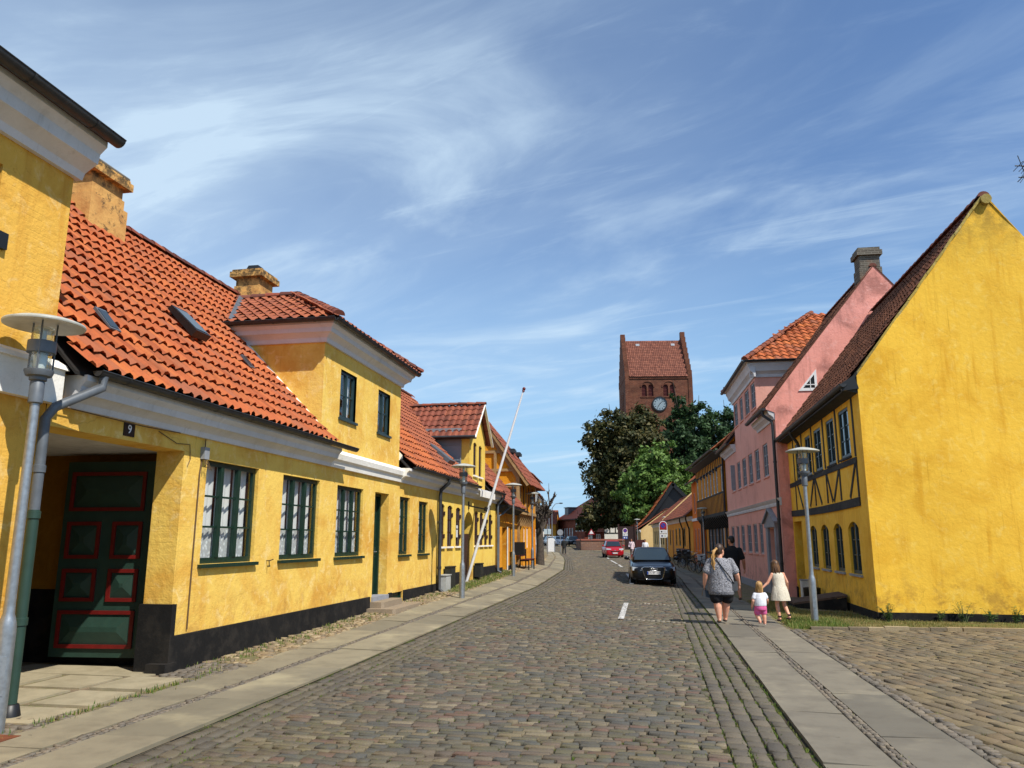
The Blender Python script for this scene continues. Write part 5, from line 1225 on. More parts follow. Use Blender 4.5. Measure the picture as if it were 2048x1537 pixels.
WHL = [(.3, 1.3), (1.5, 2.5), (2.7, 3.7), (5.0, 6.1), (6.4, 7.5), (7.9, 9.0), (9.3, 10.4)]
wallholes(mb, FH2, 0, HL, -.5, 3.1, [(a, b, .95, 2.5) for a, b in WHL]+[(3.9, 4.8, -.1, 2.5)], .08)
mb.add([FH.P(HL, 0, 3), FH.P(HL, -7, 3), FH.P(HL, -7, 6.4), FH.P(HL, -3.5, 9.6), FH.P(HL, 0, 6.4)], [(0,1,2,3,4)]); mb.add([FH.P(0, -.5, -.5), FH.P(0, -7, -.5), FH.P(0, -7, 6.4), FH.P(0, -3.5, 9.6), FH.P(0, 0, 6.4)], [(0,1,2,3,4)])
mb.build('wall', OCHH, hH)
for a, b in WH: window(hH, FH, a, b, 4.3, 5.65, WHITEP, GLASSB, 1, 3, -.03, .05, .04, .03)
for a, b in WHL: window(hH, FH2, a, b, .95, 2.5, GREYW, GLASSB, 2, 3, -.03, .05, .05, .03)
m = MB(); m.fbox(FH2, 3.9, 4.8, -.08, -.03, -.1, 2.5); m.build('door', GREYW, hH)
mb = MB(); mb.fbox(FH, -.02, HL+.02, -.1, .05, 3.02, 3.2)
for k in range(25): u = .1+k*.5; mb.fbox(FH, u-.05, u+.05, -.01, .025, 3.2, 4.2); 
for k in range(17): u = .15+k*.745; mb.fbox(FH, u-.06, u+.06, -.01, .03, 5.66, 6.4)
mb.fbox(FH, -.02, HL, -.01, .02, 4.2, 4.3); mb.fbox(FH, 0, HL, -.01, .026, 5.66, 5.76); mb.fbox(FH, -.06, .12, -.02, .05, 3.2, 6.3)
for k in range(9): u = .25+k*1.45; mb.fbox(FH2, u-.07, u+.07, -.01, .03, -.3, 2.6)
mb.fbox(FH2, 0, 3.8, -.01, .028, .8, .93); mb.fbox(FH2, 4.9, HL, -.01, .028, .8, .93); mb.build('timber_frame', TIMBER, hH)
for k in range(17): u = .3+k*.73; m = MB(); m.prism([FH2.P(u, 0, 2.35), FH2.P(u, .1, 2.4), FH2.P(u, .48, 2.95), FH2.P(u, .48, 3.02), FH2.P(u, 0, 3.02)], FH2.d*.16); m.build('jetty_bracket', BLACKP, hH)
for a, b in WH[1:]: m = MB(); m.fbox(FH, a-.12, a-.02, .026, .12, 5.5, 5.75); m.build('beam_end', BLACKP, hH)
mb = MB(); A = FH.P(-.1, .55, 6.5); B = FH.P(-.1, -3.5, 9.8); tileroof(mb, A, FH.d, B-A, HL+.2, (B-A).length, .27, .36, .03, .033, None, 0, 5, sag=.06); mb.quad(B, B+FH.d*(HL+.2), FH.P(HL, -7.3, 6.3), FH.P(0, -7.3, 6.3)); mb.build('roof', TILEO, hH, smooth=42)
m = MB(); m.prism([FH.P(0, -.01, 6.2), FH.P(0, .5, 6.38), FH.P(0, .5, 6.46), FH.P(0, -.01, 6.5)], FH.d*HL); m.build('eaves_board', BLACKP, hH); gutter(hH, FH, -.1, HL+.1, .62, 6.5, .08, DZINC)
# narrow orange house next to it
FO = Fr(FH.P(HL, -.38, 0), (-.08, 1), -1); OL = 5.6
hO = thing('house', 'narrow bright orange house between the timbered house and the golden row', 'house', FO.P(2.8, -2, 0))
WO = [(.5, 1.3), (2.2, 3.0), (3.8, 4.6)]
mb = MB(); wallholes(mb, FO, 0, OL, -.5, 5.9, [(a, b, c, d) for a, b in WO for c, d in ((.9, 2.5), (3.6, 5.1))], .1); mb.add([FO.P(OL, 0, -.5), FO.P(OL, -7, -.5), FO.P(OL, -7, 5.8), FO.P(OL, -3.5, 9.2), FO.P(OL, 0, 5.8)], [(0,1,2,3,4)]); mb.build('wall', ORAN, hO)
for a, b in WO:
    for c, d in ((.9, 2.5), (3.6, 5.1)): window(hO, FO, a, b, c, d, simple('faded_pink_frame', '#c98f7c', .5), GLASSB, 2, 3, -.03, .06, .05)
m = MB(); m.fbox(FO, 0, OL, -.01, .08, 3.05, 3.25); m.build('string_course', CORN, hO)
mb = MB(); A = FO.P(0, .4, 5.85); B = FO.P(0, -3.5, 9.3); tileroof(mb, A, FO.d, B-A, OL, (B-A).length, .27, .36, .03, .033, None, 0, 5); mb.quad(B, B+FO.d*OL, FO.P(OL, -7.3, 5.8), FO.P(0, -7.3, 5.8)); mb.build('roof', TILEO, hO, smooth=42)
pipe(hO, [FO.P(.3, .12, 5.8), FO.P(.3, .1, 3.0), FO.P(.3, .1, -.2)], .06, DZINC); gutter(hO, FO, 0, OL, .45, 5.85, .07, DZINC)
# golden and cream low houses
def lowrow(label, p, dx, Ln, h, rz, wallm, wins, doors, roofm, hippipe=()):
    F = Fr(p, (dx, 1), -1); o = thing('house', label, 'house', F.P(Ln/2, -2, 0)); z0 = .0
    mb = MB(); wallholes(mb, F, 0, Ln, -.4, h, [(a, b, 1.15, 2.7) for a, b in wins]+[(a, b, -.1, 2.6) for a, b in doors], .12)
    for u in (0, Ln): mb.add([F.P(u, 0, -.4), F.P(u, -7, -.4), F.P(u, -7, h), F.P(u, -3.5, rz), F.P(u, 0, h)], [(0,1,2,3,4)])
    mb.build('wall', wallm, o)
    for a, b in wins: window(o, F, a, b, 1.15, 2.7, simple('olive_frame', '#5d5a40', .5), GLASS, 2, 3, -.03, .08, .08, .04)
    for a, b in doors: m = MB(); m.fbox(F, a, b, -.12, -.06, -.1, 2.6); m.build('door', simple('rust_door', '#7a3f1a', .6), o)
    m = MB(); profile(m, F, [(-.01, h-.35), (.05, h-.35), (.12, h-.2), (.25, h-.05), (-.01, h-.03)], 0, Ln); m.build('cornice', CORN, o)
    mb = MB(); A = F.P(-.1, .42, h); B = F.P(-.1, -3.5, rz); tileroof(mb, A, F.d, B-A, Ln+.2, (B-A).length, .3, .38, .03, .034, None, 0, 5, sag=.12, curve=.06); mb.quad(B, B+F.d*(Ln+.2), F.P(Ln, -7.3, h), F.P(0, -7.3, h)); r = mb.build('roof', roofm, o, smooth=42)
    m = MB(); ridgecaps(m, B+Vector((0, 0, .03)), B+F.d*(Ln+.2)+Vector((0, 0, .03)), .12, .4); m.build('ridge', RIDGE, r, smooth=40)
    gutter(o, F, 0, Ln, .48, h, .07, DZINC)
    for u in hippipe: pipe(o, [F.P(u, .48, h-.06), F.P(u+.3, .46, h-.25), F.P(u+1.3, .1, h-1.0), F.P(u+1.35, .1, .0)], .06, BLACKP)
    return o, r, F
oG, rG, FGo = lowrow('golden yellow low house with a rust door and weathered orange roof', (2.80, 61.4), -.08, 23, 3.5, 7.0, ORYEL, [(1.8, 2.8), (5.0, 6.2), (8.5, 9.8), (11.4, 12.5), (17, 18.2), (20, 21.2)], [(14.2, 15.6)], TILEG, (.2, 4.5, 19))
m = MB(); A = FGo.P(22.2, .3, 3.7); B = FGo.P(22.2, -3.5, 7.1); m.beam(A, B, .22, .12, (0, 0, 1)); m.build('parapet', CREAM, rG)
oG2, rG2, _ = lowrow('pale cream low house with five slim windows beyond the golden one', (.95, 84.5), -.085, 15.5, 3.5, 6.6, CREAM, [(1.2+2.6*k, 2.5+2.6*k) for k in range(5)], [], TILEG, ())
# black boarded gable with orange roof
hK = thing('house', 'black boarded gable with a steep sweeping orange roof rising over the low houses', 'house', (2.2, 110, 0))
gy = 108.; K_ = Vector((-.17, 1, 0)); KP = lambda x, y, z: Vector((x-.17*(y-gy), y, z))
def sweep(t): return (-2.5+5.0*t, 3.2+6.1*(t**1.25))
L_ = [sweep(k/10) for k in range(11)]; R_ = [(2.5+5*k/6, 9.3-5.5*k/6) for k in range(1, 7)]
mb = MB(); mb.add([KP(x, gy, z) for x, z in L_+R_]+[KP(7.5, gy, 0), KP(-2.0, gy, 0)], [tuple(range(len(L_)+len(R_)+2))]); mb.build('wall', BLACKP, hK)
mb = MB()
for k in range(10):
    (xa, za), (xb, zb) = L_[k], L_[k+1]; tileroof(mb, KP(xa-.15, gy-.5, za+.15), K_, (xb-xa, 0, zb-za), 13, math.hypot(xb-xa, zb-za), .45, .7, .05, .05, None, 0, 4)
mb.quad(KP(2.5, gy-.5, 9.4), KP(2.5, gy+11, 9.4), KP(7.8, gy+11, 3.7), KP(7.8, gy-.5, 3.7)); mb.build('roof', TILEO, hK, smooth=42)
for A_, B_ in [(L_[k], L_[k+1]) for k in range(10)]+[((2.4, 9.3), (7.7, 3.7))]: m = MB() if A_ in (L_[0], (2.4, 9.3)) else m; m.beam(KP(A_[0], gy-.48, A_[1]-.14), KP(B_[0], gy-.48, B_[1]-.14), .45, .08, (0, 1, 0)); (m.build('bargeboard', BLACKP, hK) if B_ in (L_[10], (7.7, 3.7)) else None)
lowrow('tiny cream house end seen between the dark gateway and the golden row', (-1.9, 103), -.1, 5, 3.0, 5.6, CREAM, [(1, 2), (3, 4)], [], TILEG, ())
# ------------------------------------------------------------------ church tower
tw = thing('church_tower', 'tall red brick church tower with stepped gables, tiled roof and a clock', 'church tower', (1.5, 146, 0))
Ta = math.radians(8)
TO = Vector((-4.5, 140, 0)); FT = Fr((TO.x, TO.y), (math.cos(Ta), math.sin(Ta)), 1); TW, TD, TE, TR = 12.15, 12.0, 31.0, 39.4
ZB = 20.0
mb = MB()
W1 = [(4.05, 5.0, 27.4, 30.2, .5), (5.35, 6.3, 27.4, 30.2, .5), (8.3, 9.2, 27.4, 30.2, .5), (9.55, 10.45, 27.4, 30.2, .5)]
W2 = [(2.95, 3.85, 27.4, 29.6, .45), (4.15, 5.05, 27.4, 29.6, .45), (6.85, 7.75, 27.4, 29.6, .45), (8.05, 8.95, 27.4, 29.6, .45)]
wallholes(mb, FT, 0, TW, 0, TE, W2, .5)
FTl = Fr((TO.x, TO.y), (-math.sin(Ta), math.cos(Ta)), -1); wallholes(mb, FTl, 0, TD, 0, TE, [(4.0, 4.9, 24, 29, .45), (6.5, 7.4, 24, 29, .45)], .5)
FTr = Fr(FT.P(TW, 0, 0), (-math.sin(Ta), math.cos(Ta)), 1); wallholes(mb, FTr, 0, TD, 0, TE, [], .5); FTb = Fr(FT.P(0, -TD, 0), (math.cos(Ta), math.sin(Ta)), -1); wallholes(mb, FTb, 0, TW, 0, TE, [], .5)
# lesenes on the corners
mb.fbox(FT, -.05, .7, -.02, .12, 0, TE); mb.fbox(FT, TW-.7, TW+.05, -.02, .12, 0, TE); mb.fbox(FT, 0, TW, -.02, .14, TE-.35, TE)
wt = mb.build('wall', BRICKT, tw)
for F, s in ((Fr(FT.P(0, 0, 0), (-math.sin(Ta), math.cos(Ta)), -1), 0), (FTr, 1)):   # stepped gables
    m = MB(); n = 7; half = TD/2
    for k in range(n):
        a = half*k/n*.93; z1 = TE+(TR+.4-TE)*(k+1)/n
        m.fbox(F, a, TD-a, -.75, .05, TE-.02+(TR+.4-TE)*k/n, z1); 
    m.fbox(F, half-.4, half+.4, -.78, .08, TR+.3, TR+(1.6 if s else 1.2))
    m.build('stepped_gable', BRICKT, tw)
m = MB(); A = FT.P(.75, .25, TE+.05); B = FT.P(.75, -TD/2, TR); tileroof(m, A, FT.d, B-A, TW-1.5, (B-A).length, .34, .5, .05, .05, None, 0, 4)
m.quad(B, B+FT.d*(TW-1.5), FT.P(TW-.75, -TD, TE), FT.P(.75, -TD, TE)); rT = m.build('roof', tilemat('church_tiles', ['#7c4a39', '#6c3f31', '#885441', '#62382c'], .5, '#4e3329'), tw, smooth=42)
m = MB()
for u in (2.6, 9.3): 
    p = A+FT.d*(u-.6)+(B-A)*.85; q = FT.n*.1; m.hexa([p, p+FT.d*.7, p+FT.d*.7+(B-A)*.06, p+(B-A)*.06, p+q, p+FT.d*.7+q, p+FT.d*.7+(B-A)*.06+q, p+(B-A)*.06+q])
m.build('roof_hatch', GREYW, rT)
REDB = simple('red_louvre', '#5e1e16', .7)
for a, b, c, d, r in W2:
    m = MB(); m.fbox(FT, a, b, -.45, -.35, c, d); 
    for k in range(8): z = c+.15+k*.27; m.fbox(FT, a, b, -.36, -.25, z, z+.09)
    m.build('belfry_louvre', REDB, tw)
for c0, c1 in ((2.7, 5.3), (6.6, 9.2)):   # round blind arches over each pair
    m = MB(); n = 14; cx = (c0+c1)/2; R = (c1-c0)/2
    for k in range(n):
        t0, t1 = math.pi*k/n, math.pi*(k+1)/n
        m.hexa([FT.P(cx+R*math.cos(t0), 0, 29.1+R*math.sin(t0)*.95), FT.P(cx+R*math.cos(t1), 0, 29.1+R*math.sin(t1)*.95), FT.P(cx+R*math.cos(t1), .12, 29.1+R*math.sin(t1)*.95), FT.P(cx+R*math.cos(t0), .12, 29.1+R*math.sin(t0)*.95),
                FT.P(cx+(R-.22)*math.cos(t0), 0, 29.1+(R-.22)*math.sin(t0)*.95), FT.P(cx+(R-.22)*math.cos(t1), 0, 29.1+(R-.22)*math.sin(t1)*.95), FT.P(cx+(R-.22)*math.cos(t1), .12, 29.1+(R-.22)*math.sin(t1)*.95), FT.P(cx+(R-.22)*math.cos(t0), .12, 29.1+(R-.22)*math.sin(t0)*.95)])
    m.fbox(FT, c0, c1, -.02, .1, 27.15, 27.38); m.build('arch_moulding', BRICKT, tw)
m = MB(); ck = FT.P(6.1, 0, 25.95); m.lathe(ck, [(1.38, -.05), (1.38, .2), (1.15, .2), (1.15, .06), (.01, .06)], 40, 0, FT.n); clk = m.build('clock', BLACKP, tw, smooth=30)
m = MB(); m.lathe(ck, [(1.14, .07), (1.14, .1), (.01, .1)], 40, 0, FT.n); m.build('dial', simple('pale_dial', '#85949a', .5), clk)
m = MB()
def hand_(ang, l, w): 
    d = FT.d*math.sin(ang)+Vector((0, 0, 1))*math.cos(ang); m.beam(ck+FT.n*.14-d*.15, ck+FT.n*.14+d*l, w, .04, FT.n)
hand_(math.radians(45), .9, .07); hand_(math.radians(215), .65, .09)
for k in range(12): a = 2*math.pi*k/12; d = FT.d*math.sin(a)+Vector((0, 0, 1))*math.cos(a); m.beam(ck+FT.n*.12+d*.78, ck+FT.n*.12+d*1.0, .09, .04, FT.n)
m.build('clock_hand', BLACKP, clk)
# nave roof low behind the trees
# ------------------------------------------------------------------ trees
def leafmat(name, cols, tr=.0):
    n = NM(name); a = n.ramp(n.rnd(), [(i/(len(cols)-1), lin(c)) for i, c in enumerate(cols)]); n.col(a); n.rough(.6, 0, .3)
    n.b.inputs['Transmission Weight'].default_value = 0
    t = n.N.new('ShaderNodeBsdfTranslucent'); n.L.new(a, t.inputs[0]); mx = n.N.new('ShaderNodeMixShader'); mx.inputs[0].default_value = .25
    out = n.N['Material Output']; n.L.new(n.b.outputs[0], mx.inputs[1]); n.L.new(t.outputs[0], mx.inputs[2]); n.L.new(mx.outputs[0], out.inputs[0]); return n.m
BARK = simple('bark', '#3d352c', .95, 0, .35, 8, .8, 14)
def leaves(name, par, blobs, n, size, mat, seed=1, hollow=.55, droop=.2, aspect=.55):
    r = np.random.default_rng(seed); base = ORG[par.name]
    vol = np.array([b[3]*b[4]*b[5] for b in blobs])**.75; cnt = (n*vol/vol.sum()).astype(int)
    C = []; Nn = []; K = []
    for b, c in zip(blobs, cnt):
        # clumps on the blob, then leaves in clumps
        nc = max(6, c//52); d = r.normal(size=(nc, 3)); d /= np.linalg.norm(d, axis=1)[:, None]
        rad = (hollow+(1-hollow)*r.random(nc)**.6)*(1+.17*r.normal(size=nc)); cc = d*rad[:, None]
        idx = r.integers(0, nc, c); sp = .125*r.normal(size=(c, 3)); p = cc[idx]+sp
        C.append(p*np.array(b[3:6])+np.array(b[:3])); nn = d[idx]*.8+r.normal(size=(c, 3))*.55; nn[:, 2] += .35; Nn.append(nn)
        K.append(np.clip(r.random(nc)[idx]*.6+.4*r.random(c), 0, 1))
    C = np.concatenate(C); Nn = np.concatenate(Nn); K = np.concatenate(K); Nn /= np.linalg.norm(Nn, axis=1)[:, None]
    t = r.normal(size=C.shape); t -= (t*Nn).sum(1)[:, None]*Nn; t /= np.linalg.norm(t, axis=1)[:, None]; b_ = np.cross(Nn, t)
    s = size*(.6+.8*r.random(len(C)))[:, None]; a = aspect
    bend = Nn*s*(-droop)
    vs = np.stack([C-t*s+bend, C-b_*s*a, C+t*s+bend, C+b_*s*a], 1).reshape(-1, 3)-np.array(base)
    nf = len(C); fs = np.arange(nf*4)
    me = bpy.data.meshes.new(name); me.vertices.add(nf*4); me.vertices.foreach_set('co', vs.ravel()); me.loops.add(nf*4); me.loops.foreach_set('vertex_index', fs)
    me.polygons.add(nf); me.polygons.foreach_set('loop_start', np.arange(nf)*4); me.polygons.foreach_set('loop_total', np.full(nf, 4)); me.update(calc_edges=True)
    at = me.attributes.new('rnd', 'FLOAT', 'FACE'); at.data.foreach_set('value', K); me.materials.append(mat)
    o = bpy.data.objects.new(name, me); COL.objects.link(o); o.parent = par; ORG[o.name] = base; return o
def push(blobs, y0, y1):
    k = y1/y0; return [(b[0]*k, b[1]*k, 1.7+(b[2]-1.7)*k, b[3]*k, b[4]*k, b[5]*k) for b in blobs]
def tree(label, x, y, z0, trunk_r, fork, blobs, n, size, mat, seed, hollow=.5):
    o = thing('tree', label, 'tree', (x, y, z0)); m = MB(); rr = random.Random(seed)
    m.tube([(x, y, z0-.2), (x+.1, y, z0+fork*.4), (x-.05, y, z0+fork), (x, y, z0+fork*1.3)], [trunk_r*1.3, trunk_r, trunk_r*.85, trunk_r*.6], 10)
    for b in blobs:
        s = Vector((x, y, z0+fork*(.8+.4*rr.random()))); e = Vector(b[:3]); mid = s.lerp(e, .5)+Vector((rr.uniform(-.3, .3), rr.uniform(-.3, .3), .5)); m.tube([s, mid, e, e+(e-mid)*.5], [trunk_r*.5, trunk_r*.33, trunk_r*.18, .03], 7)
    m.build('trunk', BARK, o, smooth=60); leaves('crown', o, blobs, n, size, mat, seed, hollow); return o
LF1 = leafmat('dark_lime_leaves', ['#222d17', '#323c1d', '#444622', '#5a532c', '#2b371f', '#6a6034', '#3a4423'])
LF2 = leafmat('fresh_green_leaves', ['#4a6428', '#587634', '#6a883e', '#41591f', '#7b9648'])
LF3 = leafmat('deep_green_leaves', ['#1d3020', '#2a4026', '#38522e', '#4a643c', '#22361f', '#5a7048'])
LF1d = leafmat('shaded_lime_leaves', ['#141c10', '#1e2814', '#2a321a', '#182214'])
B1 = [(-7.3, 106, 15.2, 2.2, 2.2, 2.6), (-5.4, 106, 17.0, 2.4, 2.4, 2.6), (-1.3, 107, 17.3, 2.6, 2.4, 2.7), (-6.8, 106, 11.8, 2.6, 2.4, 2.9), (-3.8, 105.5, 13.6, 3.0, 2.8, 3.0), (-.9, 106, 13.8, 2.6, 2.4, 2.8), (-6.5, 106, 8.4, 2.6, 2.4, 3.0), (-3.4, 105, 9.6, 3.0, 2.8, 3.0), (-7.0, 106, 5.0, 2.9, 2.4, 2.0), (-4.0, 105, 5.4, 3.2, 2.8, 2.4), (-8.6, 106, 3.9, 2.0, 2, 1.2), (-1.0, 106, 8.4, 2.4, 2.4, 3.4), (-1.6, 106, 4.2, 2.3, 2.2, 1.5)]
tree('tall dark lime tree with brownish crown standing at the churchyard corner', -4.5, 119, .2, .45, 3.5, push(B1, 106, 119), 36000, .30, LF1, 11)
B2 = [(-3.2, 118, 8.6, 2.7, 2.4, 2.4), (.2, 118, 13.4, 3.0, 2.6, 2.4), (-2.2, 117, 11.2, 2.6, 2.4, 2.2), (3.0, 118, 11.2, 2.6, 2.4, 2.1), (.6, 117, 9.2, 3.2, 2.8, 2.6), (3.4, 118, 7.8, 2.2, 2.2, 2.0), (-2.4, 117, 5.8, 2.6, 2.4, 2.0), (.8, 117, 5.6, 2.6, 2.4, 2.0)]
tree('fresh green round tree in front of the church tower behind the low roofs', .4, 112.5, .2, .35, 3.5, push(B2, 118, 112.5), 20000, .27, LF2, 12)
B3 = [(4.2, 126, 23.0, 1.4, 1.4, 1.8), (4.2, 126, 20.6, 2.2, 2.0, 2.0), (3.4, 126, 17.6, 2.6, 2.4, 2.6), (7.4, 126, 20.8, 2.4, 2.2, 2.6), (6.2, 126, 17.4, 2.8, 2.6, 2.8), (9.6, 127, 18.0, 2.6, 2.4, 2.6), (7.4, 126, 13.6, 3.2, 2.8, 3.0), (4.0, 126, 13.4, 2.6, 2.6, 3.0), (10.4, 127, 13.6, 3.0, 2.6, 3.0), (4.6, 126, 9.0, 3.0, 2.8, 3.0), (9.0, 126, 9.0, 3.2, 2.8, 3.0)]
tree('deep green pointed tree to the right of the church tower', 6.3, 126, .2, .45, 5, B3, 24000, .31, LF3, 13)
B4 = [(12.4, 134, 21.2, 2.6, 2.4, 2.4), (12.2, 134, 17.5, 2.6, 2.4, 2.8), (14.6, 134, 19.2, 2.6, 2.4, 2.6), (13.4, 134, 13.4, 3.2, 2.8, 3.0), (13.5, 134, 9, 3.2, 2.8, 3.0)]
tree('dark green tree half hidden behind the pink house roof', 13, 134, .2, .4, 5, B4, 11000, .31, LF3, 14)
# pollarded lime on the left
pt = thing('tree', 'leafless pollarded tree with knobbly stubs on the left pavement', 'tree', (-6.35, 43.2, .35)); m = MB(); R_ = random.Random(5); bx, by = -6.35, 43.2
m.tube([(bx, by, .2), (bx+.02, by, 1.2), (bx-.02, by, 2.1), (bx, by, 2.6)], [.27, .21, .2, .19], 10)
knobs = []
for k in range(17):
    a = 2*math.pi*k/17*3+R_.uniform(-.2, .2); el = R_.uniform(.5, 1.25); L1 = R_.uniform(.7, 1.3); p0 = Vector((bx, by, 2.0+R_.uniform(0, .6)))
    d = Vector((math.cos(a)*math.cos(el), math.sin(a)*math.cos(el), math.sin(el))); p1 = p0+d*L1*.6; d2 = (d+Vector((R_.uniform(-.4, .4), R_.uniform(-.4, .4), .55))).normalized(); p2 = p1+d2*L1*.7
    m.tube([p0, p1, p2], [.09, .07, .055], 7); m.ell(p2, (.08, .08, .09), 8, 6); knobs.append(p2)
    for j in range(5):
        d3 = (d2+Vector((R_.uniform(-.9, .9), R_.uniform(-.9, .9), R_.uniform(-.1, .8)))).normalized(); q = p1.lerp(p2, R_.uniform(.3, 1))+d3*R_.uniform(.35, .6); m.tube([p1.lerp(p2, .6), q], [.045, .035], 6); m.ell(q, (.062, .062, .068), 8, 5)
        for i in range(5): e = q+(d3+Vector((R_.uniform(-1, 1), R_.uniform(-1, 1), R_.uniform(0, 1)))).normalized()*R_.uniform(.1, .22); m.tube([q, e], [.022, .010], 5)
m.build('trunk', simple('pollard_bark', '#463e36', .95, 0, .35, 9, .9, 12), pt, smooth=60)

# ------------------------------------------------------------------ far end of the street
FR = Fr((-20.5, 166), (12, -27), -1)
if FR.n.y > 0: FR = Fr((-20.5, 166), (12, -27), 1)
bR = thing('house', 'large red brick building with rows of white windows far down the street', 'house', (-14, 156, .5))
RLn = 34; wr = [(1.0+1.7*k, 1.9+1.7*k, 1.7+.4, 4.0) for k in range(6)]+[(12+1.9*k, 13.1+1.9*k, 3.3, 4.9) for k in range(10)]
mb = MB(); wallholes(mb, FR, 0, RLn, 0, 5.9, wr, .12); mb.quad(FR.P(0, 0, 0), FR.P(0, -10, 0), FR.P(0, -10, 5.9), FR.P(0, 0, 5.9)); mb.quad(FR.P(RLn, 0, 0), FR.P(RLn, -10, 0), FR.P(RLn, -10, 5.9), FR.P(RLn, 0, 5.9)); mb.build('wall', BRICKR, bR)
for a, b, c, d in wr: window(bR, FR, a, b, c, d, WHITEP, GLASSB, 2, 2, -.03, .09, .12, .06)
mb = MB(); a, b, c, d = FR.P(-.4, .5, 5.8), FR.P(RLn+.4, .5, 5.8), FR.P(RLn-4, -5, 10.2), FR.P(8, -5, 10.2)
mb.quad(a, b, c, d); mb.add([a, d, FR.P(-.4, -10.5, 5.8)], [(0,1,2)]); mb.quad(FR.P(-.4, -10.5, 5.8), FR.P(RLn+.4, -10.5, 5.8), c, d); mb.add([b, c, FR.P(RLn+.4, -10.5, 5.8)], [(0,1,2)])
mb.build('roof', tilemat('far_red_tiles', ['#a04a30', '#8f4029', '#aa5236'], .4), bR)
mb = MB(); mb.fbox(FR, -.4, RLn+.4, 0, .45, 5.6, 5.8); mb.build('eaves_board', BROWNP, bR)
mb = MB(); mb.fbox(FR, 3.2, 5.6, -3.2, -.6, 5.9, 8.2); mb.fbox(FR, 3.0, 5.8, -3.4, -.4, 8.2, 8.35); mb.build('dormer', ZINC, bR)
# churchyard wall and the houses round the far square
cw = thing('wall', 'long weathered brick churchyard wall under the dark lime tree', 'wall', (-8, 103, 0)); m = MB()
FW = Fr((-9.4, 100.0), (5.4, 2.3), 1); FW2 = Fr((-9.4, 100.0), (-3.4, 22), -1)
m.fbox(FW, 0, 5.9, -.4, 0, -.3, 1.6); m.fbox(FW2, .42, 12, -.4, 0, -.3, 1.6); m.build('masonry', BRICKW, cw); m = MB()
for F_, a_, l_ in ((FW, 0, 5.9), (FW2, .45, 11.5)): m.prism([F_.P(a_, .1, 1.6), F_.P(a_, -.2, 1.8), F_.P(a_, -.5, 1.6)], F_.d*l_)
m.build('coping', TILED, cw)
def farbox(label, x0, x1, y, d, h, rz, wm, rm, wins=(), frame=None, z0=.2):
    o = thing('house', label, 'house', ((x0+x1)/2, y, z0)); F = Fr((x0, y), (1, 0), 1); L = x1-x0; m = MB(); wallholes(m, F, 0, L, z0-.3, z0+h, [(a, b, z0+c, z0+e) for a, b, c, e in wins], .12)
    for u in (0, L): m.add([F.P(u, 0, z0-.3), F.P(u, -d, z0-.3), F.P(u, -d, z0+h), F.P(u, -d/2, z0+rz), F.P(u, 0, z0+h)], [(0,1,2,3,4)])
    m.build('wall', wm, o)
    for a, b, c, e in wins: window(o, F, a, b, z0+c, z0+e, WHITEP, GLASSB, 2, 2, -.03, .08, .08, .05)
    m = MB(); A = F.P(-.2, .35, z0+h-.15); B = F.P(-.2, -d/2, z0+rz); tileroof(m, A, F.d, B-A, L+.4, (B-A).length, .4, .5, .04, .04, None, 0, 4); m.quad(B, B+F.d*(L+.4), F.P(L+.2, -d-.3, z0+h), F.P(-.2, -d-.3, z0+h)); m.build('roof', rm, o, smooth=42)
    if frame:
        m = MB()
        for k in range(int(L/.9)+1): m.fbox(F, k*.9-.07, k*.9+.07, -.02, .04, z0+frame, z0+h)
        for z in (frame, (frame+h)/2, h-.15): m.fbox(F, 0, L, -.02, .05, z0+z, z0+z+.14)
        m.build('timber_frame', BLACKP, o)
    return o
farbox('white house with black timber frame above a brick ground floor under the lime tree', -8.2, -4.8, 128, 6, 4.4, 7, WHITEW, TILED, [], 2.4, .3)
farbox('pinkish brick outhouse behind the churchyard wall in the distance', -11.6, -8.3, 130, 6, 2.9, 4.6, BRICKR, TILED, [(.6+1.3*k, 1.3+1.3*k, 1.2, 2.4) for k in range(2)])
farbox('small brown roofed golden house at the far bend of the street', -24.8, -20.2, 160, 6, 4.8, 7.6, ORYEL, TILED, [(.5+1.1*k, 1.2+1.1*k, zz, zz+1.2) for k in range(3) for zz in (1, 3.0)])
dkg = thing('gate', 'dark boarded gateway behind the parking sign post', 'gate', (-3.6, 103, .1)); m = MB(); m.box(-4.7, -2.7, 103, 103.15, -.1, 3.4); m.build('gate_board', simple('dark_red_boards', '#2d1715', .8), dkg); m = MB()
for x in (-4.85, -2.7): m.box(x, x+.18, 102.9, 103.2, -.1, 3.7)
m.build('gate_post', BROWNP, dkg)
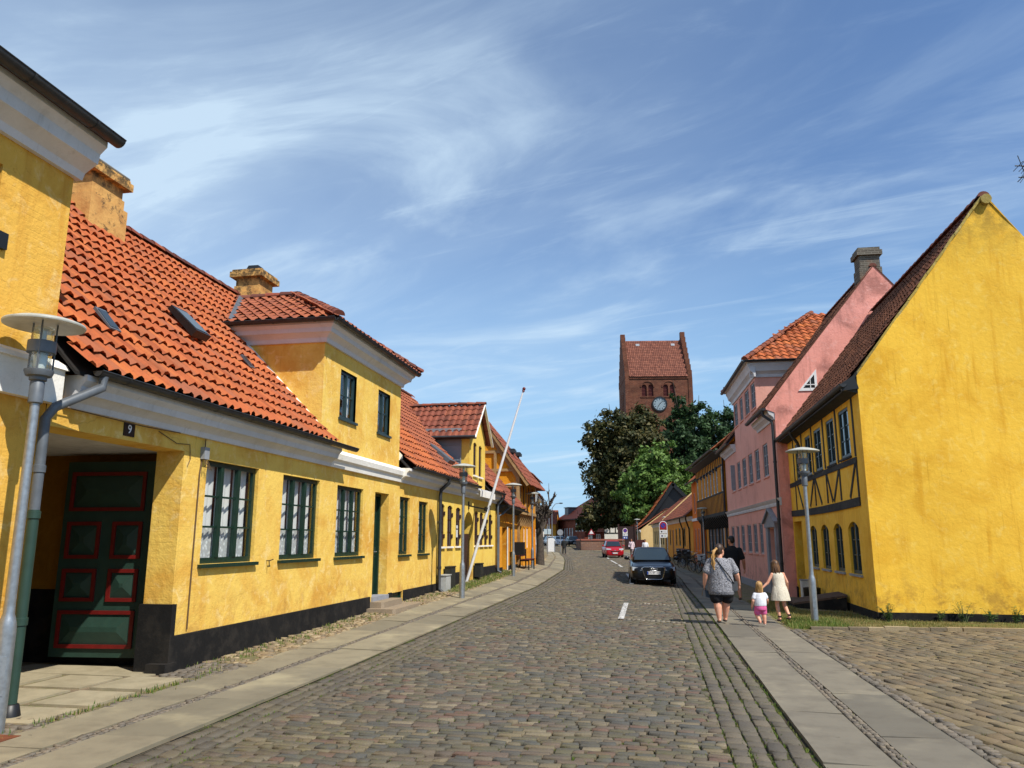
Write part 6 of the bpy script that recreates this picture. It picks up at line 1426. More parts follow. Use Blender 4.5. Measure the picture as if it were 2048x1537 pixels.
# ------------------------------------------------------------------ street lamps
DISC = simple('lamp_disc_white', '#a9a99f', .5, 0, .15, 6)
def make_lamp():
    o = thing('street_lamp', 'x', 'street lamp', (0, 0, 0)); o.location = (0, 0, 0)
    m = MB(); m.lathe((0, 0, -.15), [(.075, 0), (.075, .95), (.072, 1.02), (.062, 1.07), (.047, 1.12), (.045, 1.2), (.04, 2.9), (.04, 3.0)], 16); p = m.build('pole', GALV, o, smooth=40)
    m = MB(); m.box(-.03, .03, -.079, -.070, .3, .62); m.build('hatch', GALV, p)
    m = MB(); m.lathe((0, 0, 2.84), [(.05, 0), (.062, .01), (.062, .2), (.055, .21), (.075, .22), (.075, .25), (.11, .26), (.125, .30), (.125, .315), (.05, .32)], 18); m.build('collar', ZINC, o, smooth=40)
    m = MB(); m.lathe((0, 0, 3.16), [(.085, 0), (.092, .05), (.092, .40), (.08, .40), (.08, .02)], 18); m.build('glass_cylinder', CLEAR, o, smooth=50)
    m = MB(); m.lathe((0, 0, 3.17), [(.05, 0), (.055, .05), (.06, .12), (.03, .16), (.028, .36), (.05, .38)], 12); m.build('bulb', WHITEP, o, smooth=50)
    m = MB(); m.lathe((0, 0, 3.32), [(.112, 0), (.122, 0), (.122, .11), (.112, .11), (.112, 0)], 20); 
    for k in range(3): a = 2*math.pi*k/3+.4; m.tube([(.115*math.cos(a), .115*math.sin(a), 3.15), (.115*math.cos(a), .115*math.sin(a), 3.62)], .009, 6)
    m.build('cage', ZINC, o, smooth=40)
    m = MB(); m.lathe((0, 0, 3.58), [(.01, .045), (.13, .035), (.28, .015), (.345, 0), (.35, .012), (.345, .025), (.28, .05), (.14, .085), (.05, .10), (.005, .10)], 36); m.build('shade', DISC, o, smooth=60)
    return o
lampspots = [((3.21, 17.63, .0), 'tall lamp with a white disc shade standing in the grass beside the yellow gable'),
    ((-5.93, 6.46, 0), 'close lamp with a white disc shade before the green downpipe'),
    ((-5.27, 21.17, .13), 'lamp in front of the brown arched windows just before the flagpole'),
    ((-5.62, 30.96, .28), 'lamp before the low house with the dark doorway'),
    ((-5.95, 37.98, .34), 'lamp on the rubble verge just before the pollarded tree'),
    ((2.95, 50.3, -.2), 'dark lamp before the jettied timbered house'),
    ((1.1, 86, .05), 'lamp rising behind the white parking notice plates'),
    ((-2.2, 97, .1), 'farthest lamp on the right, beside the dark gateway')]
for k, (p, lab) in enumerate(lampspots):
    if k == 0: lamp0 = make_lamp(); lamp0.location = p; lamp0['label'] = lab; lamp0['group'] = 'street lamps along the pavements'
    else: dup(lamp0, p, .7*k, lab, 'street lamps along the pavements', 1.058 if k == 1 else 1.06 if k == 5 else (1.12 if k > 5 else None))
fl = thing('street_lamp', 'thin modern curved arm lamp post far down on the left above the roofs', 'street lamp', (-14.4, 110, .3)); m = MB(); m.tube([(-14.4, 110, .2), (-14.4, 110, 5.2), (-14.3, 110, 6.2), (-13.9, 110, 6.7), (-13.3, 110, 6.8)], [.08, .06, .05, .05, .045], 8); m.build('pole', GALV, fl, smooth=60); m = MB(); m.ell((-13.1, 110, 6.78), (.3, .14, .09), 12, 6); m.build('lamp_head', BLACKP, fl, smooth=60)
ma = thing('mast', 'thin grey mast rising over the distant roofs', 'mast', (-20.2, 150, .5)); m = MB(); m.tube([(-20.2, 150, .5), (-20.2, 150, 12.5)], [.1, .05], 8); m.build('pole', GALV, ma)

# ------------------------------------------------------------------ signs
SBLUE = simple('sign_blue', '#1c3f9c', .4, 0, .04); SRED = simple('sign_red', '#a01d28', .4, 0, .04); SWHITE = simple('sign_white', '#e2e2e0', .4, 0, .03); SBLACK = simple('sign_black', '#101010', .5)
def disc(mb, F, u, z, r, o, n=28): mb.add([F.P(u+r*math.cos(2*math.pi*k/n), o, z+r*math.sin(2*math.pi*k/n)) for k in range(n)], [tuple(range(n))])
def nostop(par, F, u, z, r, o, cross=False):
    m = MB(); disc(m, F, u, z, r, o); s = m.build('roundel', SRED, par); m = MB(); disc(m, F, u, z, r*.80, o+.003); m.build('field', SBLUE, s)
    m = MB(); d = r*.60
    m.beam(F.P(u-d, o+.006, z+d), F.P(u+d, o+.006, z-d), r*.2, .002, F.n)
    if cross: m.beam(F.P(u+d, o+.0075, z+d), F.P(u-d, o+.0075, z-d), r*.2, .002, F.n)
    m.build('bar', SRED, s)
def zonesign(x, y, z0, lab, blue=False, sc=1.):
    o = thing('parking_sign', lab, 'sign', (x, y, z0)); F = Fr((x, y), (1, 0), 1); w = .29*sc; zt = z0+3.05*sc if not blue else z0+3.0
    m = MB()
    for u in (-w, w) if not blue else (-w,): m.tube([F.P(u, 0, z0-.2), F.P(u, 0, zt-w*.9)], .03, 8)
    if not blue: m.tube([F.P(w*math.cos(math.pi*k/10), 0, zt-w+w*math.sin(math.pi*k/10)) for k in range(11)], .03, 8)
    m.build('pole', SWHITE if not blue else GALV, o)
    m = MB(); top = [(w*.92*math.cos(math.pi*k/12), zt-w+w*.92*math.sin(math.pi*k/12)) for k in range(13)]; low = zt-w-.95*sc
    m.prism([F.P(u, .035, z) for u, z in top+[(-w*.92, low+.62*sc), (w*.92, low+.62*sc)]], F.n*-.02); b = m.build('red_plate' if not blue else 'plate', SRED if not blue else SWHITE, o)
    nostop(b, F, 0, zt-w-.02, w*.78, .04)
    m = MB(); m.fbox(F, -w*.92, w*.92, .02, .036, low+.32*sc, low+.59*sc); p1 = m.build('time_plate', SWHITE, o)
    m = MB(); disc(m, F, -w*.45, low+.455*sc, .065*sc, .0375); m.beam(F.P(-w*.7, .0385, low+.455*sc), F.P(-w*.2, .0385, low+.455*sc), .03*sc, .001, F.n); m.build('symbol', SBLACK, p1)
    m = MB()
    for z in (.50, .42): m.fbox(F, -w*.12, w*.8, .037, .038, low+z*sc-.012, low+z*sc+.008)
    m.build('lettering', simple('grey_letters', '#8a8a8a', .6), p1)
    m = MB(); m.fbox(F, -w*.92, w*.92, .02, .036, low, low+.27*sc); p2 = m.build('disc_plate', SWHITE if not blue else SBLUE, o)
    m = MB(); m.fbox(F, -w*.6, -w*.1, .037, .038, low+.07*sc, low+.20*sc); m.build('symbol', simple('symbol_grey_blue', '#5a5f78', .6) if not blue else SWHITE, p2)
    m = MB(); m.fbox(F, w*.2, w*.7, .037, .038, low+.06*sc, low+.21*sc); m.build('square', simple('pale_green_symbol', '#b7c4bb', .6), p2)
    return o
zonesign(.62, 66, -.05, 'no parking sign with white arch frame and two white plates by the golden house', sc=1.06)
zonesign(-3.6, 95, .1, 'no parking sign with a blue lower plate before the dark gateway', True, 1.05)
s = thing('no_stopping_sign', 'round blue and red no stopping sign on a pole beyond the pollarded tree', 'sign', (-8.5, 58, .3)); F = Fr((-8.5, 58), (1, 0), 1); m = MB(); m.tube([F.P(.2, -.04, .2), F.P(.2, -.04, 3.1)], .035, 8); m.build('pole', GALV, s); nostop(s, F, .0, 2.75, .36, .02, True)
m = MB(); m.fbox(F, -.3, .3, .0, .02, 1.9, 2.3); m.build('plate', SWHITE, s)
s = thing('street_sign', 'pair of pale bluish square signs hanging over the left pavement', 'sign', (-11.0, 80, .2)); m = MB(); m.tube([(-10.95, 80, .1), (-10.95, 80, 3.3)], .045, 8); m.build('pole', GALV, s)
for x in (-11.3, -10.9): m = MB(); m.box(x, x+.33, 79.9, 79.94, 2.25, 2.78); m.build('plate', simple('pale_blue_plate', '#b6ccd6', .4), s)
s = thing('round_sign', 'grey back of a round traffic sign far along the left kerb', 'sign', (-9.9, 93, .1)); m = MB(); m.tube([(-11.2, 93, .1), (-11.2, 93, 2.9)], .04, 8); m.build('pole', GALV, s); m = MB(); m.lathe((-11.2, 92.94, 2.55), [(.36, 0), (.36, .02)], 24, 0, (0, -1, 0)); m.build('plate', GREYW, s)
s = thing('warning_sign', 'small red rimmed triangle sign under the lime tree by the churchyard wall', 'sign', (-8.3, 100, .1)); m = MB(); m.tube([(-8.1, 100.6, .1), (-8.1, 100.6, 3.0)], .04, 8); m.build('pole', GALV, s); m = MB(); m.prism([(-8.55, 100.5, 2.35), (-7.65, 100.5, 2.35), (-8.1, 100.5, 3.1)], (0, .02, 0)); t_ = m.build('rim', SRED, s); m = MB(); m.prism([(-8.38, 100.49, 2.45), (-7.82, 100.49, 2.45), (-8.1, 100.49, 2.92)], (0, .005, 0)); m.build('plate', SWHITE, t_)
# white advertising stand
s = thing('signboard', 'white pavement signboard with a rounded top, blank and bright', 'signboard', (-12.0, 91, .15)); F = Fr((-12.0, 90.5), (1, 0), 1); m = MB(); pts = [(-.5, .25), (.5, .25), (.5, 1.5), (.42, 1.68), (.25, 1.78), (0, 1.82), (-.25, 1.78), (-.42, 1.68), (-.5, 1.5)]
m.prism([F.P(u, 0, z+.1) for u, z in pts], (0, .06, 0)); m.build('panel', SWHITE, s); m = MB(); m.fbox(F, -.5, -.44, -.05, .05, .05, 1.6); m.fbox(F, .44, .5, -.05, .05, .05, 1.6); m.fbox(F, -.6, .6, -.3, .2, .02, .08); m.build('frame', GALV, s)

# ------------------------------------------------------------------ bench, cabinets, small things
b = thing('bench', 'dark red wooden bench on the rubble verge before the timbered house', 'bench', (-6.0, 36.6, .5)); WR = simple('dark_red_slats', '#4a1214', .5); m = MB()
z0 = gz(-6.0, 36.6)
for k in range(3): m.box(-6.12+.13*k, -6.01+.13*k, 35.6, 37.5, z0+.42, z0+.46)
m.build('seat', WR, b); m = MB()
for k in range(2): m.box(-6.22, -6.18, 35.6, 37.5, z0+.58+.17*k, z0+.70+.17*k)
m.build('backrest', WR, b)
for y in (35.75, 37.3):
    m = MB(); m.box(-6.2, -5.75, y, y+.06, z0+.36, z0+.42); m.box(-6.2, -6.15, y, y+.06, z0-.05, z0+.9); m.box(-5.8, -5.75, y, y+.06, z0-.05, z0+.36); m.build('leg', BLACKP, b)
def cabinet(lab, x, y0, y1, z0, z1, d, mat, nm='utility_cabinet'):
    o = thing(nm, lab, 'cabinet', (x, y0, z0)); m = MB(); m.box(x, x+d, y0, y1, z0, z1); m.build('housing', mat, o); m = MB(); m.box(x-.0, x+d+.02, y0-.02, y1+.02, z1, z1+.03); m.build('lid', mat, o)
    m = MB(); m.box(x+d+.001, x+d+.012, y0+.04, y1-.04, z0+.08, z1-.05); m.build('door', mat, o); return o
cabinet('light grey metal cabinet on the pavement beside the black downpipe', -6.31, 22.5, 23.05, .14, .66, .22, simple('cabinet_grey', '#a7a9a4', .5))
cabinet('tall dark green cabinet against the black plinth behind the grey one', -6.31, 23.15, 23.75, .15, .88, .18, simple('cabinet_dark_green', '#20231d', .6))
cabinet('dark green cabinet on the wall right of the brown plank door', -6.31, 27.1, 27.65, .42, .86, .2, simple('cabinet_dark_green', '#20231d', .6))
s = thing('drain_pipe_stub', 'white pipe stub standing against the plinth by the dark green cabinet', 'pipe', (-6.28, 23.9, .2)); m = MB(); m.tube([(-6.25, 23.86, .2), (-6.25, 23.86, .74)], .05, 10); m.build('pipe', WHITEP, s, smooth=50); m = MB(); m.lathe((-6.25, 23.86, .66), [(.05, 0), (.065, .01), (.065, .08), (.05, .09)], 10); m.build('collar', GREYW, s)
# sloping cellar hatch, white bin and dark tub by the half timbered wall
h = thing('cellar_hatch', 'sloping dark plank hatch leaning to the half-timbered wall behind the right lamp', 'hatch', (4.2, 22, 0)); a, bb = Vector((4.62, 20.9, .31)), Vector((3.5, 21.9, .03)); w = Vector((.0, 1.05, .02)); m = MB()
DPL = stucco('dark_planks', '#5b483c', '#38291f', '#76665a', None, .8, .5, .6)
for k in range(4): p, q = a+w*(k/4+.01), bb+w*(k/4+.01); e = w*.23; m.hexa([p, q, q+e, p+e, p+Vector((0, 0, .05)), q+Vector((0, 0, .05)), q+e+Vector((0, 0, .05)), p+e+Vector((0, 0, .05))])
m.build('planks', DPL, h); m = MB(); m.add([a+Vector((-.03, 0, -.01)), bb, bb-Vector((0, 0, .2)), a-Vector((.03, 0, .5))], [(0,1,2,3)]); m.add([a+w+Vector((-.03, 0, -.01)), bb+w, bb+w-Vector((0, 0, .2)), a+w-Vector((.03, 0, .5))], [(0,1,2,3)]); m.add([bb, bb+w, bb+w-Vector((0, 0, .2)), bb-Vector((0, 0, .2))], [(0,1,2,3)]); m.build('side_wall', PLINTH, h)
s = thing('post_box', 'slim white box standing by the doorway recess behind the right lamp pole', 'box', (4.3, 25, -.1)); m = MB(); m.box(4.25, 4.5, 24.95, 25.25, -.15, .5); m.build('housing', simple('box_white', '#c9c9c4', .5), s); m = MB(); m.box(4.23, 4.52, 24.93, 25.27, .5, .53); m.build('lid', GREYW, s)
s = thing('tub', 'dark plant tub at the foot of the half-timbered wall', 'tub', (4.35, 24, -.1)); m = MB(); m.lathe((4.35, 24.0, -.1), [(.16, 0), (.22, .1), (.24, .45), (.2, .46), (.18, .3)], 14); m.build('pot', BLACKP, s, smooth=40)

# ------------------------------------------------------------------ vehicles
TYRE = simple('tyre_rubber', '#0d0d0d', .85); RIM = simple('alloy', '#8f9397', .35, .8); CHROME = simple('chrome', '#d8dadc', .15, 1.); LAMPG = simple('headlamp', '#aeb4b8', .2, .0); GRILLE = simple('grille_black', '#070707', .5)
CARGL = NM('car_glass'); CARGL.col((.015, .025, .032)).rough(.04, 0, .8); CARGL = CARGL.m
def carpaint(name, c):
    n = NM(name); n.col(lin(c)).rough(.3, 0, .25); n.b.inputs['Coat Weight'].default_value = .4; n.b.inputs['Coat Roughness'].default_value = .04; return n.m
def make_car(name, label, loc, rot, paint, Wd=1.82, Ln=4.65, Ht=1.43, plate=None, suv=False, rings=False, detail=True, group=None):
    o = thing('car', label, 'car', (0, 0, 0), group); w = Wd/2; zb = .18 if not suv else .25; zs = .68 if not suv else .82; zh = .88 if not suv else 1.0; belt = .93 if not suv else 1.02
    # body shell: stations from the nose (y=0) to the tail
    st = [(-.02, .80, .20, .52, .64), (.04, .90, .17, .58, .70), (.25, .96, .16, zs-.06, zh-.12), (.7, .99, .16, zs, zh-.05), (1.25, 1., .17, zs+.03, zh+.02), (1.9, 1., zb, zs+.05, belt), (3.2, 1., zb, zs+.07, belt+.02), (4.1, .99, zb, zs+.07, belt+.02), (Ln-.2, .95, .3, zs+.02, belt-.02), (Ln-.03, .88, .36, zs-.04, belt-.12), (Ln, .82, .42, .62, .78)]
    rings_ = []
    for y, k, z0, z1, z2 in st:
        a = w*k; half = [(0, z0), (a*.72, z0), (a*.94, z0+.05), (a, z0+.18), (a, (z0+z1)/2+.04), (a*.985, z1), (a*.93, z1+(z2-z1)*.6), (a*.80, z2-.01), (a*.45, z2+.015), (0, z2+.02)]
        rings_.append([(x, y, z) for x, z in half]+[(-x, y, z) for x, z in half[-2:0:-1]])
    m = MB(); m.loft(rings_); body = m.build('body', paint, o, smooth=180, sub=1)
    # cabin
    yb0, yt0, yt1, yb1 = 1.12, 1.95, Ln-1.15, Ln-.35
    if suv: yb0, yt0, yt1, yb1 = 1.0, 1.6, Ln-.75, Ln-.2
    def cab(s): return [[(-w*.86*s, yb0+.02, belt-.03), (w*.86*s, yb0+.02, belt-.03), (w*.90*s, 2.2, belt-.02), (w*.88*s, yb1-.1, belt-.02), (-w*.88*s, yb1-.1, belt-.02), (-w*.90*s, 2.2, belt-.02)]]
    def ring(z, ys, xs): return [(x*w, y, z) for x, y in zip(xs, ys)]
    def sec(t):  # t=0 belt, 1 roof
        z = belt-.03+(Ht-belt+.03)*t; q = .87-.21*t**1.3; y0 = yb0+(yt0-yb0)*t; y1 = yb1+(yt1-yb1)*t
        f = [(-q*.92, y0+.05), (-q*.5, y0-.04*(1-t)), (0, y0-.07*(1-t)), (q*.5, y0-.04*(1-t)), (q*.92, y0+.05), (q, y0+.22), (q+.015, (y0+y1)/2), (q, y1-.2), (q*.9, y1-.03), (0, y1+.03), (-q*.9, y1-.03), (-q, y1-.2), (-q-.015, (y0+y1)/2), (-q, y0+.22)]
        return [Vector((x*w, y, z)) for x, y in f]
    R_ = [sec(t) for t in (0, .35, .7, .93)]; top = sec(.93); ctr = Vector((0, (yt0+yt1)/2, Ht)); R_.append([p.lerp(ctr, .18)+Vector((0, 0, Ht-.005-p.z)) for p in top]); R_.append([p.lerp(ctr, .55)+Vector((0, 0, Ht+.012-p.lerp(ctr, .55).z)) for p in top])
    m = MB(); m.loft(R_); m.build('roof', paint, o, smooth=180)
    def glass(nm, idx, t0, t1, inset=.0, off=.012, sh=.05):
        g = MB(); rows = []
        for t in np.linspace(t0, t1, 5):
            s = sec(t); pts = [s[i] for i in idx]; c = sum(pts, Vector())/len(pts); ax = sec(0.5); 
            row = []
            for p in pts: q = c+(p-c)*(1-sh); d = (q-Vector((0, (yt0+yt1)/2, q.z))); d.z = .3*d.length; row.append(q+d.normalized()*off)
            rows.append(row)
        g.loft(rows, False, False); return g.build(nm, CARGL, o, smooth=180)
    ws = glass('windscreen', [0, 1, 2, 3, 4], .08, .88, off=.03, sh=.03)
    for side in ((5, 6), (6, 7)): glass('side_window', side, .12, .86, sh=.08)
    for side in ((13, 12), (12, 11)): glass('side_window', side, .12, .86, sh=.08)
    glass('rear_window', [8, 9, 10], .2, .85, off=.03, sh=.06)
    for sx in (-1, 1):
        for y in (.92, Ln-.95):
            t = thing('t', 't', 't') if False else None
            m = MB(); r = .325 if not suv else .35; m.lathe((sx*(w-.215), y, r), [(r-.09, 0), (r-.02, .0), (r, .03), (r, .17), (r-.02, .2), (r-.09, .2)], 26, 0, (sx, 0, 0)); wh = m.build('wheel', TYRE, o, smooth=40)
            m = MB(); m.lathe((sx*(w-.06), y, r), [(r-.09, 0), (r-.09, .045), (r-.12, .05), (r-.13, .02), (.05, .03), (.05, .05), (.01, .05)], 20, 0, (sx, 0, 0)); m.build('rim', RIM, wh, smooth=30)
            m = MB(); n = 12
            for k in range(n):
                a0, a1 = math.pi*k/n, math.pi*(k+1)/n; R1 = r+.06
                m.quad((sx*(w+.004), y+R1*math.cos(a0), r+R1*math.sin(a0)), (sx*(w+.004), y+R1*math.cos(a1), r+R1*math.sin(a1)), (sx*(w+.004), y+r*.9*math.cos(a1), r+r*.9*math.sin(a1)), (sx*(w+.004), y+r*.9*math.cos(a0), r+r*.9*math.sin(a0)))
            m.build('wheel_arch', GRILLE, wh)
        m = MB(); m.ell((sx*(w+.10), yb0+.35, belt+.08), (.11, .06, .075), 12, 8); m.beam((sx*(w-.05), yb0+.35, belt+.0), (sx*(w+.06), yb0+.35, belt+.05), .05, .04); m.build('mirror', paint, o, smooth=60)
        # lamps
        m = MB(); z = zs-.06 if not suv else zs-.04; x0, x1 = w*.44, w*.90
        m.hexa([(sx*x0, -.03, z-.05), (sx*x1, .05, z-.055), (sx*(x1+.03), .34, z-.05), (sx*x0, .2, z-.05), (sx*x0, .0, z+.035), (sx*x1, .09, z+.075), (sx*(x1+.03), .4, z+.08), (sx*x0, .24, z+.04)]); m.build('headlight', LAMPG, o, smooth=30)
        m = MB(); m.box(sx*.62-.09, sx*.62+.09, -.005+.04, .10, .33, .39); m.build('fog_light', LAMPG, o)
        m = MB(); m.box(sx*.7-.16, sx*.7+.16, Ln-.09, Ln-.02, .68, .80); m.build('tail_light', SRED, o)
    # grille
    if rings: gp = [(-.44, .66), (-.36, .70), (.36, .70), (.44, .66), (.43, .58), (.33, .27), (.27, .23), (-.27, .23), (-.33, .27), (-.43, .58)]
    else: gp = [(-.40, .62), (.40, .62), (.44, .56), (.36, .50), (-.36, .50), (-.44, .56)]
    yg = -.03 if rings else -.012
    m = MB(); m.prism([(x, yg, z) for x, z in gp], (0, .12, 0)); gr = m.build('grille', GRILLE, o)
    m = MB()
    if rings:
        for k in range(6): m.box(-.36, .36, yg-.006, yg+.01, .30+.07*k, .315+.07*k)
        m.build('grille_bar', simple('dark_chrome', '#3a3c3e', .3, .8), gr)
        m = MB(); m.tube([(x, yg-.005, z) for x, z in gp+gp[:2]], .016, 6, False); m.build('grille_frame', CHROME, gr, smooth=60)
        m = MB()
        for k in range(4):
            cx = -.105+.07*k; m.tube([(cx+.048*math.cos(2*math.pi*i/20), yg-.02-.004*(k % 2), .615+.048*math.sin(2*math.pi*i/20)) for i in range(21)], .0085, 6, False)
        m.build('emblem', CHROME, gr, smooth=60)
    else:
        m.ell((0, yg-.01, .66), (.07, .02, .05), 12, 6); m.build('emblem', CHROME, gr, smooth=60)
    m = MB(); m.box(-.75, .75, .005, .1, zb+.03, .30) if suv else m.box(-.6, .6, -.005, .1, .205, .222); m.build('bumper_trim', GRILLE, o)
    zp = .475 if rings else .42
    m = MB(); m.box(-.26, .26, yg-.03, yg-.015, zp-.06, zp+.06); pl = m.build('number_plate', SWHITE, o)
    if plate:
        m = MB(); m.box(-.26, -.215, yg-.032, yg-.03, zp-.055, zp+.055); m.build('plate_band', SBLUE, pl)
        M = Matrix(((1, 0, 0, .02), (0, 0, -1, yg-.0315), (0, 1, 0, zp), (0, 0, 0, 1))); text('plate_text', plate, pl, .115, M, SBLACK, .001)
    o.location = loc; o.rotation_euler = (0, 0, rot); return o
make_car('car', 'black estate car with four chrome rings on its grille parked at the right kerb', (-.13, 31.6, gz(-.1, 33)+.02), .055, carpaint('black_car_paint', '#0a0b10'), 1.83, 4.7, 1.43, 'DS 89 479', False, True)
make_car('car', 'red small car parked farther up the street facing the viewer', (-3.85, 75.2, gz(-3.8, 76)+.02), .17, carpaint('red_car_paint', '#9c0e1c'), 1.77, 4.2, 1.58, 'CR 41 208', True)
make_car('car', 'white car at the far bend before the red brick building', (-14.8, 124.5, gz(-14.8, 126)+.02), .3, carpaint('white_car_paint', '#e8e8e8'), 1.85, 4.4, 1.5, None, True)
make_car('car', 'second white car partly hidden behind the first white one at the bend', (-16.6, 129, gz(-16.6, 130)+.02), .35, carpaint('white_car_paint2', '#d8dadc'), 1.8, 4.3, 1.5, None, True)
make_car('car', 'dark car beside the white cars at the far bend', (-12.7, 125, gz(-12.7, 126)+.02), .28, carpaint('dark_car_paint', '#12151a'), 1.85, 4.4, 1.5, None, True)
make_car('car', 'dark van shaped car at the far left end behind the white cars', (-18.4, 133, gz(-18, 133)+.02), .35, carpaint('dark_car_paint2', '#191b20'), 1.85, 4.6, 1.7, None, True)
# bicycles by the orange house
def make_bike(label, loc, rot, lean, fr):
    o = thing('bicycle', label, 'bicycle', (0, 0, 0), 'bicycles parked along the right house fronts')
    for y in (0, 1.05):
        m = MB(); m.tube([(0, y+.33*math.cos(2*math.pi*k/24), .34+.33*math.sin(2*math.pi*k/24)) for k in range(25)], .019, 7, False); w = m.build('wheel', TYRE, o, smooth=60); m = MB()
        for k in range(10): a = math.pi*k/10; m.tube([(0, y+.32*math.cos(a), .34+.32*math.sin(a)), (0, y-.32*math.cos(a), .34-.32*math.sin(a))], .003, 4)
        m.build('spokes', RIM, w)
        m = MB(); m.tube([(0, y+.37*math.cos(a), .34+.37*math.sin(a)) for a in np.linspace(.2, 2.6, 10)], .02, 6); m.build('mudguard', fr, o, smooth=60)
    m = MB(); hb, st, bb_, rh = (0, .12, .95), (0, .72, .82), (0, .58, .32), (0, 1.05, .34)
    m.tube([(0, 0, .34), (0, .1, .85), hb], .018, 6); m.tube([(0, .12, .72), bb_], .018, 6); m.tube([(0, .13, .82), st], .018, 6); m.tube([bb_, st, (0, .76, .95)], .018, 6); m.tube([bb_, rh], .013, 6); m.tube([st, rh], .012, 6); m.build('frame', fr, o)
    m = MB(); m.tube([hb, (0, .08, 1.05), (.0, .1, 1.06)], .014, 6); m.tube([(-.28, .22, 1.06), (-.2, .1, 1.08), (.2, .1, 1.08), (.28, .22, 1.06)], .013, 6); m.build('handlebar', CHROME, o)
    m = MB(); m.ell((0, .78, .98), (.08, .14, .035), 10, 6); m.build('saddle', BLACKP, o, smooth=60)
    m = MB(); m.box(-.06, .06, .85, 1.25, .73, .75); m.build('carrier', BLACKP, o); m = MB(); m.tube([(-.14, .58, .2), (.14, .58, .44)], .012, 5); m.lathe((.03, .58, .32), [(.09, 0), (.09, .008)], 14, 0, (1, 0, 0)); m.build('crank', ZINC, o)
    o.location = loc; o.rotation_euler = (0, lean, rot); return o
bk = [('black bicycle nearest the lamp by the orange house', 2.85, 46.4, .5, .1, BLACKP), ('dark bicycle leaning in the group, second from the lamp', 2.75, 47.8, .7, -.12, BLACKP), ('grey bicycle at the middle of the row under the orange wall', 2.6, 49.6, .4, .1, ZINC), ('dark green bicycle by the golden house downpipe', 2.3, 54.2, .6, .12, GREEN), ('black bicycle farthest up behind the parked black car', 1.9, 57.5, .5, -.1, BLACKP), ('black bicycle between the white box and the golden house', 2.4, 52.0, .9, .14, BLACKP)]
for lab, x, y, r, l, f in bk: make_bike(lab, (x, y, gz(x, y)), r, l, f)
s = thing('bicycle_basket', 'pale square box on a stand in front of the bicycles', 'box', (2.55, 48.4, -.2)); m = MB(); m.box(2.38, 2.78, 47.6, 47.9, .35, .85); m.build('box', simple('box_pale', '#b9bcbc', .5), s); m = MB()
for x in (2.4, 2.76): m.tube([(x, 47.75, -.22), (x, 47.75, .35)], .02, 6)
m.build('leg', ZINC, s)
for k, (lab, x, y) in enumerate((('dark wheeled bin behind the black parked car', 2.1, 59.2), ('second dark wheeled bin nearest the golden house door', 1.8, 61.0))):
    o = thing('wheeled_bin', lab, 'bin', (x, y, gz(x, y)), 'bins by the golden house'); z = gz(x, y); m = MB(); m.hexa([(x-.25, y-.25, z+.08), (x+.25, y-.25, z+.08), (x+.25, y+.25, z+.08), (x-.25, y+.25, z+.08), (x-.3, y-.3, z+1.0), (x+.3, y-.3, z+1.0), (x+.3, y+.32, z+1.0), (x-.3, y+.32, z+1.0)]); m.build('container', BLACKP, o)
    m = MB(); m.hexa([(x-.32, y-.34, z+1.0), (x+.32, y-.34, z+1.0), (x+.32, y+.34, z+1.0), (x-.32, y+.34, z+1.0), (x-.3, y-.3, z+1.06), (x+.3, y-.3, z+1.06), (x+.3, y+.3, z+1.1), (x-.3, y+.3, z+1.1)]); m.build('lid', BLACKP, o); m = MB(); m.lathe((x-.28, y+.25, z+.1), [(.1, 0), (.1, .06)], 12, 0, (1, 0, 0)); m.lathe((x+.22, y+.25, z+.1), [(.1, 0), (.1, .06)], 12, 0, (1, 0, 0)); m.build('wheel', TYRE, o)
s = thing('advertising_board', 'dark red notice board standing between the two walkers far up the right pavement', 'board', (-2.0, 88, .05)); m = MB(); m.box(-2.2, -1.3, 88, 88.08, .1, 1.7); m.build('panel', simple('board_red', '#4a1a12', .6), s); m = MB(); m.box(-2.25, -2.2, 87.96, 88.12, 0, 1.75); m.box(-1.3, -1.25, 87.96, 88.12, 0, 1.75); m.build('frame', BROWNP, s)
# ------------------------------------------------------------------ people
def skinmat(name, c):
    n = NM(name); n.col(n.mix(n.rng(n.noise(9, 4, .6), .4, .7), lin(c), tuple(v*f for v, f in zip(lin(c), (.95, .82, .78))))).rough(.55, 0, .35); n.b.inputs['Subsurface Weight'].default_value = .08; n.b.inputs['Subsurface Radius'].default_value = (.02, .008, .005); return n.m
SKIN = skinmat('skin_fair', '#d9a184'); SKIN2 = skinmat('skin_tanned', '#b97f62')
def hairmat(name, a, b):
    n = NM(name); n.col(n.mix(n.rng(n.noise(40, 4, .6, scale3=(1, 1, .12)), .35, .7), lin(a), lin(b))).rough(.5, 0, .4); return n.m
def fabric(name, a, b, sc=14, bump=.3): return simple(name, a, .9, 0, .12, sc, bump, 120)
class Rig:
    def __init__(s, loc, rot=0): s.M = Matrix.Translation(loc) @ Matrix.Rotation(rot, 4, 'Z')
    def __call__(s, x, y, z): return s.M @ Vector((x, y, z))
def torso(mb, R, secs, n=16):
    """secs: (z, half width, half depth, dy, dx)"""
    mb.loft([[R(dx+w*math.cos(2*math.pi*i/n), dy+d*math.sin(2*math.pi*i/n), z) for i in range(n)] for z, w, d, dy, dx in secs])
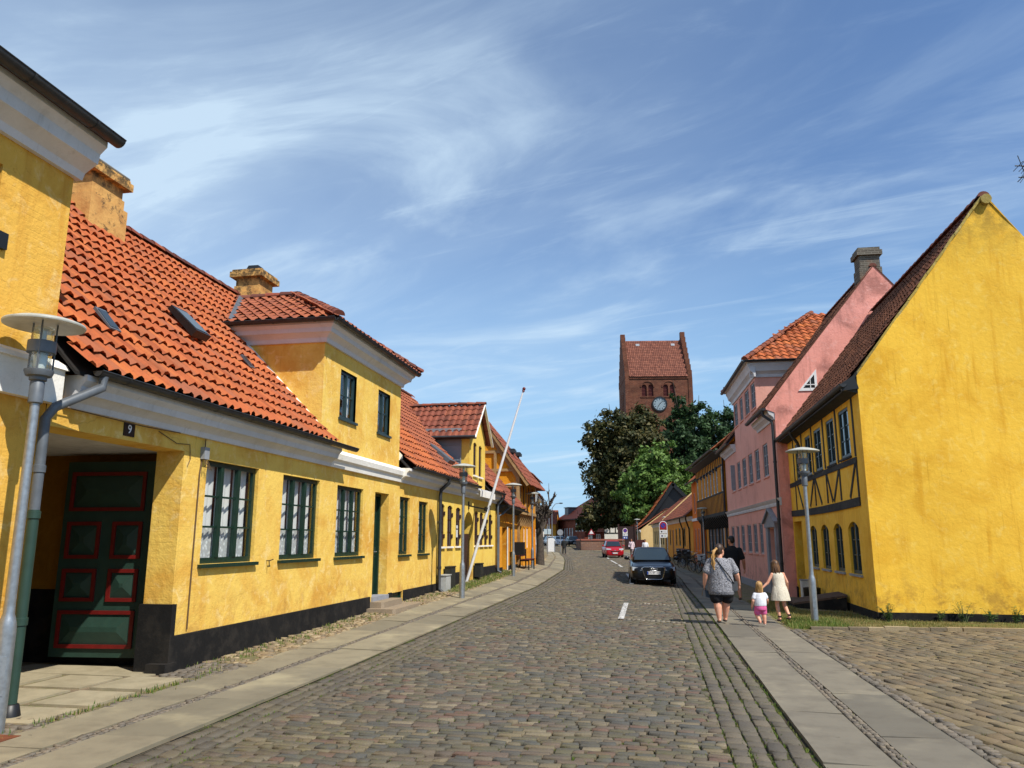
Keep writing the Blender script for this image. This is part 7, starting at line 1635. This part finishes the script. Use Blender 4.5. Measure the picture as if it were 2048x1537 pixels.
def hand(mb, R, wr, el, side, s=1., curl=.6):
    """palm, four unequal bent fingers and a thumb, continuing the forearm"""
    wr, el = Vector(wr), Vector(el); d = (wr-el).normalized(); fwd = Vector((0, 1, 0)); nrm = Vector((-side, 0, 0))
    acr = d.cross(nrm).normalized(); nrm = acr.cross(d).normalized()
    pc = wr+d*.045*s; Q = Matrix((acr, nrm, d)).transposed()
    r3 = R.M.to_3x3(); mb.ell(R(*pc), (.036*s, .016*s, .052*s), 10, 7, r3 @ Q)
    for k, (off, ln) in enumerate(((-.026, .062), (-.009, .072), (.009, .068), (.025, .052))):
        a = wr+d*.085*s+acr*off*s; b = a+(d*math.cos(curl*.5)+nrm*math.sin(curl*.5))*ln*.55*s; c = b+(d*math.cos(curl*1.5)+nrm*math.sin(curl*1.5))*ln*.5*s
        mb.limb(R(*a), R(*b), .0088*s, .0082*s, 6); mb.limb(R(*b), R(*c), .0082*s, .007*s, 6)
    a = wr+d*.03*s-acr*.028*s; b = a+(d*.7-acr*.6+nrm*.4).normalized()*.036*s; c = b+(d*.9+nrm*.35-acr*.1).normalized()*.028*s
    mb.limb(R(*a), R(*b), .011*s, .0095*s, 6); mb.limb(R(*b), R(*c), .0095*s, .008*s, 6)
def head(mb, c, s, yaw, pitch=0., roll=0.):
    Q = Matrix.Rotation(yaw, 3, 'Z') @ Matrix.Rotation(pitch, 3, 'X') @ Matrix.Rotation(roll, 3, 'Y'); c = Vector(c)
    P = lambda x, y, z: c+Q @ (Vector((x, y, z))*s)
    mb.ell(P(0, -.008, .02), (.073*s, .092*s, .098*s), 16, 12, Q); mb.ell(P(0, .022, -.045), (.056*s, .064*s, .07*s), 14, 10, Q); mb.ell(P(0, .062, -.085), (.026*s, .024*s, .022*s), 10, 8, Q)
    mb.limb(P(0, .082, .02), P(0, .104, -.022), .009*s, .014*s, 8)                               # nose
    mb.ell(P(0, .082, -.055), (.022*s, .012*s, .007*s), 10, 6, Q)                                # lips
    for k in (-1, 1): mb.ell(P(k*.074, -.008, -.005), (.010*s, .02*s, .03*s), 8, 6, Q); mb.ell(P(k*.03, .074, .035), (.022*s, .012*s, .008*s), 8, 5, Q)
    return P, Q
def face(par, P, s):
    m = MB()
    for k in (-1, 1): m.ell(P(k*.03, .080, .012), (.011*s, .008*s, .007*s), 8, 6)
    m.build('eye', simple('eye_dark', '#1a1410', .2), par, smooth=60); m = MB(); m.ell(P(0, .0935, -.056), (.019*s, .004*s, .0035*s), 8, 5); m.build('mouth', simple('lip', '#a2564d', .5), par, smooth=60)
def haircap(mb, P, Q, s, low=-.02, fat=1.0):
    mb.ell(P(0, -.016, .032), (.080*s*fat, .096*s*fat, .10*s*fat), 16, 10, Q); mb.ell(P(0, -.05, -.01), (.072*s*fat, .055*s*fat, .07*s*fat), 14, 8, Q)
def strands(mb, pts, rad, n, r0, spread=1., seed=1):
    R_ = random.Random(seed)
    for k in range(n):
        o = [Vector((R_.gauss(0, 1), R_.gauss(0, 1), 0))*rad*f*spread for f in np.linspace(.6, 1., len(pts))]
        base = R_.uniform(.82, 1.05); q = []
        for i, p in enumerate(pts): q.append(Vector(p)+o[i]+Vector((R_.gauss(0, .004), R_.gauss(0, .004), 0)))
        q[-1] = q[-2].lerp(q[-1], base); mb.tube(q, [r0*(1-.55*i/(len(pts)-1)) for i in range(len(pts))], 6)
def shoe(mb, R, p, s=1., yaw=0.):
    d = Vector((math.sin(-yaw), math.cos(yaw), 0)); Q = Matrix.Rotation(yaw, 3, 'Z'); mb.ell(R(p[0]+d.x*.06*s, p[1]+d.y*.06*s, p[2]+.022*s), (.044*s, .125*s, .022*s), 12, 6, R.M.to_3x3() @ Q)

# ---- woman in a patterned blouse
def woman():
    R = Rig((1.30, 17.05, .03), .10); o = thing('person', 'woman from behind in a black and white patterned blouse with a long blond ponytail', 'person', R(0, 0, 0))
    m = MB()
    # legs: left planted, right a little ahead
    for (hx, kx, ky, ax, ay, az) in ((-.11, -.10, -.02, -.085, -.09, .075), (.11, .095, .07, .075, .13, .07)):
        m.limb(R(hx, .0, .66), R(kx, ky, .40), .128, .082, 12); m.limb(R(kx, ky, .42), R(ax, ay, az), .078, .042, 12, (.35, .080)); m.limb(R(ax, ay-.02, az-.02), R(ax*.95, ay+.15, az-.045), .034, .026, 8)
    torso(m, R, [(.60, .20, .15, 0, 0), (.75, .235, .175, 0, 0), (.95, .215, .165, 0, 0), (1.12, .225, .15, 0, 0), (1.24, .19, .105, 0, 0), (1.285, .09, .07, 0, 0)])
    sh = [(-.205, 0, 1.215), (.205, 0, 1.215)]; el = [(-.315, -.04, .965), (.325, -.01, .965)]; wr = [(-.335, .03, .755), (.385, .10, .755)]
    for k, sd in ((0, -1), (1, 1)):
        m.limb(R(*sh[k]), R(*el[k]), .072, .055, 10); m.limb(R(*el[k]), R(*wr[k]), .054, .034, 10, (.3, .054)); hand(m, R, wr[k], el[k], sd, 1.0, .75)
    m.limb(R(0, 0, 1.25), R(.0, .02, 1.36), .06, .052, 10)
    P, Q = head(m, R(.015, .035, 1.445), 1.12, -.85+.10); b = m.build('body', SKIN, o, remesh=.0085)
    face(o, P, 1.12)
    n = NM('black_white_print'); v = n.N.new('ShaderNodeTexVoronoi'); v.feature = 'DISTANCE_TO_EDGE'; v.inputs['Scale'].default_value = 55; n.L.new(n.coord(), v.inputs[0])
    v2 = n.N.new('ShaderNodeTexVoronoi'); v2.inputs['Scale'].default_value = 55; n.L.new(n.coord(), v2.inputs[0]); f = n.rng(v.outputs['Distance'], .05, .13); g = n.rng(v2.outputs['Distance'], .10, .28)
    a = n.mix(f, lin('#2a2a2e'), lin('#dddce0')); a = n.mix(n.mul(g, .55), a, lin('#3a3a40')); n.col(a).rough(.85, 0, .2); n.bump(n.noise(11, 4, .6, scale3=(1, 1, 2.2)), .6, .03); PR = n.m
    m = MB(); torso(m, R, [(.555, .262, .20, .01, 0), (.62, .275, .212, 0, 0), (.80, .265, .2, 0, 0), (.97, .245, .185, 0, 0), (1.12, .248, .17, 0, 0), (1.22, .215, .128, 0, 0), (1.285, .13, .088, .0, 0), (1.30, .085, .07, .01, 0)], 20)
    for k in (0, 1): e = Vector(sh[k]).lerp(Vector(el[k]), .72); m.limb(R(*sh[k]), R(*e), .088, .092, 12)
    m.build('blouse', PR, o, remesh=.011)
    m = MB(); torso(m, R, [(.64, .25, .185, 0, 0), (.58, .255, .19, 0, 0), (.52, .24, .175, 0, 0)], 18)
    m.limb(R(-.11, 0, .60), R(-.115, -.02, .49), .14, .132, 14); m.limb(R(.11, .01, .60), R(.115, .04, .49), .14, .132, 14); m.build('shorts', fabric('black_cotton', '#0f0f12', '#1a1a1e'), o, remesh=.012)
    HB = hairmat('ash_brown_hair', '#2e2018', '#4a3524'); HY = hairmat('blond_hair', '#a87a3c', '#c9a064')
    m = MB(); haircap(m, P, Q, 1.14); m.build('hair', HB, o, remesh=.012)
    t0 = P(0, -.10, .03); m = MB(); m.ell(t0, (.035, .035, .035), 10, 7); m.build('hair_tie', HY, o, smooth=60)
    m = MB(); strands(m, [t0, t0+Vector((-.055, -.06, -.03)), t0+Vector((-.085, -.075, -.16)), t0+Vector((-.075, -.085, -.30)), t0+Vector((-.05, -.08, -.42))], .020, 34, .013, 1.1, 3); m.build('ponytail', HY, o, smooth=60)
    m = MB(); 
    for ax, ay, az in ((-.085, -.09, 0), (.072, .12, 0)): shoe(m, R, (ax, ay, az), 1.0)
    m.build('sandal', simple('black_sandal', '#111', .7), o, smooth=60)
    m = MB(); m.tube([R(-.10, -.10, 1.285), R(.0, -.185, 1.12), R(.14, -.205, .93), R(.24, -.12, .78)], .011, 6); m.tube([R(-.10, -.10, 1.285), R(-.12, .0, 1.31), R(-.08, .09, 1.25)], .011, 6); m.build('bag_strap', BLACKP, o)
    m = MB(); m.hexa([R(.20, -.14, .64), R(.32, -.10, .64), R(.33, .04, .64), R(.22, .02, .64), R(.20, -.14, .82), R(.32, -.10, .82), R(.33, .04, .82), R(.22, .02, .82)]); m.build('shoulder_bag', fabric('grey_bag', '#3c3f42', '#333'), o)
    bag = thing('handbag', 'small black handbag hanging from the left hand of the woman', 'bag', R(-.30, .05, .5)); m = MB(); m.hexa([R(-.40, -.03, .52), R(-.15, -.03, .47), R(-.15, .09, .47), R(-.40, .09, .52), R(-.37, .0, .65), R(-.17, .0, .61), R(-.17, .06, .61), R(-.37, .06, .65)]); m.build('pouch', BLACKP, bag); m = MB(); m.tube([R(-.36, .03, .64), R(-.345, .04, .70), R(-.30, .03, .62)], .008, 6); m.build('handle', BLACKP, bag)
    wt = None
    return o
woman()
def man():
    z0 = gz(2.15, 23.4)+.03; R = Rig((2.13, 23.35, z0), .05); o = thing('person', 'man in a black polo shirt and dark grey shorts walking ahead of the woman', 'person', R(0, 0, 0)); m = MB()
    for (hx, kx, ky, kz, ax, ay, az) in ((-.10, -.10, .13, .50, -.09, .16, .08), (.10, .11, -.06, .49, .12, -.30, .16)):
        m.limb(R(hx, 0, .88), R(kx, ky, kz), .10, .062, 12); m.limb(R(kx, ky, kz), R(ax, ay, az), .060, .040, 12, (.3, .064)); m.limb(R(ax, ay-.02, az-.02), R(ax, ay+.15, az-.05-(.05 if az > .1 else 0)), .036, .028, 8)
    torso(m, R, [(.82, .18, .13, 0, 0), (1.0, .175, .125, 0, 0), (1.25, .205, .13, 0, 0), (1.42, .20, .11, 0, 0), (1.5, .09, .07, 0, 0)])
    sh = [(-.205, 0, 1.42), (.205, 0, 1.42)]; el = [(-.25, -.06, 1.13), (.30, -.03, 1.13)]; wr = [(-.22, .10, .90), (.335, .08, .90)]
    for k, sd in ((0, -1), (1, 1)): m.limb(R(*sh[k]), R(*el[k]), .062, .05, 10); m.limb(R(*el[k]), R(*wr[k]), .049, .033, 10, (.3, .05)); hand(m, R, wr[k], el[k], sd, 1.1, .7)
    m.limb(R(0, 0, 1.46), R(0, .02, 1.58), .062, .056, 10); P, Q = head(m, R(-.01, .03, 1.68), 1.15, .6); m.build('body', SKIN2, o, remesh=.0095); face(o, P, 1.15)
    BK = fabric('black_pique', '#0d0d0f', '#111'); m = MB(); torso(m, R, [(.84, .20, .15, 0, 0), (1.0, .20, .148, 0, 0), (1.25, .228, .15, 0, 0), (1.41, .22, .13, 0, 0), (1.5, .12, .09, 0, 0), (1.54, .075, .07, .01, 0)], 18)
    for k in (0, 1): m.limb(R(*sh[k]), R(*Vector(sh[k]).lerp(Vector(el[k]), .72)), .082, .08, 12)
    m.build('polo_shirt', BK, o, remesh=.012)
    m = MB(); torso(m, R, [(.92, .19, .14, 0, 0), (.84, .2, .15, 0, 0), (.78, .19, .14, 0, 0)], 16); m.limb(R(-.10, 0, .84), R(-.10, .12, .53), .115, .098, 12); m.limb(R(.10, 0, .84), R(.11, -.04, .53), .115, .098, 12); m.build('shorts', fabric('charcoal_cotton', '#2e3033', '#333'), o, remesh=.012)
    m = MB(); m.ell(P(0, -.012, .045), (.086, .108, .098), 16, 10, Q); m.ell(P(0, -.055, .0), (.080, .058, .075), 12, 8, Q); m.build('hair', hairmat('short_dark_hair', '#17130f', '#2a221c'), o, remesh=.012)
    m = MB(); m.tube([P(-.08, .0, .012), P(-.072, .075, .014), P(0, .098, .012), P(.072, .075, .014), P(.08, .0, .012)], .006, 5); m.ell(P(-.035, .09, .008), (.032, .012, .02), 8, 6, Q); m.ell(P(.035, .09, .008), (.032, .012, .02), 8, 6, Q); m.build('sunglasses', BLACKP, o)
    m = MB(); shoe(m, R, (-.09, .16, 0), 1.1); shoe(m, R, (.12, -.30, .06), 1.1); m.build('shoe', simple('black_shoe', '#141414', .7), o, smooth=60)
man()
def toddler():
    R = Rig((2.02, 16.72, .03), .1); o = thing('person', 'toddler with blond hair in a white T-shirt and pink shorts', 'person', R(0, 0, 0)); m = MB()
    for (hx, kx, ky, ax, ay, az) in ((-.055, -.075, .04, -.035, -.05, .07), (.06, .06, .0, .065, -.02, .05)): m.limb(R(hx, 0, .34), R(kx, ky, .2), .060, .044, 10); m.limb(R(kx, ky, .2), R(ax, ay, az), .043, .028, 10, (.35, .042)); m.limb(R(ax, ay-.01, az-.02), R(ax, ay+.07, az-.03), .024, .02, 8)
    torso(m, R, [(.32, .095, .08, 0, 0), (.42, .105, .09, 0, 0), (.55, .10, .08, 0, 0), (.615, .075, .06, 0, 0), (.64, .04, .04, 0, 0)], 14)
    sh = [(-.095, 0, .585), (.095, 0, .585)]; el = [(-.145, -.02, .46), (.145, .02, .48)]; wr = [(-.16, .02, .34), (.17, .09, .44)]
    for k, sd in ((0, -1), (1, 1)): m.limb(R(*sh[k]), R(*el[k]), .036, .031, 8); m.limb(R(*el[k]), R(*wr[k]), .031, .022, 8); hand(m, R, wr[k], el[k], sd, .58, .8)
    m.limb(R(0, 0, .62), R(0, .01, .68), .033, .031, 8); P, Q = head(m, R(0, .015, .735), .88, -.25); m.build('body', SKIN, o, remesh=.007); face(o, P, .88)
    m = MB(); torso(m, R, [(.365, .122, .105, 0, 0), (.42, .125, .108, 0, 0), (.52, .118, .096, 0, 0), (.60, .095, .074, 0, 0), (.64, .05, .048, 0, 0)], 16)
    for k in (0, 1): m.limb(R(*sh[k]), R(*Vector(sh[k]).lerp(Vector(el[k]), .5)), .046, .048, 10)
    m.build('t_shirt', fabric('white_cotton', '#d9dade', '#fff'), o, remesh=.009)
    m = MB(); torso(m, R, [(.40, .112, .096, 0, 0), (.33, .122, .104, 0, 0), (.285, .118, .10, 0, 0)], 16); m.limb(R(-.058, .005, .31), R(-.066, .02, .235), .068, .066, 12); m.limb(R(.058, .005, .31), R(.06, .01, .235), .068, .066, 12); m.build('shorts', fabric('pink_cotton', '#d45f93', '#c04f84'), o, remesh=.009)
    H = hairmat('toddler_hair', '#7d5a34', '#c49a5e'); m = MB(); haircap(m, P, Q, .92); m.build('hair', H, o, remesh=.01)
    m = MB()
    for k in range(26): a = math.pi*(1.05+.9*k/25); x, y = .066*math.cos(a), .072*math.sin(a); m.tube([P(x*.9, y*.9, .05), P(x*1.08, y*1.1, -.04), P(x*1.1, y*1.1, -.11), P(x*1.0, y*1.05, -.16-.02*random.random())], [.014, .014, .012, .004], 6)
    m.build('hair_strands', H, o, smooth=60)
    m = MB(); shoe(m, R, (-.035, -.05, .03), .55); shoe(m, R, (.065, -.02, .0), .55); m.build('shoe', simple('pale_pink_shoe', '#d9c3c0', .7), o, smooth=60)
toddler()
def girl():
    R = Rig((2.52, 17.45, .03), .25); o = thing('person', 'girl in a cream sleeveless dress with long brown hair, arm reaching to the toddler', 'person', R(0, 0, 0)); m = MB()
    for (hx, kx, ky, kz, ax, ay, az) in ((-.065, -.06, .04, .33, -.05, -.03, .07), (.065, .075, -.0, .34, .085, -.20, .12)): m.limb(R(hx, 0, .60), R(kx, ky, kz), .065, .042, 10); m.limb(R(kx, ky, kz), R(ax, ay, az), .042, .027, 10, (.3, .043)); m.limb(R(ax, ay-.01, az-.015), R(ax, ay+.11, az-.04), .026, .02, 8)
    torso(m, R, [(.56, .115, .085, 0, 0), (.7, .105, .075, .01, 0), (.86, .115, .075, .02, -.01), (.96, .11, .065, .03, -.02), (1.0, .05, .045, .04, -.02)], 14)
    sh = [(-.135, .03, .955), (.105, .03, .96)]; el = [(-.24, .03, .78), (.175, .02, .79)]; wr = [(-.40, .03, .645), (.205, .10, .63)]
    for k, sd in ((0, -1), (1, 1)): m.limb(R(*sh[k]), R(*el[k]), .036, .031, 8); m.limb(R(*el[k]), R(*wr[k]), .030, .021, 8); hand(m, R, wr[k], el[k], sd, .75, .5)
    m.limb(R(-.02, .03, .97), R(-.03, .06, 1.06), .037, .035, 8); P, Q = head(m, R(-.04, .085, 1.125), .97, .35, -.35); m.build('body', SKIN, o, remesh=.0075); face(o, P, .97)
    n = NM('cream_linen'); a = n.mix(n.rng(n.noise(70, 4, .7), .45, .65), lin('#cfc6b2'), lin('#b3a78e')); n.col(a).rough(.9, 0, .2); n.bump(n.noise(16, 4, .6, scale3=(1, 1, .3)), .7, .03)
    m = MB(); N_ = 26
    def dress(z, w, d, dy, dx, rip): return [R(dx+w*(1+rip*math.sin(i*2*math.pi*6/N_))*math.cos(2*math.pi*i/N_), dy+d*(1+rip*math.sin(i*2*math.pi*6/N_))*math.sin(2*math.pi*i/N_), z) for i in range(N_)]
    m.loft([dress(.43, .20, .175, -.02, .0, .07), (dress(.55, .185, .16, -.01, 0, .05)), dress(.68, .155, .125, 0, 0, .03), dress(.74, .13, .10, .01, 0, .0), dress(.86, .132, .092, .02, -.01, 0), dress(.95, .125, .08, .03, -.015, 0), dress(.99, .10, .062, .035, -.02, 0)]); m.build('dress', n.m, o, smooth=60)
    H = hairmat('brown_long_hair', '#3d281a', '#77532f'); m = MB(); haircap(m, P, Q, 1.0); m.build('hair', H, o, remesh=.01); m = MB()
    for k in range(40): a = math.pi*(.95+1.1*k/39); x, y = .074*math.cos(a), .085*math.sin(a); p = P(x*.9, y*.9-.005, .06); q = P(x*1.08, y*1.12, -.05); r = q+Vector((random.gauss(0, .012)-.01, random.gauss(0, .012), -.11)); s = r+Vector((random.gauss(-.01, .018), .0, -.09-.07*random.random())); m.tube([p, q, r, s], [.016, .015, .011, .003], 6)
    m.build('hair_strands', H, o, smooth=60)
    m = MB(); shoe(m, R, (-.05, -.03, .005), .78); shoe(m, R, (.085, -.20, .055), .78); m.build('sandal', simple('dark_sandal', '#1c1516', .7), o, smooth=60); m = MB()
    for ax, ay, az in ((-.05, -.03, .095), (.085, -.20, .14)): m.lathe(R(ax, ay, az), [(.036, 0), (.038, .012), (.036, .025)], 12)
    m.build('sandal_strap', BLACKP, o)
girl()
def walker(x, y, label, top, topc, legs, legc, hairc, facing=math.pi, h=1.68, coat=False, stride=.12):
    z0 = gz(x, y)+.03; R = Rig((x, y, z0), facing); s = h/1.7; o = thing('person', label, 'person', (x, y, z0)); m = MB()
    for hx, q in ((-.09, stride), (.09, -stride)): m.limb(R(hx, 0, .85*s), R(hx, q*.6+.03, .46*s), .09, .058, 10); m.limb(R(hx, q*.6+.03, .46*s), R(hx, q, .08), .056, .038, 10); m.limb(R(hx, q-.02, .05), R(hx, q+.14, .035), .034, .026, 8)
    torso(m, R, [(.8*s, .17, .125, 0, 0), (1.0*s, .165, .12, 0, 0), (1.2*s, .19, .12, 0, 0), (1.36*s, .185, .10, 0, 0), (1.43*s, .08, .07, 0, 0)])
    arms = []
    for sd in (-1, 1):
        a, b, c = (sd*.19, 0, 1.36*s), (sd*.25, -.03*sd, 1.08*s), (sd*.26, .08+.05*sd, .86*s); arms.append((a, b, c)); m.limb(R(*a), R(*b), .056, .045, 8); m.limb(R(*b), R(*c), .044, .031, 8); hand(m, R, c, b, sd, 1.0, .7)
    m.limb(R(0, 0, 1.4*s), R(0, .02, 1.5*s), .055, .05, 8); P, Q = head(m, R(0, .03, 1.585*s), 1.1, facing); m.build('body', SKIN2, o, remesh=.012); face(o, P, 1.1)
    TM = fabric(topc+'_cloth'+str(int(x*10)), topc, topc); m = MB(); zb = .70*s if coat else .88*s
    torso(m, R, [(zb, .22, .17, 0, 0), (1.0*s, .195, .15, 0, 0), (1.2*s, .212, .145, 0, 0), (1.37*s, .2, .12, 0, 0), (1.45*s, .09, .08, 0, 0)])
    for a, b, c in arms: m.limb(R(*a), R(*b), .074, .068, 10); m.limb(R(*b), R(*Vector(b).lerp(Vector(c), .75 if coat else .15)), .066, .056, 10)
    m.build(top, TM, o, remesh=.014)
    m = MB(); torso(m, R, [(.93*s, .185, .14, 0, 0), (.84*s, .195, .15, 0, 0), (.77*s, .185, .14, 0, 0)])
    for hx, q in ((-.09, stride), (.09, -stride)): m.limb(R(hx, 0, .84*s), R(hx, q*.6+.03, .48*s), .108, .082, 10); (m.limb(R(hx, q*.6+.03, .48*s), R(hx, q, .12), .08, .065, 10) if legs == 'trousers' else None)
    m.build(legs, fabric(legc+'_legs'+str(int(x*10)), legc, legc), o, remesh=.014)
    m = MB(); haircap(m, P, Q, 1.12); m.build('hair', hairmat('hair_'+hairc[1:], hairc, hairc), o, remesh=.014)
    m = MB(); shoe(m, R, (-.09, stride, 0), 1.05); shoe(m, R, (.09, -stride, 0), 1.05); m.build('shoe', BLACKP, o, smooth=60); return o, R
o1, R1 = walker(-2.42, 79.5, 'far walker in an open pale pink jacket coming down the right pavement', 'jacket', '#d9c4c8', 'trousers', '#8c7c80', '#5a3a2a', coat=True)
m = MB(); m.tube([R1(-.15, .1, 1.42), R1(0, .19, 1.2), R1(.2, .18, .95)], .014, 6); m.box(*[v for v in (-2.72, -2.5)], 79.2, 79.3, .75, 1.0); m.build('shoulder_bag', BLACKP, o1)
walker(-.98, 72.6, 'far walker in a white shirt half hidden behind the black car roof', 'shirt', '#dedfe3', 'trousers', '#20222a', '#14100e')
walker(-9.6, 83, 'dark dressed pedestrian walking away on the far left pavement', 'jacket', '#14181a', 'trousers', '#12161a', '#1a1512', 0.3, 1.72, True, .28)
# ------------------------------------------------------------------ grass, moss, weeds
def blades(name, pts, hmin, hmax, wd, mat, per=10, spread=.05, seed=3, lean=.5, kind='stuff', par=None):
    r = np.random.default_rng(seed); pts = np.asarray(pts, float); P = np.repeat(pts, per, 0); n = len(P)
    P[:, :2] += r.normal(0, spread, (n, 2)); a = r.random(n)*2*np.pi; h = hmin+(hmax-hmin)*r.random(n)**1.6; l = lean*h*r.random(n)
    d = np.stack([np.cos(a), np.sin(a), np.zeros(n)], 1); s = np.stack([-np.sin(a), np.cos(a), np.zeros(n)], 1)*wd*(.6+.8*r.random(n))[:, None]; up = np.array([0, 0, 1.])
    m1 = P+up*h[:, None]*.6+d*l[:, None]*.35; t = P+up*h[:, None]+d*l[:, None]
    vs = np.stack([P-s, P+s, m1+s*.7, m1-s*.7, t], 1).reshape(-1, 3); base = 5*np.arange(n)
    me = bpy.data.meshes.new(name); me.vertices.add(len(vs))
    if par is not None: vs = vs-np.array(ORG[par.name])
    me.vertices.foreach_set('co', vs.ravel()); li = np.stack([base, base+1, base+2, base+3, base+3, base+2, base+4], 1).ravel(); me.loops.add(7*n); me.loops.foreach_set('vertex_index', li)
    me.polygons.add(2*n); ls = np.stack([7*np.arange(n), 7*np.arange(n)+4], 1).ravel(); me.polygons.foreach_set('loop_start', ls); me.polygons.foreach_set('loop_total', np.tile([4, 3], n)); me.update(calc_edges=True)
    at = me.attributes.new('rnd', 'FLOAT', 'FACE'); at.data.foreach_set('value', np.repeat(r.random(n), 2)); me.materials.append(mat)
    o = bpy.data.objects.new(name, me); COL.objects.link(o)
    if par is not None: o.parent = par; ORG[o.name] = ORG[par.name]
    elif kind: o['kind'] = kind
    return o
GR = leafmat('grass_blades', ['#3d5a1e', '#52702a', '#6b7f35', '#8a8a48', '#a3945a']); GRD = leafmat('dry_grass', ['#6b6a34', '#8d7f48', '#a89660', '#5a6a2c', '#7c7a40']); MOSS = leafmat('moss_tufts', ['#46601e', '#587228', '#6c7c32', '#7d7a40'])
pts = []
while len(pts) < 2600:
    x, y = random.uniform(2.62, 6.0), random.uniform(16.3, 24.5)
    if x > 4.6 and y > 18.4: continue
    if y < 16.42+.09*(x-2.6)+.03*random.random(): continue
    if 3.45 < x < 4.62 and 20.6 < y < 23.1: continue
    if random.random() < (.95 if x < 3.9 else .5): pts.append((x, y, gz(x, y)-.03))
near = [p for p in pts if p[0] < 3.7 and p[1] < 18.3]; dry = [p for p in pts if not (p[0] < 3.7 and p[1] < 18.3)]
tag(blades('grass', near, .03, .13, .0045, GR, 22, .05, 4), 'green grass tufts around the foot of the right lamp', 'grass')
tag(blades('dry_grass', dry, .02, .09, .004, GRD, 14, .06, 5), 'dry yellowish grass along the foot of the yellow house', 'grass')
gstrip = [(random.uniform(4.6, 11.5), 0, 0) for _ in range(900)]; gstrip = [(x, random.uniform(16.45+.09*(x-2.6), 18.48+.04*(x-4.6)), -.03) for x, _, _ in gstrip]
tag(blades('dry_grass', gstrip, .015, .06, .004, GRD, 14, .06, 6), 'thin dry grass strip between the plaza setts and the gable', 'grass')
# soil under the grass
def patch(name, poly, z, mat):
    me = bpy.data.meshes.new(name); me.from_pydata([(x, y, z) for x, y in poly], [], [tuple(range(len(poly)))]); me.materials.append(mat); o = bpy.data.objects.new(name, me); COL.objects.link(o); return struct(o)
TURF = mk_dirt('turf_soil', '#6d5f3c', '#7c6f45', '#4f6626', .95)
patch('turf', [(2.56, 16.25), (4.0, 16.44), (11.8, 17.15), (11.8, 18.75), (4.7, 18.45), (4.66, 19.6), (2.56, 19.6)], -.0125, TURF)
# moss and grass in the joints
def scatter(n, f):
    out = []
    while len(out) < n:
        p = f()
        if p: out.append((p[0], p[1], gz(p[0], p[1])-.02))
    return out
jt = scatter(5200, lambda: (lambda y: (random.uniform(xcL(y)+.1, xcR(y)), y))(3.5+26*random.random()**1.7)); blades('moss', jt, .008, .03, .004, MOSS, 7, .018, 7)
jt = scatter(650, lambda: (lambda y: (xcR(y)-random.choice([.03, .19, .345, .5, .66])+random.gauss(0, .008), y))(3.5+24*random.random()**1.5)); blades('moss', jt, .012, .04, .0045, MOSS, 8, .016, 8)
jt = scatter(600, lambda: (lambda y: (xcL(y)+random.choice([.03, .18, .33, .47, .61])+random.gauss(0, .01), y))(4+24*random.random()**1.4)); blades('moss', jt, .01, .035, .004, MOSS, 8, .016, 9)
jt = scatter(700, lambda: (random.uniform(2.65, 10), random.uniform(4, 16.2))); blades('moss', jt, .012, .045, .0045, MOSS, 8, .02, 10)
jt = scatter(330, lambda: (lambda y: (random.gauss(-6.12, .12) if y > 10 else random.gauss(-5.74, .06), y))(random.uniform(5.5, 22))); blades('weeds', jt, .02, .08, .006, GR, 9, .035, 11)
jt = scatter(900, lambda: (lambda y: (random.uniform(xcL(y)-2.05, xcL(y)-1.5), y))(random.uniform(22.5, 33))); blades('weeds', jt, .03, .12, .006, GR, 9, .05, 12)
jt = scatter(160, lambda: (lambda y: (xcR(y)+random.choice([.64, 1.32, .0])+random.gauss(0, .02), y))(random.uniform(4, 20))); blades('weeds', jt, .01, .04, .004, MOSS, 8, .03, 13)
# weeds that read as plants of their own
LW = leafmat('weed_leaves', ['#35522a', '#476a36', '#5b7d42', '#2c4522'])
def weed(lab, x, y, h, n, seed, r=.2, dry=False):
    o = thing('plant', lab, 'plant', (x, y, 0), 'weeds growing along the gable foot'); R_ = random.Random(seed); m = MB(); tips = []
    for k in range(n):
        a = R_.uniform(0, 6.28); t = Vector((x+math.cos(a)*r*R_.random(), y+math.sin(a)*r*.6*R_.random(), h*R_.uniform(.5, 1))); m.tube([(x+R_.gauss(0, .03), y+R_.gauss(0, .02), -.03), ((x+t.x)/2, (y+t.y)/2, t.z*.6), t], [.006, .005, .002], 5); tips.append(t)
    m.build('stem', simple('weed_stem', '#5c6a3a', .8), o); m = MB()
    for t in tips:
        for j in range(9):
            f = R_.uniform(.15, 1); p = Vector((x, y, 0)).lerp(t, f); a = R_.uniform(0, 6.28); L = R_.uniform(.04, .09)*(1.3-f*.5); d = Vector((math.cos(a), math.sin(a), R_.uniform(.1, .5))).normalized(); s = d.cross(Vector((0, 0, 1))).normalized()*L*.3; m.add([p, p+d*L*.5+s, p+d*L+Vector((0, 0, -.015)), p+d*L*.5-s], [(0,1,2,3)])
    m.build('leaves', LW, o)
weed('bushy green weed at the very corner of the yellow gable', 4.82, 18.28, .42, 14, 1, .22)
weed('tall thin weed with seed heads against the black plinth, third from the gable corner', 6.35, 18.4, .42, 9, 2, .25)
weed('low leafy weed right of the tall thin one by the gable', 6.85, 18.35, .3, 9, 3, .2)
weed('broad leaved weed near the right edge by the gable', 7.35, 18.4, .34, 10, 4, .2)
weed('single upright weed between the corner bush and the seed heads', 5.9, 18.42, .25, 6, 5, .14)
lid = None
m = MB(); m.box(-6.25, -5.55, 5.75, 6.35, -.02, .014); tag(m.build('drain_cover', simple('rusty_iron', '#6a3a20', .8, .2, .35, 9, .5, 40)), 'rusty iron drain cover by the foot of the near left lamp', 'cover')
